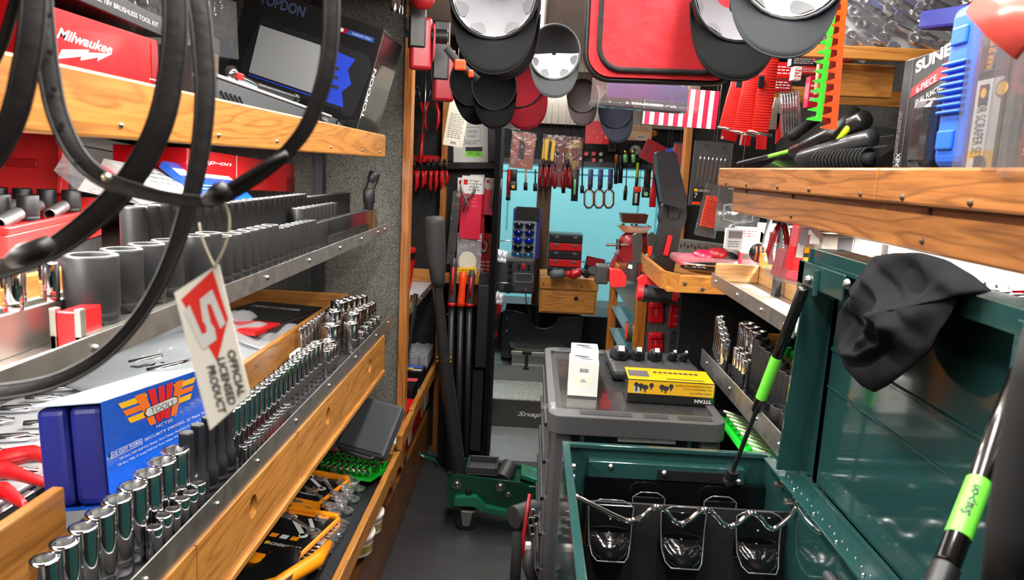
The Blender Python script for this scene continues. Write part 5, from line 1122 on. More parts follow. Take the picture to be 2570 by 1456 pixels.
for k in range(3): socket((.645,2.12-.055*k,ZR),.026,.155,'chrome','wide chrome socket behind the thin ones on the right counter, %s from far end'%nth(k+1),'wide chrome sockets on the right counter')
y=1.93;k=0
while y>1.64:
    r=.022-.008*(1.93-y)/.3; socket((.628+.0*k,y,ZR),round(r,3),round(.150-.04*(1.93-y)/.3,2),'impact','dark impact socket in the right counter row, %s from the far end'%nth(k+1),'dark impact sockets of the right row'); y-=2*round(r,3)+.001;k+=1
for k in range(4): socket((.590+.008*(k%2),1.63-.045*k,ZR),.023,.06,'impact','wide short impact socket by the green lid edge, %s from the far end'%nth(k+1),'wide short impact sockets by the lid')
def nutdriver(p,k,lb,grp,lean=.15):
    M=Matrix.Translation(V(p))@Matrix.Rotation(lean,4,'X')
    if 'nd' not in _sk:
        o=_sk['nd']=G(mat('socket_olive_chrome',(150,150,120),.15,1)).lathe([(.008,0),(.0085,.05),(.006,.055)],12).obj('bit_driver',base=M); WM[o]=M
        G(GRN).lathe([(.0085,.055),(.0105,.06),(.0105,.092),(.007,.097)],12).obj('green_cap',o)
    else:
        s=_sk['nd']; o=s.copy(); C.objects.link(o); o.matrix_world=M
        for ch in s.children: c=ch.copy(); C.objects.link(c); c.parent=o
    lab(o,lb%nth(k+1),'bit driver',grp)
for k in range(12): nutdriver((.755,2.13-.045*k,.935),k,'green capped bit driver nearest the right oak divider, %s from far end','front row of green capped drivers')
for k in range(12): nutdriver((.86,2.15-.045*k,.96),k,'green capped bit driver in the rear row on the right, %s from far end','rear row of green capped drivers')
t=thing('blister_pack','clear covered black tray under the rear green capped drivers','package',(.9,1.9,.933)); G(BLK).box((.82,1.45,.933),(1.05,2.2,.957)).obj('tray',t,world=True,bev=.004); G(CLH).box((.90,1.5,.97),(1.05,2.2,1.05)).obj('clear_cover',t,world=True)
lab(G(RED).box((1.0,1.75,.958),(1.06,1.86,1.06)).obj('red_block',bev=.01),'red plastic block at the back of the right counter','block')
# low green racks by the hinge
M=Matrix.Translation((.60,1.62,.83))@Matrix.Rotation(.35,4,'Y')
t=thing('wrench_organizer','green rack with pale wrench shanks low between cart and green lid','organizer',M=M)
G(GRN).box((-.06,-.14,-.01),(.06,.36,0)).obj('base',t)
for i in range(14):
    g=G(GRN); g.tube([(-.04,-.12+.034*i,0),(-.03,-.12+.034*i,.02)],.009,6); g.tube([(.03,-.12+.034*i,0),(.03,-.115+.034*i,.024)],.009,6); g.obj('clip',t)
    g=G(mat('pale_shank',(226,220,196),.3,.5)); g.tube([(-.06,-.115+.034*i,.022),(.05,-.10+.034*i,.026)],.0045,6); g.sphere((.055,-.10+.034*i,.026),.009); g.obj('shank',t)
t=thing('low_counter','lower right bin deck under the impact socket counter','shelf',(.8,1.6,.7)); G(BLKM).box((.62,.5,.74),(1.08,2.3,.76)).obj('deck',t,world=True)
# mid shelf goods
def rp(x,y,X): return px(x,y,X=X)
o,w,h=pk('blister_pack','large clear pack of steel picks hanging by the right oak post','package',[(1728,515,'Y',3.0),(1822,522,'Y',3.0),(1742,352,'Y',3.0)],.02,CLH,[('r',.08,.02,.55,.28,BKC),('t','GEARWRENCH',.22,.22,.045,WHI,{'w':.3}),('r',.1,.22,.2,.265,YEL),('t','7',.12,.12,.08,WHI),('r',.08,.02,.3,.06,ORR),('e',.3,.94,.05,.02,INK),('e',.75,.94,.05,.02,INK)],at=('Y',3.0))
g=G(CHR)
for i in range(7): g.tube([(w*(.15+.11*i),h*.30,-.01),(w*(.18+.11*i),h*.72,-.01),(w*(.24+.11*i),h*.82,-.01)],.0035,6)
g.obj('picks',o)
for j,(x0,y0,x1,y1,lb) in enumerate(((1785,430,1812,445,'a'),)):
    pass
o,w,h=pk('blister_pack','red ribbed grips in a clear pack hanging over the middle right shelf','package',[(1745,590,'Y',2.6),(1795,600,'Y',2.6),(1768,458,'Y',2.6)],.03,CLH,None,at=('Y',2.6))
for u in (.15,.5):
    g=G(ORR); g.box((w*u,h*.18,-.025),(w*(u+.28),h*.78,-.004)); 
    for i in range(12): g.box((w*u-.002,h*(.2+.045*i),-.004),(w*(u+.28)+.002,h*(.22+.045*i),.001))
    g.obj('grip',o,bev=.002)
o,w,h=pk('blister_pack','clear shell with a dark rounded tool on black card, middle right','package',[(1795,572,'Y',2.5),(1892,580,'Y',2.5),(1808,455,'Y',2.5)],.02,BKC,[('r',.3,.75,.55,.95,REDD),('r',.2,.85,.9,.87,WHI)],at=('Y',2.5))
g=G(LGR); g.tube([(w*.15,h*.2,.01),(w*.15,h*.5,.012),(w*.5,h*.55,.012),(w*.9,h*.5,.01),(w*.9,h*.2,.008),(w*.5,h*.15,.01)],.005,8,closed=True); g.m(DGR).box((w*.2,h*.22,.0),(w*.85,h*.46,.012)); g.obj('tool',o)
G(CLH).box((-.008,-.008,.014),(w+.008,h+.008,.02)).obj('clear_shell',o)
pk('tool_roll','clear faced tray of small chrome bits along the far right window shelf','tray',[(1700,640,'Y',2.9),(1830,660,'Y',2.7),(1704,600,'Y',2.9)],.05,mat('bits_tray_grey',(120,122,120),.4,.4),[('e',.06+.07*i,.6+.1*(i%2),.02,.12,STL) for i in range(13)],at=('Y',2.9))
t=thing('tool_pack','magenta and clear curved packs lying on the oak tray','package',px(1760,650,Y=2.4))
for i,(x,y,m_) in enumerate(((1730,655,PNK),(1765,645,MAG),(1800,640,REDD),(1825,650,BLK))): g=G(m_); q=px(x,y,Y=2.4); g.sphere(q,.04,sq=(1,1.1,.6)); g.obj('packed_part',t,world=True)
G(CLP).box(px(1705,668,Y=2.32),px(1850,640,Y=2.5)).obj('clear_cover',t,world=True,bev=.01)
t=thing('oval_tray','glossy black oval tray resting in the oak tray','tray',px(1780,680,Y=2.3)); g=G(mat('gloss_black',(10,10,11),.05,coat=1)); c=px(1785,672,Y=2.34); g.sphere(c,.1,n=24,sq=(1,.5,.22)); g.obj('body',t,world=True); g=G(CHR); g.tube([(c.x+.1*math.cos(a),c.y+.05*math.sin(a),c.z+.012) for a in [2*pi*i/24 for i in range(24)]],.003,6,closed=True); g.obj('rim',t,world=True)
# red-striped screwdriver handle, disc, pliers
t=thing('striped_driver','round ended driver with orange red stripes and a long grey shaft','tool',px(1905,640,Y=2.1)); c=px(1905,635,Y=2.1)
g=G(BLK); g.sphere(c,.028); g.obj('end_ball',t,world=True); g=G(ORR)
for i in range(4): g.tube([c+V(-.016+.011*i,-.022,.02),c+V(-.016+.011*i,-.0285,0),c+V(-.016+.011*i,-.022,-.02)],.0025,5)
g.obj('stripes',t,world=True); g=G(GRY); g.cyl(c+V(.01,0,.02),px(1935,540,Y=2.15),.007); g.obj('shaft',t,world=True)
lab(G(mat('pale_yellow_disc',(222,216,150),.5)).cyl(px(1890,612,Y=2.3),px(1890,612,Y=2.3)+V(0,.01,0),.045,n=28).obj('round_label'),'pale yellow round disc standing behind the striped driver','disc')
P=px(1962,560,X=.60); t=thing('pliers','dark red handled pliers standing upright behind the steel upright','pliers',P)
for s in (-1,1): g=G(REDD); g.tube([P+V(s*.004,0,0),P+V(s*.016,0,-.03),P+V(s*.022,0,-.07),P+V(s*.015,0,-.10)],[.006,.008,.008,.006],8); g.obj('grip',t,world=True)
g=G(BLK); g.tube([P+V(0,0,-.004),P+V(0,0,.03)],[.009,.005],8); g.obj('jaw',t,world=True)
t=thing('upright_post','black steel upright rising under the upper right boards','post',(.62,1.9,1.2)); G(mat('upright_steel')).box((.64,1.90,1.2),(.655,1.93,1.42)).obj('channel',t,world=True)
MP=[(1850,570,1905,600,2.2,WHI,[('ln',.1,.2,.9,.8,3,REDD)],'white and red printed pack behind the round disc'),(1905,560,1950,610,2.3,CRM,None,'cream pack wedged beside the steel upright'),
 (1985,560,2010,680,1.55,RED,[('r',.2,.3,.9,.6,WHI)],'red and white narrow pack right of the red pliers'),(2000,570,2060,620,1.5,CLH,[('r',.1,.1,.4,.9,GRY),('r',.5,.2,.9,.9,WHI)],'clear pack of grey parts under the right boards'),
 (2060,590,2140,640,1.5,CRM,[('r',.5,.1,.95,.9,GRY)],'cream and grey boxed pack under the right boards'),(2140,590,2210,640,1.55,mat('pack_grey_taupe',(130,124,116),.5),None,'taupe grey carton under the right boards'),
 (1995,620,2060,655,1.6,YEL,[('r',.3,.3,.7,.6,INK)],'yellow and black label pack by the upright')]
for x0,y0,x1,y1,Y,m_,D,lb in MP: pk('blister_pack',lb,'package',[(x0,y1,'Y',Y),(x1,y1+3,'Y',Y),(x0,y0,'Y',Y)],.04,m_,D,at=('Y',Y))
o,w,h=pk('tool_pack','large clear pack with a dark red block beside the lid corner','package',[(1960,700,'Y',1.62),(2045,722,'Y',1.62),(1975,628,'Y',1.62)],.08,REDD,[('r',.1,.1,.5,.35,MAG),('r',.3,.6,.9,.9,TAN)],at=('Y',1.62)); G(CLH).box((-.01,-.005,-.09),(w+.01,h+.01,.008)).obj('clear_shell',o)
o=G(BLK).tube([px(1945,690,Y=1.8),px(1985,668,Y=1.8),px(2030,660,Y=1.8)],.006).obj('black_hook'); lab(o,'thin black hooked tool lying before the clear red pack','tool')
# red socket case and white slotted board behind the lid
pk('price_board','white slotted strip above the red socket case behind the lid','board',[(2200,660,'X',1.0),(2600,760,'X',1.0),(2210,600,'X',1.0)],.01,WHI,[('r',.03+.06*i,.1,.04+.06*i,.25,INK) for i in range(16)],at=('X',1.0))
t=thing('socket_case','open red moulded case of dark sockets behind the green lid','socket case',(.78,1.0,1.2))
bl,br,tl=px(2360,735,X=.60),px(2640,800,X=.60),px(2270,640,X=.85)
M,w,h=frame3(bl,br,tl); W_=WM[t].inverted(); g=G(RPK); g.T=W_@M; g.box((-.02,-.02,-.05),(w+.02,h+.1,-.02)); 
for a,b in (((-.02,-.02,-.02),(w+.02,-.008,0)),((-.02,h*.62,-.02),(w+.02,h*.66,0)),((-.02,-.008,-.02),(-.008,h+.08,0))): g.box(a,b)
g.obj('tray',t,bev=.003)
for i in range(12): lying(M@Matrix.Translation((.012+.0265*i,.0,-.006))@Matrix.Rotation(-pi/2,4,'X')@Matrix.Rotation(0,4,'X')@Matrix.Rotation(0,4,'Z')@Matrix.Diagonal((1,1,1,1)),.0115,.075,mat('socket_gunmetal',(120,118,116),.35,.9),'gunmetal deep socket lying in the red case behind the lid, %s from the left'%nth(i+1),'gunmetal sockets behind the lid','gunmetal_socket')
# ---- packs on the upper right shelf, leaning
XR=.575
bl,br,tl=px(2235,440,X=.60),px(2320,440,X=.60),px(2170,185,X=.60)
o,w,h=pk('socket_set_carton','black ratchet set carton with red stripe and white lettering, upper right shelf','box',[(2235,440,'X',.62),(2345,440,'X',.62),(2150,190,'X',.62)],.05,BKC,
 [('t','SUNEX',.30,.86,.10,WHI,{'w':.95,'bold':.04,'rot':.15}),('p',[(.25,.66),(1.0,.78),(1.0,.90),(.25,.74)],REDD),('t','6-PIECE',.38,.69,.055,WHI,{'w':.42,'rot':.22}),('t','DUAL FUNCTION',.40,.59,.045,WHI,{'w':.62,'rot':.22}),
  ('r',.22,0,.23,1,GRY),('t','DUAL FUNCTION RATCHET & SOCKETS SET',.12,.03,.06,INKG,{'w':.72,'rot':pi/2}),('t','SUNEX',.20,.03,.07,WHI,{'w':.22,'rot':pi/2})],at=('X',.62))
DBK=mat('package_wrinkled_black',(40,40,42),.15,coat=1,bump=.9,bs=60)
pk('tool_pouch','black shrink wrapped tool leaning on the lettered black carton','package',[(2262,425,'X',.595),(2310,425,'X',.595),(2222,262,'X',.595)],.04,DBK,None,at=('X',.595),bev=.015)
# blue case
bl,br,tl=px(2330,425,X=.585),px(2402,425,X=.585),px(2243,75,X=.585)
M,w,h=frame3(bl,br,tl); t=thing('blue_case','bright blue ribbed plastic case leaning on the upper right shelf','case',M=M)
G(BLUC).box((0,0,-.09),(w,h,0)).obj('shell',t,bev=.018,bseg=4)
g=G(BLUC)
for i in range(8): g.box((w*.1,h*(.34+.042*i),-.002),(w*.9,h*(.36+.042*i),.006))
g.obj('grip_ribs',t,bev=.002); G(BLUC).box((w*.25,h*.75,-.001),(w*.75,h*.86,.004)).obj('latch_pad',t,bev=.003); G(BLUC).box((w*.2,h*.12,-.001),(w*.75,h*.24,.004)).obj('latch_pad',t,bev=.003)
g=G(BLUC)
for i in range(11): g.box((-.005,h*(.28+.045*i),-.07),(.0,h*(.30+.045*i),-.012))
g.obj('side_ribs',t,bev=.002)
o,w,h=pk('wrapped_pack','purple film wrapped thin pack beside the blue case','package',[(2404,428,'X',.575),(2425,428,'X',.575),(2288,82,'X',.575)],.06,mat('purple_film',(74,66,130),.12,coat=1,bump=.9,bs=70),None,at=('X',.575),bev=.006)
bl,br,tl=px(2420,432,X=.565),px(2490,432,X=.565),px(2305,78,X=.565)
o,w,h=pk('scraper_pack','tall clear pack with black card and yellow scraper label, upper right shelf','package',[(2420,432,'X',.565),(2500,432,'X',.565),(2295,80,'X',.565)],.05,BKC,
 [('r',.1,.60,.75,.97,GRY),('r',.13,.61,.73,.96,BKC),('t','Visit us at www.',.30,.86,.10,YEL,{'w':.8,'rot':-pi/2-.1}),('e',.42,.86,.11,.03,BLUC),
  ('r',.05,.0,.85,.55,WHI),('r',.05,.0,.85,.13,YEL),('e',.45,.04,.25,.06,INK),('t','RAZOR SCRAPER SET',.16,.50,.10,INK,{'w':1.3,'rot':-pi/2}),('r',.16,.40,.45,.52,INK),('e',.30,.47,.09,.03,YEL),('e',.85,.48,.2,.05,INK),('e',.85,.48,.17,.04,YEL),('r',.1,.02,.3,.08,WHI)],at=('X',.565))
G(CLH).box((-.004,-.003,.003),(w+.004,h+.006,.018)).obj('clear_shell',o,bev=.006)
o,w,h=pk('pneumatic_pack','black pack with barcode and gold sideways lettering, upper right shelf','package',[(2500,440,'X',.56),(2545,440,'X',.56),(2375,40,'X',.56)],.05,DGR,
 [('bar',.18,.72,.85,.93),('t','Pneumatic Tool Company',.62,.60,.16,GOLD,{'w':2.2,'rot':-pi/2}),('r',.0,.0,.45,.45,GRY)],at=('X',.56))
G(CLH).box((-.004,-.003,.003),(w+.004,h+.006,.02)).obj('clear_shell',o,bev=.006)
o,w,h=pk('socket_pack','clear pack with white impact lettering near the right picture edge','package',[(2545,440,'X',.55),(2600,440,'X',.55),(2425,35,'X',.55)],.05,mat('pack_dark_brown',(52,44,44),.3,coat=.4),
 [('t','DRIVE AXLE NUT',.25,.34,.16,WHI,{'w':1.3,'rot':-pi/2,'bold':.03}),('t','SOCKET SET',.55,.22,.16,WHI,{'w':.9,'rot':-pi/2,'bold':.03}),('r',.1,.1,.25,.5,REDD)],at=('X',.55))
G(CLH).box((-.004,-.003,.003),(w+.004,h+.006,.02)).obj('clear_shell',o,bev=.006)
o,w,h=pk('red_tool_pack','clear shell holding a red plastic tool at the right picture edge','package',[(2600,440,'X',.54),(2680,440,'X',.54),(2460,20,'X',.54)],.06,CLH,[('p',[(.1,.45),(.5,.5),(.6,.8),(.15,.78)],RED),('p',[(.2,.85),(.8,.85),(.7,.95),(.3,.95)],BLK)],at=('X',.54))
pk('navy_case','dark navy case lying behind the blue one, top right','case',[(2300,75,'X',.75),(2450,60,'X',.75),(2290,30,'X',.75)],.1,BLUD,None,at=('X',.75),bev=.006)
lab(G(mat('red_translucent',(240,90,80),.3)).ribbon([px(2470,-30,X=.42),px(2530,30,X=.42),px(2600,80,X=.42)],.05,.004,(-1,0,.3)).obj('red_flap'),'pale red hanging flap at the top right picture corner','flap')
# dark goods lying on the shelf, far part
GD=mat('wiper_dark',(44,46,48),.35,coat=.3)
for k,(a,b,r,m_,lb) in enumerate((((2005,400),(2190,345),.020,GD,'thick dark grey tube tool lying nearest on the upper right shelf'),((1990,385),(2170,300),.022,BKC,'black boxed tool lying behind the grey tube'),((1870,408),(2010,372),.006,LIME,'thin green and silver striped rod lying at the far shelf end'),
   ((1850,412),(1960,385),.008,BLK,'slim black rod at the far end of the upper right shelf'),((2080,345),(2150,275),.012,BLK,'black clip tool pointing up beside the green comb'),((2100,352),(2165,285),.008,FLY,'fluorescent edged bar beside the black clip tool'),((1985,345),(2045,300),.014,BLKM,'black square bar under the green comb tip'),((2060,405),(2190,398),.014,BLKM,'black coiled hose lying by the lettered carton'))):
    A=px(*a,X=.64+.02*(k%3)); B=px(*b,X=.72); t=thing('packed_tool',lb,'tool',A); g=G(m_); g.tube([A,A.lerp(B,.06),A.lerp(B,.5),B],[r*.7,r,r,r],10); g.obj('body',t,world=True)
    if k==7:
        g=G(BLKM); d=(B-A)/14
        for i in range(14): q=A+d*i; g.tube([q+V(0,.0,.0)+V(0,math.cos(a2)*.004,math.sin(a2)*.024)+V(.022*math.cos(a2),0,0) for a2 in [2*pi*j/12 for j in range(12)]],.003,5,closed=True)
        g.obj('coils',t,world=True)
pk('wiper_pack','long black glossy pack slanting up under the green comb','package',[(1900,425,'X',.62),(2200,400,'X',.85),(1960,345,'X',.85)],.03,BKC,[('r',.1,.3,.9,.34,GRY),('r',.2,.6,.8,.63,GRY)],at=('X',.7))
# oak boards high on the right and the wrench display
t=thing('wrench_display','high right oak edged display board packed with chrome wrenches','display',(.78,1.72,1.77))
z=px(2000,112,Y=1.70).z
G(OAKX).box((.47,1.68,z-.028),(1.08,1.70,z)).obj('bottom_board',t,world=True,bev=.003); G(mat('display_grey',(170,170,172),.5)).box((.44,1.72,z),(1.08,1.735,2.12)).obj('back_panel',t,world=True)
G(OAKX).box((.63,1.74,z-.10),(.80,1.76,z-.028)).obj('support_board',t,world=True,bev=.003)
k=0
for r in range(9):
    for c in range(9):
        k+=1; x=.47+.068*c+.02*(r%2); zz=z+.022+.026*r
        T=Matrix.Translation((x,1.700-.006*(c%2),zz))@Matrix.Rotation(pi/2,4,'X')@Matrix.Rotation(-.45+.12*math.sin(k*2.3),4,'Z')@Matrix.Rotation(.5*math.sin(k*1.7),4,'X')
        wrench(T,.09 if k%3 else .11,'chrome wrench on high right display, %s row from below, %s from left'%(nth(r+1),nth(c+1)),'chrome wrenches on the high display',m=mat('wrench_bright_chrome',(240,240,243),.2,.92),ring=.012,w=.012,hook=.013,t=.010)
# red goods and packs behind the straps
t=thing('oak_cabinet_edge','oak board behind the red straps high on the right','board',(.7,2.3,1.6)); q=px(1960,215,Y=2.25); G(OAKX).box((q.x-.06,2.25,q.z-.045),(1.08,2.27,q.z+.0)).obj('board',t,world=True)
for k,(x0,y0,x1,y1,Y,m_,lb) in enumerate(((1945,155,1990,195,2.1,RED,'bright red clip pack left of the steel bits pack'),(1985,140,2050,165,2.0,BKC,'black long pack with white lettering under the wrench board'),(1990,165,2010,200,1.95,WHI,'small white card hanging under the black pack'),(2010,165,2060,185,2.0,RED,'red pliers pack beside the white card'),(2025,190,2060,270,1.9,MAG,'magenta and blue upright pack beside the green comb'),(1940,195,1985,230,2.2,REDD,'dark red pack low behind the red straps'),(2100,130,2140,155,1.9,REDD,'dark red clamp right of the orange comb'))):
    pk('blister_pack',lb,'package',[(x0,y1,'Y',Y),(x1,y1+2,'Y',Y),(x0,y0,'Y',Y)],.03,m_,[('ln',.1,.2,.9,.8,3,WHI if m_ is not WHI else RED)],at=('Y',Y))
o,w,h=pk('bit_pack','clear pack of chrome bits standing beside the green comb','package',[(1965,345,'Y',1.95),(2012,340,'Y',1.95),(1970,230,'Y',1.95)],.02,CLH,None,at=('Y',1.95)); g=G(CHR)
for i in range(6): g.tube([(w*(.1+.15*i),h*.1,-.01),(w*(.1+.15*i),h*.6,-.01),(w*(.12+.15*i),h*.95,-.01)],[.004,.003,.005],6)
g.obj('bits',o)
STN=mat('knife_steel',(176,168,158),.3,.9)
for k,(pts,m_,lb) in enumerate((([(1925,325),(1950,325),(1968,245),(1945,245),(1938,270),(1925,290)],STN,'steel scalloped plate with small holes by the straps'),([(1945,362),(1966,340),(1970,285),(1950,285)],RED,'red strip with rivets beside the steel plate'),([(1897,375),(1922,375),(1925,330),(1900,330)],RED,'red rectangular strip under the red straps'))):
    Y=2.0; P=[px(a,b,Y=Y) for a,b in pts]; g=G(m_); g.prism([(p.x,p.z) for p in P],0,.004,Matrix.Translation((0,Y,0))@Matrix(((1,0,0,0),(0,0,-1,0),(0,1,0,0),(0,0,0,1)))); o=g.obj(('scalloped_plate','riveted_strip','red_strip')[k]); lab(o,lb,'blade')
hcard('blister_card','pair of red blister cards on the right carpet under the straps','card',1812,328,1850,352,3.2,REDC,[('r',.0,.0,.15,.3,CRM)],-.15,.01); hcard('blister_card','thin white edged red card on the right carpet','card',1860,325,1885,365,3.1,REDC,[('r',.0,0,.15,1,WHI)],-.1,.01)
# ================================================================ DISPLAY CABINET, TRIPOD LIGHT
A=px(1612,745,Y=2.8); B=px(1740,745,Y=2.8); F=px(1533,655,Y=3.75); X0=A.x
t=thing('display_case','low oak display case with slanted glass shelves right of the aisle','display case',(.6,3.2,0)); zt=A.z
ODK=oak('oak_orange_dark',2,(178,104,34),(120,62,20))
g=G(ODK); g.box((X0-.02,2.79,0),(X0+.02,2.83,zt)); g.obj('near_post',t,world=True,bev=.003); g=G(ODK); g.box((X0-.02,3.72,0),(X0+.02,3.76,zt+.01)); g.obj('far_post',t,world=True,bev=.003)
G(mat('panel_slate_grey',(74,76,78),.5)).box((X0+.02,2.80,0),(1.05,2.81,zt)).obj('end_panel',t,world=True)
G(OAKY).box((X0-.02,3.5,zt),(X0+.25,3.76,zt+.03)).obj('top_block',t,world=True,bev=.003)
G(NAV).box((X0+.02,2.80,zt-.005),(1.05,3.5,zt)).obj('top_mat',t,world=True)
GSH=mat('glass_shelf_edge',(92,112,116),.35,.1)
for i in range(5): G(GSH).box((X0-.012,2.84,zt-.10-.115*i),(X0+.30,3.72,zt-.092-.115*i)).obj('glass_shelf',t,world=True)
G(mat('cabinet_back',(92,72,54),.6)).box((X0+.31,2.82,0),(X0+.32,3.74,zt-.01)).obj('back_panel',t,world=True)
G(CLR).box((X0-.014,2.84,zt-.09),(X0-.010,3.72,zt+.07)).obj('glass_front',t,world=True)
for k,(x,y,Y,c) in enumerate(((1580,832,2.95,ORR),(1598,838,2.9,FLY))):
    P=px(x,y,Y=Y); t=thing('tape_measure','round tape measure with %s on the glass shelf'%('an orange face' if k==0 else 'a yellow green face'),'tape measure',P)
    G(DGR).cyl(P+V(-.012,0,0),P+V(.03,.0,0),.042,n=24).obj('case',t,world=True); G(c).cyl(P+V(-.014,0,0),P+V(-.012,0,0),.034,n=24).obj('face',t,world=True)
for k,(x0,y0,x1,y1) in enumerate(((1627,755,1666,812),(1627,835,1664,885))):
    o,w,h=pk('wall_clip','red moulded tool clip on the grey panel, %s one'%('upper' if k==0 else 'lower'),'clip',[(x0,y1,'Y',2.79),(x1,y1,'Y',2.79),(x0,y0,'Y',2.79)],.015,RED,[('e',.3,.5,.08,.05,INK),('e',.7,.5,.08,.05,INK),('r',.45,.35,.52,.65,PNK)],at=('Y',2.79),bev=.005); G(RED).box((w*.1,h*.72,0),(w*.9,h*.95,.012)).obj('top_lip',o,bev=.004)
o,w,h=pk('wall_clip','large red moulded holder at the right of the grey panel','clip',[(1676,822,'Y',2.79),(1745,828,'Y',2.79),(1676,765,'Y',2.79)],.015,RED,[('r',.15,.15,.35,.2,PNK),('r',.15,.5,.35,.55,PNK),('r',.15,.8,.35,.85,PNK),('r',.5,0,.52,1,REDD)]+[('e',.75,.18+.32*i,.05,.05,INK) for i in range(3)],at=('Y',2.79),bev=.005)
lab(G(BLKM).box(px(1682,892,Y=2.74),px(1738,832,Y=2.78)).obj('black_pad',bev=.012),'black rounded pad under the large red holder','pad')
t=thing('yoke_light','folded black tripod work light with red feet standing on the display case','work light',px(1660,740,Y=2.6))
TF=lambda Y:Matrix.Translation((0,Y,0))@Matrix(((1,0,0,0),(0,0,-1,0),(0,1,0,0),(0,0,0,1)))
def plate(name,pts,Y,th,m_,par,bev=.004):
    P=[px(a,b,Y=Y) for a,b in pts]; g=G(m_); g.prism([(p.x,p.z) for p in P],-th/2,th/2,TF(Y)); return g.obj(name,par,world=True,bev=bev)
BLB=mat('light_black_blue',(34,36,42),.32)
plate('upper_arm',[(1643,384),(1656,378),(1668,383),(1686,380),(1694,388),(1696,402),(1712,470),(1719,492),(1719,518),(1712,526),(1697,520),(1672,514),(1660,510),(1655,480),(1647,430)],2.58,.07,BLB,t,.006)
plate('hinge_block',[(1674,512),(1700,516),(1700,548),(1676,546)],2.60,.05,BLK,t)
plate('lower_arm',[(1662,512),(1674,508),(1676,545),(1700,548),(1706,516),(1719,522),(1718,545),(1714,562),(1706,572),(1690,660),(1686,680),(1684,702),(1676,706),(1625,698),(1620,688),(1624,664),(1640,640),(1656,560),(1653,545)],2.62,.07,BLK,t,.006)
plate('foot_post',[(1638,690),(1662,694),(1660,716),(1640,714)],2.60,.04,BLK,t)
plate('red_label',[(1676,590),(1688,592),(1676,642),(1664,640)],2.58,.004,RED,t,0)
plate('red_frame',[(1600,700),(1612,690),(1690,704),(1702,716),(1694,728),(1684,722),(1618,712),(1614,728),(1602,722)],2.58,.03,mat('red_foot',(226,44,50),.35),t)
g=G(DGR); g.cyl(px(1612,736,Y=2.56),px(1690,742,Y=2.56),.022,n=16); g.obj('cross_tube',t,world=True)
g=G(mat('red_foot'))
for x,y in ((1606,728),(1692,734)): g.cyl(px(x-7,y+6,Y=2.56),px(x+7,y+7,Y=2.56),.028,n=12)
g.obj('end_collars',t,world=True,bev=.004)
plate('arm_bracket',[(1608,745),(1690,748),(1688,756),(1606,753)],2.58,.08,BLK,t)
g=G(DGR); q=px(1530,688,Y=2.7); g.cb(q+V(-.03,.0,0),(.045,.07,.07)); g.obj('side_grille',t,world=True,bev=.006)
plate('red_side_pod',[(1530,674),(1560,678),(1570,690),(1568,716),(1535,718),(1528,708)],2.66,.06,mat('red_foot'),t,.008)
plate('left_strut',[(1588,590),(1598,584),(1610,588),(1612,612),(1600,695),(1586,705),(1590,640)],2.75,.03,mat('strut_grey',(64,66,64),.4),t); plate('second_strut',[(1624,588),(1636,582),(1646,590),(1642,650),(1628,650)],2.85,.03,mat('strut_grey'),t)
plate('orange_tag',[(1627,618),(1637,618),(1635,655),(1624,655)],2.82,.01,ORR,t,0)
# bench grinder/vise and rack behind
t=thing('bench_vise','dark red painted bench grinder on the far end of the display case','grinder',px(1575,640,Y=3.7)); q=px(1585,610,Y=3.65)
VRD=mat('vise_red',(150,30,36),.35,coat=.3)
g=G(VRD); g.cyl(q+V(-.01,-.02,0),q+V(.06,.04,0),.06,n=20); g.sphere(q+V(-.01,-.02,0),.058,sq=(1,.6,1)); g.obj('wheel_guard',t,world=True); g=G(VRD); g.prism([(-.08,-.09),(.08,-.09),(.05,.02),(-.03,.03)],-.05,.05,Matrix.Translation(q+V(-.02,0,-.04))@Matrix(((1,0,0,0),(0,0,-1,0),(0,1,0,0),(0,0,0,1)))); g.obj('base',t,world=True,bev=.01)
g=G(STL); g.cyl(q+V(-.13,-.05,-.01),q+V(-.02,-.05,-.005),.007); g.cyl(q+V(-.07,-.05,-.03),q+V(-.07,-.05,.02),.012); g.obj('screw',t,world=True)
t=thing('parts_dish','silver dish with a copper rimmed pan standing on top, by the window','dish',px(1590,575,Y=3.7)); a=px(1548,563,Y=3.65); b=px(1632,566,Y=3.65)
g=G(CHR); g.add([],[]); g.box((a.x,3.6,a.z-.004),(b.x,3.75,a.z)); g.prism([(a.x,a.z-.004),(b.x,a.z-.004),(b.x-.03,a.z-.035),(a.x+.03,a.z-.035)],0,.15,TF(3.75)); g.obj('dish',t,world=True)
g=G(mat('copper_dark',(110,62,48),.3,.8)); a=px(1556,558,Y=3.65); b=px(1624,560,Y=3.65); g.prism([(a.x+.01,a.z),(b.x-.01,a.z),(b.x,a.z+.045),(a.x,a.z+.045)],0,.1,TF(3.72)); g.obj('pan',t,world=True,bev=.004)
g=G(DGR); a=px(1590,610,Y=3.68); b=px(1590,570,Y=3.68); g.cyl(a,b,.03); g.obj('pedestal',t,world=True)
pk('tool_case','open clear lidded case of red tools on the display case top','case',[(1560,700,'Y',2.95),(1612,712,'Y',2.9),(1553,648,'Y',3.0)],.06,mat('clear_dark_lid',(60,50,52),.1,coat=1),[('r',.1,.6,.5,.8,WHI),('r',.5,.1,.9,.5,RED)],at=('Y',2.95))
hcard('blister_pack','red lettered black bar pack standing between the light struts','package',1600,660,1612,705,2.7,BLK,[('t','Milwaukee',.7,.08,.22,RED,{'w':3.2,'rot':pi/2})],0,.02)

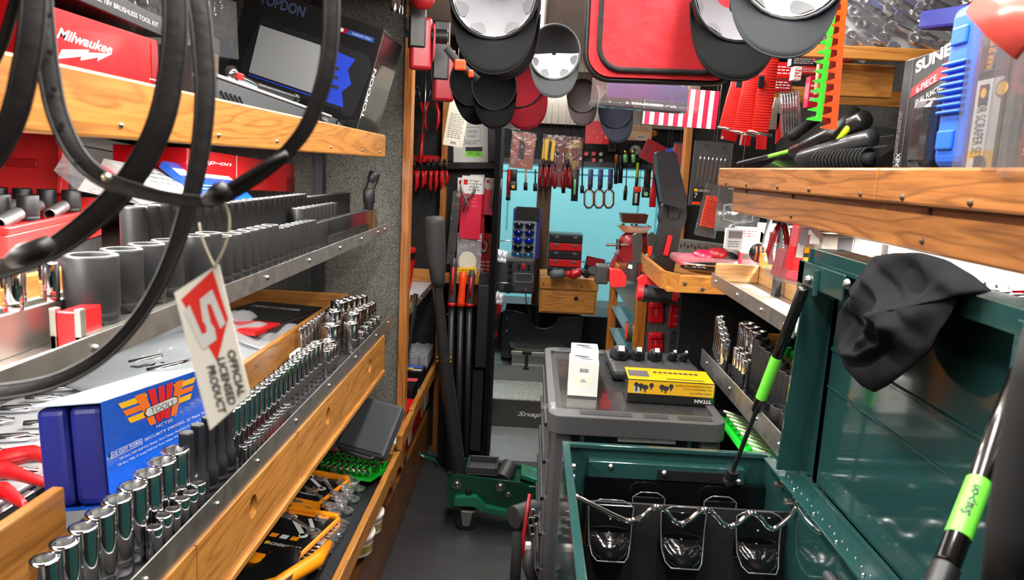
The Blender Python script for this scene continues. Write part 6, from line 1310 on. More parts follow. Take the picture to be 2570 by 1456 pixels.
# more packs filling the middle right shelf
CL_=[WHI,CRM,REDC,GRY,MAG,LGR,YEL,BKC,TAN]
NM_=['white','cream','red','grey','magenta','pale grey','yellow','black','tan']
PP=[(1842,600,1.98,0,40,52),(1872,605,2.35,3,46,60),(1915,600,2.55,2,40,44),(1950,612,2.0,1,34,58),(1978,600,1.9,7,40,60),(2015,598,1.75,5,50,46),(2052,612,1.62,2,44,40),(2090,612,1.7,0,50,52),(2125,622,1.6,3,40,50),(2160,618,1.75,1,60,56),(2205,628,1.6,8,56,48),(2250,640,1.5,5,50,50),(1880,650,2.2,4,44,30),(1930,655,2.0,6,36,34),(1835,640,2.5,2,30,40)]
for k,(x,y,Y,c,ww,hh) in enumerate(sorted(PP)):
    m_=CL_[c]; o,w,h=pk('shelf_pack','%s pack crowded under the right oak boards, %s of them left to right'%(NM_[c],nth(k+1)),'package',[(x-ww/2,y+hh/2,'Y',Y),(x+ww/2,y+hh/2+2,'Y',Y),(x-ww/2+3,y-hh/2,'Y',Y)],.03,m_,[('r',.08,.55,.92,.9,CL_[(c+3)%9]),('ln',.1,.1,.9,.45,3,INK if c in (0,1,5,6,8) else WHI)],at=('Y',Y),group='packs crowded under the right oak boards')
    if k%2: G(CLH).box((-.005,-.003,.002),(w+.005,h+.005,.02)).obj('clear_shell',o,bev=.004)
# ================================================================ GREY CART
CX0,CX1,CY0,CY1=.068,.512,1.752,2.46; CZ=.9
t=thing('tool_cart','charcoal rolling tool cart with a rimmed top in the aisle behind the green chest','tool cart',((CX0+CX1)/2,2.1,0))
def rrect(x0,y0,x1,y1,r,n=5):
    P=[]
    for cx_,cy_,a0 in ((x1-r,y0+r,-pi/2),(x1-r,y1-r,0),(x0+r,y1-r,pi/2),(x0+r,y0+r,pi)):
        for i in range(n+1): a=a0+pi/2*i/n; P.append((cx_+r*math.cos(a),cy_+r*math.sin(a)))
    return P
g=G(CART); o_=rrect(CX0,CY0,CX1,CY1,.035); i_=rrect(CX0+.022,CY0+.058,CX1-.022,CY1-.045,.012); n=len(o_)
vs=[(x,y,CZ) for x,y in o_]+[(x,y,CZ) for x,y in i_]+[(x,y,CZ-.008) for x,y in i_]+[(x,y,CZ-.05) for x,y in o_]
fs=[]
for k in range(n):
    j=(k+1)%n; fs+=[(k,j,n+j,n+k),(n+k,n+j,2*n+j,2*n+k),(3*n+k,3*n+j,j,k)]
g.add(vs,fs+[tuple(reversed(range(3*n,4*n)))]); g.obj('top_rim',t,world=True,bev=.003)
g=G(mat('cart_mat',(58,58,58),.25,.4,bump=.15,bs=80)); g.add([(x,y,CZ-.0078) for x,y in i_],[tuple(range(n))]); g.obj('top_mat',t,world=True)
g=G(mat('cart_recess',(26,26,27),.6))
for a,b in ((.10,.24),(.26,.33),(.345,.44)): G(mat('cart_recess')).box((CX0+a-.02,CY0+.016,CZ+.0002),(CX0+b-.03,CY0+.044,CZ+.0012)).obj('rim_recess',t,world=True)
for a,b in ((.05,.12),(.2,.38)): G(mat('cart_recess')).box((CX0+a,CY1-.034,CZ+.0002),(CX0+b,CY1-.014,CZ+.0012)).obj('rim_recess',t,world=True)
g=G(LGR); g.text('SONIC',CX0+.008,CY0+.10,.011,CZ+.001,w=.06,rot=-pi/2,bold=.03); g.obj('lettering',t,world=True)
DKP=mat('cart_panel_dark',(22,24,27),.3,coat=.3)
G(DKP).box((CX0+.03,CY0+.035,.12),(CX1-.03,CY1-.02,CZ-.05)).obj('body',t,world=True)
for a in (CX0+.012,CX1-.06): G(CART).box((a,CY0+.018,.10),(a+.052,CY0+.07,CZ-.05)).obj('corner_post',t,world=True,bev=.01)
for a in (CX0+.085,CX1-.09): G(STL).box((a,CY0+.028,.14),(a+.010,CY0+.034,CZ-.052)).obj('trim_strip',t,world=True)
for i in range(7):
    z=.14+.103*i; g=G(mat('drawer_grey',(92,88,92),.35,.3)); g.box((CX0+.004,CY0+.08,z),(CX0+.03,CY1-.05,z+.094)); dr_=g.obj('drawer',t,world=True,bev=.003); G(BLK).box((CX0-.006,CY0+.09,z+.078),(CX0+.006,CY1-.06,z+.09)).obj('drawer_pull',dr_,world=True,bev=.002)
for x in (CX0+.06,CX1-.06):
    for y in (CY0+.06,CY1-.08): G(BLK).cyl((x-.015,y,.05),(x+.015,y,.05),.05,n=24).obj('wheel',t,world=True); G(STL).box((x-.022,y-.02,.05),(x-.017,y+.02,.12)).obj('wheel_fork',t,world=True)
o=px(1550,1108,Y=CY0+.034); q=px(1695,1115,Y=CY0+.034); tl=px(1553,1058,Y=CY0+.034); M,w,h=frame3(o,q,tl); Wi=WM[t].inverted()
g=G(WHI); g.T=Wi@M; g.box((0,0,.0),(w,h,.001)); g.m(REDC).quad(0,h*.86,w,h,.0013)
for i in range(5):
    c=[.1,.25,.4,.62,.88][i]; g.m(REDC if i<3 else INK).disc(w*c,h*.72,h*.10,z=.0013) if i<3 else g.m(INK).poly([(w*c-h*.1,h*.72),(w*c,h*.62),(w*c+h*.1,h*.72),(w*c,h*.82)],.0013)
    g.m(WHI).disc(w*c,h*.72,h*.07,z=.0016) if i<3 else None; g.m(INK).disc(w*c,h*.72,h*.04,z=.0018)
    for j in range(7): g.m(INKG).quad(w*(c-.06),h*(.53-.07*j),w*(c+.055-.02*(j%3)),h*(.55-.07*j),.0013)
g.obj('warning_label',t)
for x,y in ((1511,1079),(1514,1058),(1733,1095),(1735,1072)): q=px(x,y,Y=CY0+.034); g=G(STL); g.tube([q+V(.006*math.cos(a),-.002,.006*math.sin(a)) for a in [2*pi*i/12 for i in range(12)]],.0022,6,closed=True); g.obj('bolt_ring',t,world=True)
g=G(CHR); q=V(CX0-.002,1.98,.84); g.cyl(q,q+V(-.012,0,0),.012); g.obj('lock',t,world=True)
g=G(CHR); q=px(1398,1405,Y=1.72); g.cyl(q,q+V(.03,0,0),.02,n=6); g.cyl(q+V(.03,0,0),q+V(.055,0,0),.017,n=20); g.obj('handle_bolt',t,world=True)
# goods on the cart
lab(G(CLR).box((.105,1.84,CZ-.0075),(.235,2.34,CZ-.003)).obj('acrylic_sheet'),'clear acrylic sheet lying under the two white cartons','sheet')
for k,(x0,y0,x1,y1,ang) in enumerate(((.125,1.93,.205,2.02,-.05),(.137,2.06,.215,2.15,-.04))):
    D=[('r',0,0,1,1,WHI),('bar',.34,.66,.68,.82),('r',.22,.30,.78,.58,CRM),('p',[(.36,.40),(.42,.44),(.45,.50),(.55,.50),(.58,.44),(.64,.40)],LGR)]
    o=bx('charger_carton',['white charger carton with barcode, nearer one on the cart','white charger carton with barcode, farther one on the cart'][k],'box',(x0,y0,CZ-.0025),(x1,y1,CZ+.0925),WHI,ang,D)
    g=G(INK); g.disc(-.005,.012,.022,.008,.0958,rot=-.2); g.disc(.006,-.012,.020,.004,.0958,rot=-.25); g.m(INKG).quad(-.03,-.038,.032,-.035,.0958); g.obj('printed_top',o)
TX0,TX1,TY0,TY1=.283,.51,1.905,2.03
t=thing('adapter_set_box','flat yellow and black adapter set carton printed upside down on the cart','box',M=Matrix.Translation(((TX0+TX1)/2,1.965,CZ-.0035))@Matrix.Rotation(-.03,4,'Z')); W2=(TX1-TX0)/2
G(BKC).box((-W2,-.06,0),(W2,.06,.062)).obj('carton',t,bev=.002)
F=Matrix(((1,0,0,-W2),(0,0,-1,-.0604),(0,1,0,0),(0,0,0,1))); WW=2*W2; U=Matrix.Translation((WW,.062,0))@Matrix.Rotation(pi,4,'Z')
g=G(YEL); g.quad(0,.024,WW,.060,.0003,F)
g.m(INK); T_=F@U
for s,y in (('Juego de adaptadores de impacto',.009),('Jeu d\'adaptateur a chocs',.018),('Impact Adapter Set',.028)): g.text(s,.006,y-.002,.0055,.0006,w=.0031*len(s),T=T_,bold=.02)
g.m(WHI).text('TITAN',.004,.045,.010,.0006,w=.045,T=T_,bold=.05); g.m(WHI).quad(.196,.020,.212,.036,.0006,T_); g.m(INK).text('8',.201,.022,.011,.0009,T=T_,bold=.03)
for i,u in enumerate((.022,.034,.046,.062,.09,.10,.114)): g.m(DGR).disc(u,.048-.003*(i%3),.006+.0012*(i%3),.007,.0006,T=F); g.quad(u-.002,.036-.004*(i%3),u+.002,.045,.0007,F)
g.obj('printed_front',t)
g=G(YEL); g.quad(-W2,-.06,W2,.06,.0626); g.m(GRY).quad(-W2+.005,-.03,-W2+.06,.03,.0629); g.m(DGR)
for i in range(9): g.disc(-W2+.08+.014*i,.02,.006,.008,.063)
g.m(INK).quad(-.01,-.045,.09,-.038,.063); g.obj('printed_top',t)
G(CLR).box((-W2-.003,-.063,-.001),(W2+.003,.063,.065)).obj('shrink_wrap',t)
t=thing('adapter_case','open black moulded case of impact adapters on the cart','case',((.28+.5)/2,2.22,CZ-.003))
CS=mat('case_dark_matte',(44,45,46),.5,bump=.2,bs=200)
g=G(CS); g.box((.262,2.10,CZ-.003),(.53,2.22,CZ+.028)); g.obj('near_half',t,world=True,bev=.012); g=G(CS); g.box((.262,2.235,CZ-.003),(.53,2.37,CZ+.024)); g.obj('far_half',t,world=True,bev=.012)
for k,(x,r) in enumerate(((.30,.030),(.355,.024),(.41,.023),(.465,.015),(.50,.013))):
    M=Matrix.Translation((x,2.27,CZ+.03))@Matrix.Rotation(.9,4,'X')
    o=G(IMP).lathe([(r*.95,-.01),(r,-.006),(r,.018),(r*.8,.026),(r*.45,.034),(r*.45,.04)],20,M).obj('impact_adapter'); lab(o,'black impact adapter sitting in the open case, %s from left, largest leftmost'%nth(k+1),'adapter','impact adapters in the open case')
    o2=G(STL).box((-r*.3,-r*.3,.041),(r*.3,r*.3,.055),M); x_=o2.obj('drive_square',o,world=True)
# ================================================================ GREEN TOOL CHEST
BX0,BX1,BY0,BY1,BZ=.094,.548,.55,1.545,.912
t=thing('tool_chest','dark green flip top tool chest standing open in the foreground','tool chest',((BX0+BX1)/2,1.05,0))
g=G(GRT); g.box((BX0,BY1-.004,.12),(BX1,BY1,BZ)); g.box((BX0,BY1-.014,BZ-.008),(BX1,BY1+.001,BZ+.001)); g.obj('end_wall',t,world=True,bev=.0015)
g=G(GRT); g.box((BX0,BY0,.12),(BX0+.004,BY1-.014,BZ)); g.box((BX0-.001,BY0,BZ-.004),(BX0+.015,BY1-.001,BZ+.002)); g.obj('aisle_wall',t,world=True,bev=.0015)
g=G(GRT); g.box((BX1-.012,BY0,.12),(BX1,BY1,BZ)); g.obj('hinge_wall',t,world=True)
g=G(GRT); g.box((BX1-.028,BY0,BZ),(BX1+.024,BY1-.04,BZ+.005)); g.box((BX1+.018,BY0,BZ+.004),(BX1+.026,BY1-.04,BZ+.014)); g.obj('hinge_flange',t,world=True,bev=.0015)
g=G(STL)
for i in range(34): g.sphere((BX1-.010+.002*(i%2),BY1-.06-.026*i,BZ+.0055),.0018,6,4)
for i in range(9): g.sphere((BX1-.018,BY1-.10-.10*i,BZ+.0055),.0034,8,5)
g.obj('hinge_rivets',t,world=True)
g=G(GRT); g.box((.152,BY1-.03,.846),(BX1-.06,BY1-.004,.882)); g.obj('stay_rail',t,world=True,bev=.002); G(BLK).box((.30,BY1-.034,.850),(BX1-.075,BY1-.03,.872)).obj('stay_slot',t,world=True)
screws(t,[(.315,BY1-.034,.866),(.475,BY1-.034,.856),(.20,BY1-.030,.872)],.007,(0,-1,0))
LIN=mat('liner_gloss_black',(10,10,12),.12,coat=.6)
g=G(LIN); g.box((.145,BY1-.032,.45),(BX1-.012,BY1-.014,.845)); g.box((BX0+.004,BY0,.45),(BX1-.012,BY1-.03,.46)); g.obj('liner',t,world=True)
g=G(BLKM); g.box((BX0+.004,BY0,.46),(BX0+.014,BY1-.03,.83)); g.obj('side_liner',t,world=True)
G(DGR).box((BX1-.012,1.10,.80),(BX1+.0-.03,1.16,.86)).obj('black_catch',t,world=True,bev=.006)
for z in (.895,.872): g=G(STL); g.cyl((BX0+.016,1.45,z),(BX0+.024,1.45,z),.006); g.obj('wall_bolt',t,world=True)
for y,z in ((1.42,.893),(1.36,.885)): g=G(STL); g.cyl((BX1-.030,y,z),(BX1-.012,y,z),.007); g.obj('wall_bolt',t,world=True)
# wavy hanger bar
xs=[(1437,1235),(1480,1262),(1530,1293),(1562,1306),(1595,1298),(1622,1270),(1655,1282),(1690,1312),(1722,1312),(1745,1292),(1770,1282)]
pts=[]; P0=(1437,1235)
A=V(BX0+.014,1.33,.888); pts=[A,A+V(.05,0,-.022)]
Bx=[(.20,.846),(.222,.842),(.243,.852),(.258,.868),(.272,.874),(.288,.864),(.302,.848),(.318,.842),(.335,.852),(.350,.868),(.364,.874),(.380,.864),(.395,.848),(.410,.842),(.426,.850),(.440,.866),(.453,.872),(.468,.862),(.480,.848),(.492,.842),(.505,.850)]
def smooth(P,k=4):
    Q=[]
    for i in range(len(P)-1):
        p0,p1,p2,p3=P[max(i-1,0)],P[i],P[i+1],P[min(i+2,len(P)-1)]
        for j in range(k):
            u=j/k; Q.append(.5*((2*p1)+(p2-p0)*u+(2*p0-5*p1+4*p2-p3)*u*u+(3*p1-p0-3*p2+p3)*u**3))
    return Q+[P[-1]]
WV=[A,V(.15,1.33,.868)]+[V(x,1.33,z) for x,z in Bx]+[V(.525,1.335,.868),V(.538,1.34,.886)]
lab(G(CHR).tube(smooth(WV,3),.0052,10).obj('wavy_hanger_bar'),'bright chrome wave shaped hanger bar spanning the open green chest','bar')
CUPM=mat('cup_gloss_black',(16,16,17),.1,coat=.8); CUPC=mat('cup_edge_smoke',(90,90,92),.12,coat=.6)
def cup(lb,c,w,h,d):
    M=Matrix.Translation(V(c)); t=thing('tool_holder',lb,'holder',M=M,group='black tool holders in the chest')
    n=14; pr=[(-w/2,h*.0),(-w/2*.94,-h*.55)]
    g=G(CUPM); vs=[];fs=[]
    prof=[(0,1.0,0),(-.45*h,.94,0),(-.78*h,.86,0)]
    for z,s,_ in prof:
        for k in range(n+1):
            a=pi*k/n; vs.append((-w/2*s*math.cos(a)*1.0,-d*math.sin(a)**.6 if z<-.5*h else -d*.25*math.sin(a),z))
    for i in range(2):
        for k in range(n): a=i*(n+1)+k; fs.append((a,a+1,a+n+2,a+n+1))
    g.box((-w/2,0,-.78*h),(w/2,.004,.0)); g.obj('back_plate',t,bev=.003)
    g=G(CUPM); g.add(vs[n+1:],[(k,k+1,k+n+2,k+n+1) for k in range(n)],True); b=vs[2*(n+1):]; g.add([*b],[tuple(range(n+1))]); g.obj('pocket',t,solid=.003)
    g=G(CUPC); g.tube([(-w/2,-.002,0),(-w/2*.97,-.004,-.3*h),(-w/2*.92,-d*.3,-.62*h),(-w/2*.8,-d*.7,-.76*h),(-w*.3,-d,-.8*h),(w*.3,-d,-.8*h),(w/2*.8,-d*.7,-.76*h),(w/2*.92,-d*.3,-.62*h),(w/2*.97,-.004,-.3*h),(w/2,-.002,0),(w/2*.8,-.002,.006),(w*.25,-.002,.012),(-w*.25,-.002,.012),(-w/2*.8,-.002,.006)],.0016,6,closed=True); g.obj('edge',t)
    g=G(STL); 
    for z in (-.25*h,-.5*h): g.sphere((0,-.002,z),.0028,8,5)
    g.obj('rivets',t)
for x,lb in ((.187,'left'),(.330,'middle'),(.478,'right')): cup('front row black tool holder in the green chest, the %s one'%lb,(x,1.37,.852-.006*(x>.2)),.088,.115,.05)
for x,lb in ((.282,'left'),(.434,'right')): cup('rear row black tool holder in the green chest, the %s one'%lb,(x,1.49,.818),.068,.095,.04)
G(BLKM).box((.14,1.376,.6),(.535,1.382,.855)).obj('divider_panel',t,world=True)
for k,(x0,x1,m_,D,lb) in enumerate(((1465,1560,REDC,[('r',.0,.0,.9,.3,BKC),('r',.5,.2,1,1,LGR)],'red edged clear pack at the bottom of the chest'),(1562,1650,CRM,[('p',[(.5,.2),(.8,.25),(.9,.8),(.6,.8)],REDC),('ln',.05,.3,.4,.7,2,REDD)],'cream card with a red mark at the bottom of the chest'))):
    pk('blister_pack',lb,'package',[(x0,1475,'Z',.66),(x1,1480,'Z',.66),(x0+6,1432,'Z',.66)],.02,m_,D,at=('Z',.66))
# the lid
LX=.578; LY0,LY1=.45,1.385; LZ0,LZ1=.925,1.378
t=thing('chest_lid','dark green glossy lid of the tool chest, raised upright on two gas struts','lid',(LX,1.0,LZ0))
g=G(GRT)
g.box((LX,LY0,LZ0),(LX+.004,LY1,LZ1)); g.obj('panel',t,world=True)
g=G(GRT); g.add([(.520,LY1+.035,LZ0),(LX+.004,LY1+.035,LZ0),(LX+.004,LY1-.012,LZ1),(.520,LY1-.012,LZ1),(.520,LY1+.042,LZ0),(LX+.004,LY1+.042,LZ0),(LX+.004,LY1-.004,LZ1),(.520,LY1-.004,LZ1)],[(0,1,2,3),(7,6,5,4),(0,3,7,4),(1,5,6,2),(3,2,6,7)]); g.box((LX,LY1-.02,LZ0),(LX+.004,LY1+.036,LZ1-.02)); g.obj('end_flange',t,world=True)
g=G(GRT); g.box((.526,LY0,LZ1-.003),(LX+.004,LY1-.006,LZ1)); g.box((.524,LY0,LZ1-.03),(.527,LY1-.008,LZ1)); g.obj('top_flange',t,world=True,bev=.0015)
g=G(GRT); g.box((LX-.004,LY0,1.19),(LX,LY1-.02,1.197)); g.box((LX-.004,LY0,1.12),(LX,LY1-.02,1.123)); g.obj('stiffening_ridges',t,world=True,bev=.0015)
a=px(2005,730,X=.518); g=G(GRT); q=px(2065,705,X=.516); y1_=px(2006,700,X=.516).y; y0_=px(2125,700,X=.516).y
g.box((.512,y0_,q.z-.02),(.516,y1_,q.z+.024)); g.box((.512,y1_-.03,q.z-.032),(.516,y1_,q.z+.024)); g.box((.504,(y0_+y1_)/2-.004,q.z-.03),(.512,(y0_+y1_)/2+.004,q.z+.018)); g.obj('strut_bracket',t,world=True,bev=.003)
screws(t,[px(2030,703,X=.511),px(2128,713,X=.516)],.009,(-1,0,0))
G(GRT).box((.508,.725,1.30),(.512,.765,1.37)).obj('strut_plate',t,world=True,bev=.006)
def strut(lb,P,Q,r,u0,u1,f,txt=False):
    P=V(P);Q=V(Q); d=Q-P; t=thing('gas_strut',lb,'gas strut',P)
    g=G(mat('strut_gloss_black',(12,12,13),.18,coat=.6)); g.tube([P,P+d*.01,P+d*f*.99,P+d*f],[r*.8,r,r,r*.85],16); g.obj('cylinder',t,world=True)
    g=G(BLK); g.cyl(P+d*f,Q,r*.45,n=12); g.obj('rod',t,world=True); g=G(BLK); g.sphere(Q,r*1.3); g.cyl(Q-d.normalized()*.03,Q,r*1.1); g.obj('ball_end',t,world=True)
    lf=mat('strut_label_green',(112,224,66),.4); g=G(lf); g.cyl(P+d*u0,P+d*u1,r*1.03,n=20,cap=False); g.obj('label',t,world=True)
    z=d.normalized(); mid=P+d*(u0+u1)/2; tc=(CAM-mid); tc=(tc-z*tc.dot(z)).normalized(); 
    if txt:
        xd=-z; yd=tc.cross(xd); L=(u1-u0)*d.length
        M=Matrix(((xd.x,yd.x,tc.x,0),(xd.y,yd.y,tc.y,0),(xd.z,yd.z,tc.z,0),(0,0,0,1)))
        base=P+d*u1; g=G(INK); vs,fs,Wt,Ht=text_geo('Snap-on',.03,.25); kx=L*.55/Wt; kh=r*1.05/Ht; R_=r*1.035
        out=[]
        for a_,b_ in vs:
            th=(b_*kh-r*.5)/R_; out.append(base+xd*(L*.28+a_*kx)+yd*(R_*math.sin(th))+tc*(R_*math.cos(th)+.0003))
        g.add(out,fs); g.obj('lettering',t,world=True)
strut('far black gas strut with green label, from lid to chest end wall',px(2018,722,X=.50),px(1829,1208,Y=1.495),.0105,.32,.53,.60)
strut('near black gas strut with green lettered label at the right',px(2566,930,X=.500),px(2345,1500,X=.35),.0105,.54,.77,.88,True)
# ---------------------------------------------------------------- black fleece over the lid
def cloth():
    out=[(2163,642),(2210,632),(2268,632),(2330,650),(2400,690),(2450,728),(2420,738),(2385,735),(2370,800),(2335,878),(2262,940),(2225,968),(2192,985),(2160,968),(2125,930),(2103,880),(2098,820),(2105,785),(2125,752),(2142,738),(2132,724),(2140,705),(2152,670)]
    n=len(out); m=96; P=[]
    for k in range(m):
        u=k/m*n; i=int(u); f=u-i; a=out[i%n]; b=out[(i+1)%n]; P.append((a[0]*(1-f)+b[0]*f,a[1]*(1-f)+b[1]*f))
    cx_,cy_=2235,790; rings=40; g=G(CLOTH); vs=[]
    def fold(x,y):
        X=(x-cx_)/150; Y=(y-cy_)/170
        d=.9*math.sin(3.1*X+2.6*Y+.6*math.sin(4*Y))+.6*math.sin(5.2*Y-3.4*X+1.2)+.35*math.sin(9*X*Y+4*Y+2)+.25*math.sin(11*X-5*Y)
        d+=.9*math.exp(-((X*.8+Y-.15)/.10)**2)*(1 if X<.2 else .3)-.7*math.exp(-((X*.6-Y+.45)/.09)**2)
        d+=1.1*math.exp(-((X*.25+Y-.42+.12*math.sin(5*X))/.06)**2)*(1/(1+math.exp(9*(X-.25))))-1.0*math.exp(-((X*.25+Y-.52+.12*math.sin(5*X))/.06)**2)*(1/(1+math.exp(9*(X-.25))))+.8*math.exp(-((X-.9*Y-.1)/.09)**2)-.7*math.exp(-((X-.9*Y-.28)/.08)**2)+.6*math.exp(-((X+.35*Y+.55)/.08)**2)
        return d*.012
    for side in (1,-1):
        for i in range(rings+1):
            s=i/rings
            for k in range(m):
                x=cx_+(P[k][0]-cx_)*s; y=cy_+(P[k][1]-cy_)*s
                edge=(1-s**4)
                p=px(x,y,X=.500); th=.022*edge**.6
                up=max(0,(p.z-1.33)/.06)
                off=-th*.4-fold(x,y)*edge if side==1 else th*.25+.002
                vs.append(p+V(off+up*.016,0,0))
    fs=[]; off=(rings+1)*m
    for sd in range(2):
        for i in range(rings):
            for k in range(m):
                a=sd*off+i*m+k; b=sd*off+i*m+(k+1)%m
                f=(a,b,b+m,a+m); fs.append(f if sd==0 else tuple(reversed(f)))
    g.add(vs,fs,True); o=g.obj('fleece_hat'); return o
o=cloth(); lab(o,'crumpled black fleece draped over the top edge of the green lid','cloth')
# black blurred strap end at the right bottom corner
lab(G(BLKM).tube([pd(2620,800,.5),pd(2598,950,.5),pd(2580,1150,.5),pd(2560,1330,.5),pd(2555,1500,.5)],[.010,.014,.018,.020,.022],14).obj('black_sleeve'),'out of focus black padded strap at the lower right corner','strap')
# tool bag between jack and cart
t=thing('tool_bag','dark bag with red cords and metal clips squeezed beside the charcoal cart','bag',(.03,1.9,.3))
g=G(DGR); q=px(1316,1300,Y=1.95); g.cyl(q+V(-.03,0,.0),q+V(.03,.05,0),.032,n=20); g.obj('round_cap',t,world=True)
g=G(WEB); g.ribbon([px(1300,1335,Y=1.93),px(1296,1400,Y=1.9),px(1290,1500,Y=1.85)],.03,.006,(0,-1,0)); g.obj('black_strap',t,world=True)
g=G(REDD); g.tube([px(1330,1240,Y=1.95),px(1322,1290,Y=1.93),px(1314,1350,Y=1.9),px(1318,1430,Y=1.88)],.006,8); g.obj('red_cord',t,world=True)
g=G(CHR)
for x,y in ((1338,1290),(1332,1310),(1345,1305),(1336,1330)): q=px(x,y,Y=1.88); g.tube([q+V(.008*math.cos(a),0,.014*math.sin(a)) for a in [2*pi*i/10 for i in range(10)]],.0025,6,closed=True)
g.obj('metal_clips',t,world=True); G(WHI).box(px(1317,1388,Y=1.88),px(1334,1358,Y=1.9)).obj('white_buckle',t,world=True,bev=.004)
g=G(DGR); g.tube([px(1330,1380,Y=1.88),px(1325,1420,Y=1.87),px(1340,1470,Y=1.86)],[.012,.016,.014],8); g.obj('handle_wrap',t,world=True)
# ================================================================ HANGING CAPS
def cap(lb,c,Y,s,m_,lean=0,tilt=0,lining=WHI,mesh=False,vis=1.0,spin=0,grp=None,ins=True):
    k=s*Y/FPX/100  # s = pixels for rim half width 100 units
    M=flatM(px(c[0],c[1],Y=Y),spin,0,lean)@Matrix.Rotation(tilt,4,'X')@Matrix.Diagonal((k,k,k,1))
    t=thing('baseball_cap',lb,'cap',M=M,group=grp); n=32
    # crown shell behind the rim
    g=G(mat('cap_mesh_black',(18,18,19),.8,bump=.9,bs=30) if mesh else m_); vs=[];fs=[]; R_=8
    for i in range(R_+1):
        a=pi/2*i/R_
        for j in range(n): b=2*pi*j/n; vs.append((100*math.cos(a)*math.cos(b),108*math.cos(a)*math.sin(b)+18*math.sin(a),-95*math.sin(a)))
    for i in range(R_):
        for j in range(n): p=i*n+j;q=i*n+(j+1)%n; fs.append((p,q,q+n,p+n))
    g.add(vs,fs,True); g.obj('crown',t,solid=3)
    g=G(HATB if m_ is not HATG else DGR); g.tube([(99*math.cos(b),107*math.sin(b),0) for b in [2*pi*j/n for j in range(n)]],3,6,closed=True); g.lathe([(97,-16),(98,1)],n,Matrix.Diagonal((1,1.08,1,1)),cap=False); g.obj('sweatband',t)
    if ins:
        g=G(lining); vs=[];fs=[]
        A=[(-pi*.98,-pi*.02)][0]
        for i in range(5):
            a=pi/2*(.04+.225*i)
            for j in range(17): b=A[0]+(A[1]-A[0])*j/16; vs.append((94*math.cos(a)*math.cos(b),102*math.cos(a)*math.sin(b)+18*math.sin(a),-90*math.sin(a)))
        for i in range(4):
            for j in range(16): p=i*17+j; fs.append((p,p+1,p+18,p+17))
        g.add(vs,fs,True); g.obj('white_insert',t,solid=1.5)
        g=G(mat('cap_inner_grey',(88,88,90),.8))
        for b0 in (-2.05,-1.1,-2.75,-.35):
            vs=[]
            for a_,wd in ((.06,.13),(.16,.19),(.35,.22),(.55,.19),(.68,.12),(.74,.04)):
                for sgn in (-1,1): b=b0+sgn*wd; a=a_; vs.append((91*math.cos(a)*math.cos(b),99*math.cos(a)*math.sin(b)+18*math.sin(a),-87*math.sin(a)))
            g.add(vs,[(q,q+1,q+3,q+2) for q in range(0,10,2)])
        g.obj('insert_cutouts',t)
    # visor
    g=G(m_); vs=[];fs=[]; nv=24; ny=6
    for j in range(nv+1):
        b=-pi*.5+(j/nv-.5)*2*1.30; inner=(99*math.cos(b),107*math.sin(b)); u=(j/nv-.5)*2
        L=82*vis*(1-abs(u)**3.2); out=(inner[0]*(1+.02)+0,inner[1]-L)
        for i in range(ny+1):
            f=i/ny; x=inner[0]*(1-f)+out[0]*f; y=inner[1]*(1-f)+out[1]*f; vs.append((x,y,-26*(x/100)**2+8*f-2))
    for j in range(nv):
        for i in range(ny): p=j*(ny+1)+i; fs.append((p,p+1,p+ny+2,p+ny+1))
    g.add(vs,fs,True); g.obj('visor',t,solid=4)
    g=G(m_); g.tube([vs[j*(ny+1)+ny] for j in range(nv+1)],2.6,6); g.obj('visor_edge',t)
    return t
cap('large black cap hanging left of the red bag, seen from below',(1240,-25),1.55,108,HATB,lean=.06,tilt=-.12,vis=.95,lining=mat('cap_insert_grey',(104,102,106),.7))
cap('black cap stacked just behind the large left one',(1252,5),1.66,100,HATB,lean=.10,tilt=-.12,vis=.95,ins=False)
cap('grey visored mesh back cap with white insert beside the red bag',(1392,130),2.2,62,HATG,lean=.06,tilt=-.1,mesh=True,vis=.85)
cap('black cap with white insert overlapping the right of the red bag',(1860,-25),1.42,115,HATB,lean=-.05,tilt=-.15,vis=.98,lining=mat('cap_insert_grey'))
cap('grey visored cap at the top of the frame above the green comb',(1995,-115),1.15,140,HATG,lean=-.12,tilt=-.1,vis=.80)
cap('dark cap hanging behind the work lights, left one',(1185,205),2.4,55,mat('cap_deep_black',(7,7,8),.9,spec=.1),lean=.25,tilt=-.1,ins=False)
cap('dark cap hanging between the left caps and the camouflage one',(1240,215),2.3,55,mat('cap_deep_black'),lean=.1,tilt=-.1,ins=False)
cap('red and black camouflage edged cap below the mesh back one',(1300,195),2.5,66,carpet('camo_print',(14,14,16),(170,36,50),None,0,26),lean=.3,tilt=.1,ins=False)
cap('small navy cap hanging under the clear case',(1545,275),2.7,42,NAV,lean=.2,ins=False)
cap('brown visored cap hanging between grey cap and clear case',(1462,240),2.8,38,mat('cap_brown_dark',(52,42,42),.8),lean=.1,ins=False)
# red soft bag
A=px(1462,-60,Y=1.5); bl=px(1466,196,Y=1.5); br=px(1852,210,Y=1.5); tl=px(1462,-120,Y=1.5)
M,w,h=frame3(bl,br,tl); t=thing('padded_bag','large bright red padded bag with a black zip hanging in the middle','bag',M=M)
g=G(REDF); g.prism(rrect(.006,.004,w-.006,h,.045,6),-.09,0); g.obj('body',t,bev=.014,bseg=3)
g=G(REDF); g.prism(rrect(.03,.022,w-.03,h-.02,.04,6),0,.006); g.obj('front_panel',t,bev=.005,bseg=3)
zp=rrect(.026,.018,w-.026,h-.018,.045,8); g=G(WEB); g.tube([V(x,y,.004) for x,y in zp],.0055,8,closed=True); g.obj('zip',t)
ep=rrect(.002,.0,w-.002,h,.05,8); g=G(BLK); g.tube([V(x,y,-.012) for x,y in ep],.006,8,closed=True); g.obj('piping',t)
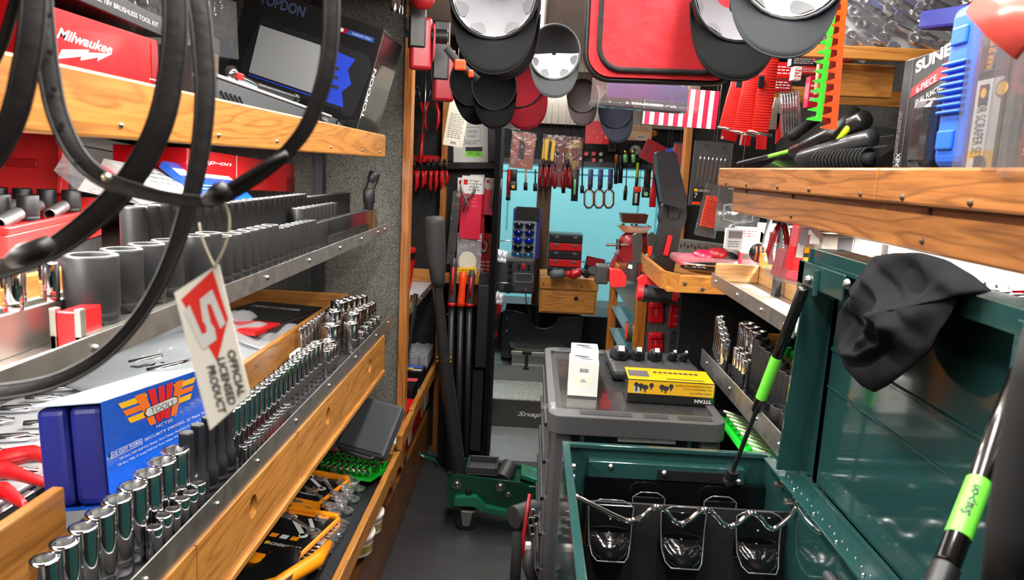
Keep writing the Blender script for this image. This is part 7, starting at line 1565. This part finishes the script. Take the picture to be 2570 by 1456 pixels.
# clear case and flag card under the bag
t=thing('phone_case_pack','clear plastic tray with purple print hanging below the red bag','package',px(1620,270,Y=2.0)); bl=px(1482,250,Y=2.0); br=px(1752,272,Y=2.0); tl=px(1488,195,Y=2.0); M,w,h=frame3(bl,br,tl); Wi=WM[t].inverted()
g=G(CLH); g.T=Wi@M; g.box((0,0,-.005),(w,h,.002)); g.box((0,-.012,-.06),(w,0,.002)); g.obj('clear_tray',t,bev=.003)
g=G(PUR); g.T=Wi@M; g.box((w*.15,h*.22,-.012),(w*.88,h*.95,-.008)); g.obj('purple_card',t)
g=G(BKC); g.T=Wi@M; g.box((w*.1,-.014,-.05),(w*.85,-.012,-.004)); g.obj('bottom_card',t)
o,w,h=hcard('flag_card','card printed with red and cream stripes behind the clear tray','card',1620,225,1792,315,2.35,CRM,[('r',.02+.135*i,0,.02+.135*i+.07,1,MAG) for i in range(8)]+[('r',0,.35,.6,1,NAV)],-.03,.006)
t=thing('orange_buckle','orange plastic buckle on a black strap between the caps','buckle',px(1150,160,Y=2.0))
g=G(ORR); q=px(1155,163,Y=2.0); g.cb(q,(.03,.01,.028)); q2=px(1182,185,Y=2.0); g.cb(q2,(.014,.01,.02)); g.obj('buckle',t,world=True,bev=.004); g=G(WEB); g.ribbon([px(1120,120,Y=2.01),q+V(0,.01,0),q2+V(0,.01,0),px(1200,200,Y=2.01)],.02,.004,(0,-1,0)); g.obj('strap',t,world=True)
# red ratchet straps
for k,(a,b,c,wd) in enumerate((((1872,180),(1850,250),(1830,325),52),((1905,160),(1885,250),(1866,335),54),((1935,125),(1922,230),(1905,335),40))):
    t=thing('ratchet_strap','bright red ribbed webbing strap hanging right of the bag, %s from the left'%nth(k+1),'strap',px(*a,Y=1.9),'red webbing straps')
    P=[px(*a,Y=1.9-.02*k),px(*b,Y=1.9-.02*k),px(*c,Y=1.9-.02*k)]; g=G(REDS); g.ribbon(P,wd*1.9/FPX,.006,(0,-1,0)); g.obj('webbing',t,world=True)
    g=G(REDS); d=(P[2]-P[0])
    for i in range(30): q=P[0].lerp(P[1],i/15) if i<15 else P[1].lerp(P[2],(i-15)/15); g.cb(q+V(0,-.004,0),(wd*1.9/FPX,.002,.0022))
    g.obj('ribs',t,world=True); g=G(CHR); q=P[2]; g.tube([q+V(-.03,-.004,.004),q+V(.03,-.006,-.004)],.004,8); g.obj('metal_end',t,world=True)
    if k: g=G(BLK); q=px(1855+55*(k-1),205,Y=1.85); g.cb(q,(.014,.008,.028)); g.obj('clasp',t,world=True,bev=.002)
# green and orange serrated racks
def comb(x0y0,x1y1,wpx,teeth,Y,m_,lb):
    A=px(*x0y0,Y=Y); B=px(*x1y1,Y=Y); d=B-A; L=d.length; k=Y/FPX; W_=wpx*k
    y=d.normalized(); x=V(1,0,0); x=(x-y*x.dot(y)).normalized(); z=x.cross(-y)
    M=Matrix(((x.x,-y.x,z.x,B.x),(x.y,-y.y,z.y,B.y),(x.z,-y.z,z.z,B.z),(0,0,0,1)))
    pts=[(0,0),(0,L)]; p=L/teeth
    pts.append((-W_*.5,L))
    for i in range(teeth):
        yy=L-p*i; s=.75+.25*i/teeth
        pts+=[(-W_*.38*s,yy-p*.45),(-W_*s,yy-p*.78),(-W_*s,yy-p*.9),(-W_*.42*s,yy-p)]
    g=G(m_); g.prism(pts,-.0012,.0012); return g,M,W_,L
g,M,W_,L=comb((2103,-10),(2062,305),38,13,1.28,GRNV,''); o=g.obj('wrench_rack',base=M,bev=.0006); lab(o,'bright green toothed metal rack hanging at the upper right','rack')
g,M2,W2_,L2=comb((2128,-20),(2100,325),40,12,1.26,ORV,''); o=g.obj('wrench_rack',base=M2,bev=.0006); lab(o,'bright orange toothed metal rack hanging beside the green one','rack')
P=[px(2103,-10,Y=1.284),px(2128,-20,Y=1.30),px(2100,325,Y=1.30),px(2062,305,Y=1.284)]; g=G(mat('rack_inner_red',(170,30,14),.4)); g.add([*P,*[p+V(0,.003,0) for p in P]],[(0,3,2,1),(4,5,6,7),(0,4,7,3),(1,2,6,5),(2,3,7,6)]); g.obj('rear_web',o,world=True)
# ================================================================ BELTS IN THE FOREGROUND
def belt(lb,P,D,W,holes=None,twist=None,grp=None):
    pts=smooth([pd(a,b,D[i] if isinstance(D,list) else D) for i,(a,b) in enumerate(P)],5)
    t=thing('leather_belt',lb,'belt',pts[0]); n=len(pts)
    wd=[]
    for i in range(n): u=i/(n-1)*(len(W)-1); j=min(int(u),len(W)-2); f=u-j; wd.append((W[j]*(1-f)+W[j+1]*f)*.55/FPX)
    nr=[(CAM-p).normalized() for p in pts]
    g=G(LEA); g.ribbon(pts,wd,.0035,nr); g.obj('strap',t,world=True,bev=.0006)
    g=G(mat('belt_edge',(12,9,9),.5))
    for s in (-1,1):
        e=[]
        for i,p in enumerate(pts):
            tg=(pts[min(i+1,n-1)]-pts[max(i-1,0)]).normalized(); sd=tg.cross(nr[i]).normalized(); e.append(p+sd*s*wd[i]*.46+nr[i]*.0008)
        g.tube(e,.0016,6)
    g.obj('stitched_edge',t,world=True)
    if holes:
        g=G(BLKM)
        for a,b in holes: q=pd(a,b,(D if not isinstance(D,list) else D[0])-.0035); z=(CAM-q).normalized(); g.lathe([(.0022,0),(.0022,.001)],12,frame_z(q,z)); 
        g.obj('punched_holes',t,world=True)
    return t
b1=belt('black leather belt with punched holes looping from upper left up to the right',[(100,-620),(100,-300),(100,-60),(108,60),(122,180),(145,290),(190,385),(255,447),(340,478),(440,500),(540,503),(620,462),(700,400),(765,325),(808,220),(828,110),(832,-50),(830,-300),(826,-620)],.55,[46,48,48,46,44,40,34,26,22,24,30,34,36,36,38],[(120,38),(125,132),(134,225),(153,315),(192,402)])
G(mat('belt_stud',(220,216,190),.2,.8)).sphere(pd(268,445,.54),.0035).obj('stud',b1,world=True)
belt('wide black leather belt curving from top centre down to a keeper at the left',[(438,-620),(438,-300),(438,-60),(440,60),(430,180),(405,300),(360,400),(295,490),(215,565),(130,625),(50,660),(-60,690)],.57,[46,50,56,58,60,60,58,54,48,46])
belt('longest black leather belt sweeping down to the bottom left',[(492,-620),(492,-300),(492,-60),(506,80),(515,220),(505,360),(480,490),(440,620),(390,730),(325,825),(240,905),(130,960),(0,985),(-80,985)],.60,[44,50,54,52,46,42,34,30,32,36,40,44])
belt('black leather belt at the left picture edge beside the wide one',[(85,-620),(85,-300),(85,-60),(80,60),(62,180),(35,290),(-10,380),(-60,440)],.52,[44,50,52,52,50,50])
belt('thin edge-on black belt at the top left corner',[(50,-620),(50,-300),(50,-60),(30,30),(5,110),(-40,200)],.56,[16,18,18,18])
t=thing('belt_keeper','black leather keeper loop gathering the belts at the lower left','keeper',pd(70,640,.54))
G(LEA).tube([pd(30,655,.54),pd(60,640,.535),(pd(100,625,.535)),pd(130,605,.54)],[.006,.0085,.0085,.006],12).obj('loop',t,world=True)
t=thing('belt_keeper','black keeper loop where the belts cross before the sockets','keeper',pd(560,480,.53)); G(LEA).tube([pd(520,500,.54),pd(548,485,.53),pd(570,470,.53)],[.005,.0075,.006],12).obj('loop',t,world=True)
lab(G(LEA).tube(smooth([pd(565,478,.54),pd(620,445,.54),pd(680,408,.54),pd(720,388,.545)],4),.0036,8).obj('belt_loop_cord'),'thin black leather tongue from the crossing up to the right belt','cord')
# tag
c=[pd(437,735,.55),pd(548,663,.55),pd(628,990,.55),pd(527,1080,.55)]
bl=c[3]; br=c[2]; tl=c[0]; M,w,h=frame3(bl,br,pd(437,735,.55)); 
t=thing('price_tag','white hang tag with a red bent logo and bold black words','tag',M=M)
Wi=M.inverted(); loc=[Wi@q for q in (c[3],c[2],c[1],c[0])]
g=G(mat('tag_white',(232,228,216),.45)); g.prism([(q.x,q.y) for q in loc],-.0008,0); g.obj('card',t,bev=.0004)
def tp(u,v):   # u across, v up on the tag
    a=loc[0].lerp(loc[1],u); b=loc[3].lerp(loc[2],u); q=a.lerp(b,v); return (q.x,q.y)
g=G(mat('tag_red',(226,36,22),.4)); g.poly([tp(.10,.93),tp(.86,.985),tp(.93,.60),tp(.50,.38)],.0002)
g.m(WHI); S=[(.12,.86),(.30,.86),(.40,.64),(.46,.62),(.46,.66),(.40,.70),(.50,.86),(.82,.88),(.93,.62),(.79,.60),(.70,.80),(.62,.80),(.60,.62),(.66,.58),(.66,.52),(.34,.53),(.20,.80)]
S=[(.10,.84),(.24,.86),(.34,.62),(.44,.61),(.46,.66),(.42,.70),(.47,.85),(.76,.86),(.86,.58),(.73,.57),(.66,.78),(.58,.78),(.57,.65),(.62,.60),(.60,.52),(.28,.52)]
g.poly([tp(*p) for p in S],.0004)
g.m(INK); e=V(*tp(.0,.36),0); 
for s,u in (('OFFICIAL',.74),('LICENSED',.50),('PRODUCT',.26)):
    a=V(*tp(u,.40),0); b=V(*tp(u,.05),0); d=b-a; r_=math.atan2(d.y,d.x); g.text(s,a.x,a.y,.0062,.0004,w=d.length,rot=r_,bold=.03)
g.obj('printed_logo',t)
g=G(mat('tag_string',(196,186,160),.6)); g.tube(smooth([pd(540,672,.549),pd(520,630,.549),pd(505,590,.549),pd(500,560,.552)],3),.0007,5); g.tube(smooth([pd(535,675,.549),pd(560,630,.549),pd(575,580,.549),pd(575,540,.549),pd(565,508,.545)],3),.0007,5); g.obj('string',t,world=True)
# ================================================================ HOOKS: hang the loose hanging goods from the ceiling
bpy.context.view_layer.update()
def top_of(o):
    m=[x for x in [o]+list(o.children_recursive) if x.type=='MESH']; P=[x.matrix_world@Vector(c) for x in m for c in x.bound_box]
    z=max(p.z for p in P); q=[p for p in P if p.z>z-.02]; return V(sum(p.x for p in P)/len(P),sum(p.y for p in P)/len(P),z)
HOOKED=('baseball_cap','header_card','red_tray_card','blue_tag','orange_tag','tan_card','red_clipboard','black_jacket','orange_buckle','phone_case_pack','flag_card','red_cap_knob','padded_bag','ratchet_strap','wrench_rack','red_flap')
HLAB=('work light with round lens','red long level','bag of brown straps','high pack','red and silver tool pack','pair of red blister','thin white edged','screwdriver with a dark red','dark red handled pliers hanging','paddle light','shiny chrome socket hanging','fluorescent yellow slim','round lens at the right','slim light with white bar','red ribbed grips','dark rounded tool','large clear pack of steel')
for o in [x for x in C.objects if x.parent is None and x.get('label')]:
    b=o.name.split('.')[0]
    if b in HOOKED or any(s in o['label'] for s in HLAB):
        p=top_of(o); Wi=o.matrix_world.inverted()
        if p.z>2.10: continue
        zc=2.12 if p.y<4.9 else 1.8
        g=G(STL); g.tube([Wi@(p-V(0,0,.012)),Wi@V(p.x,p.y,zc)],.0012/(o.matrix_world.to_scale().x),6); h=g.obj('hook',o)
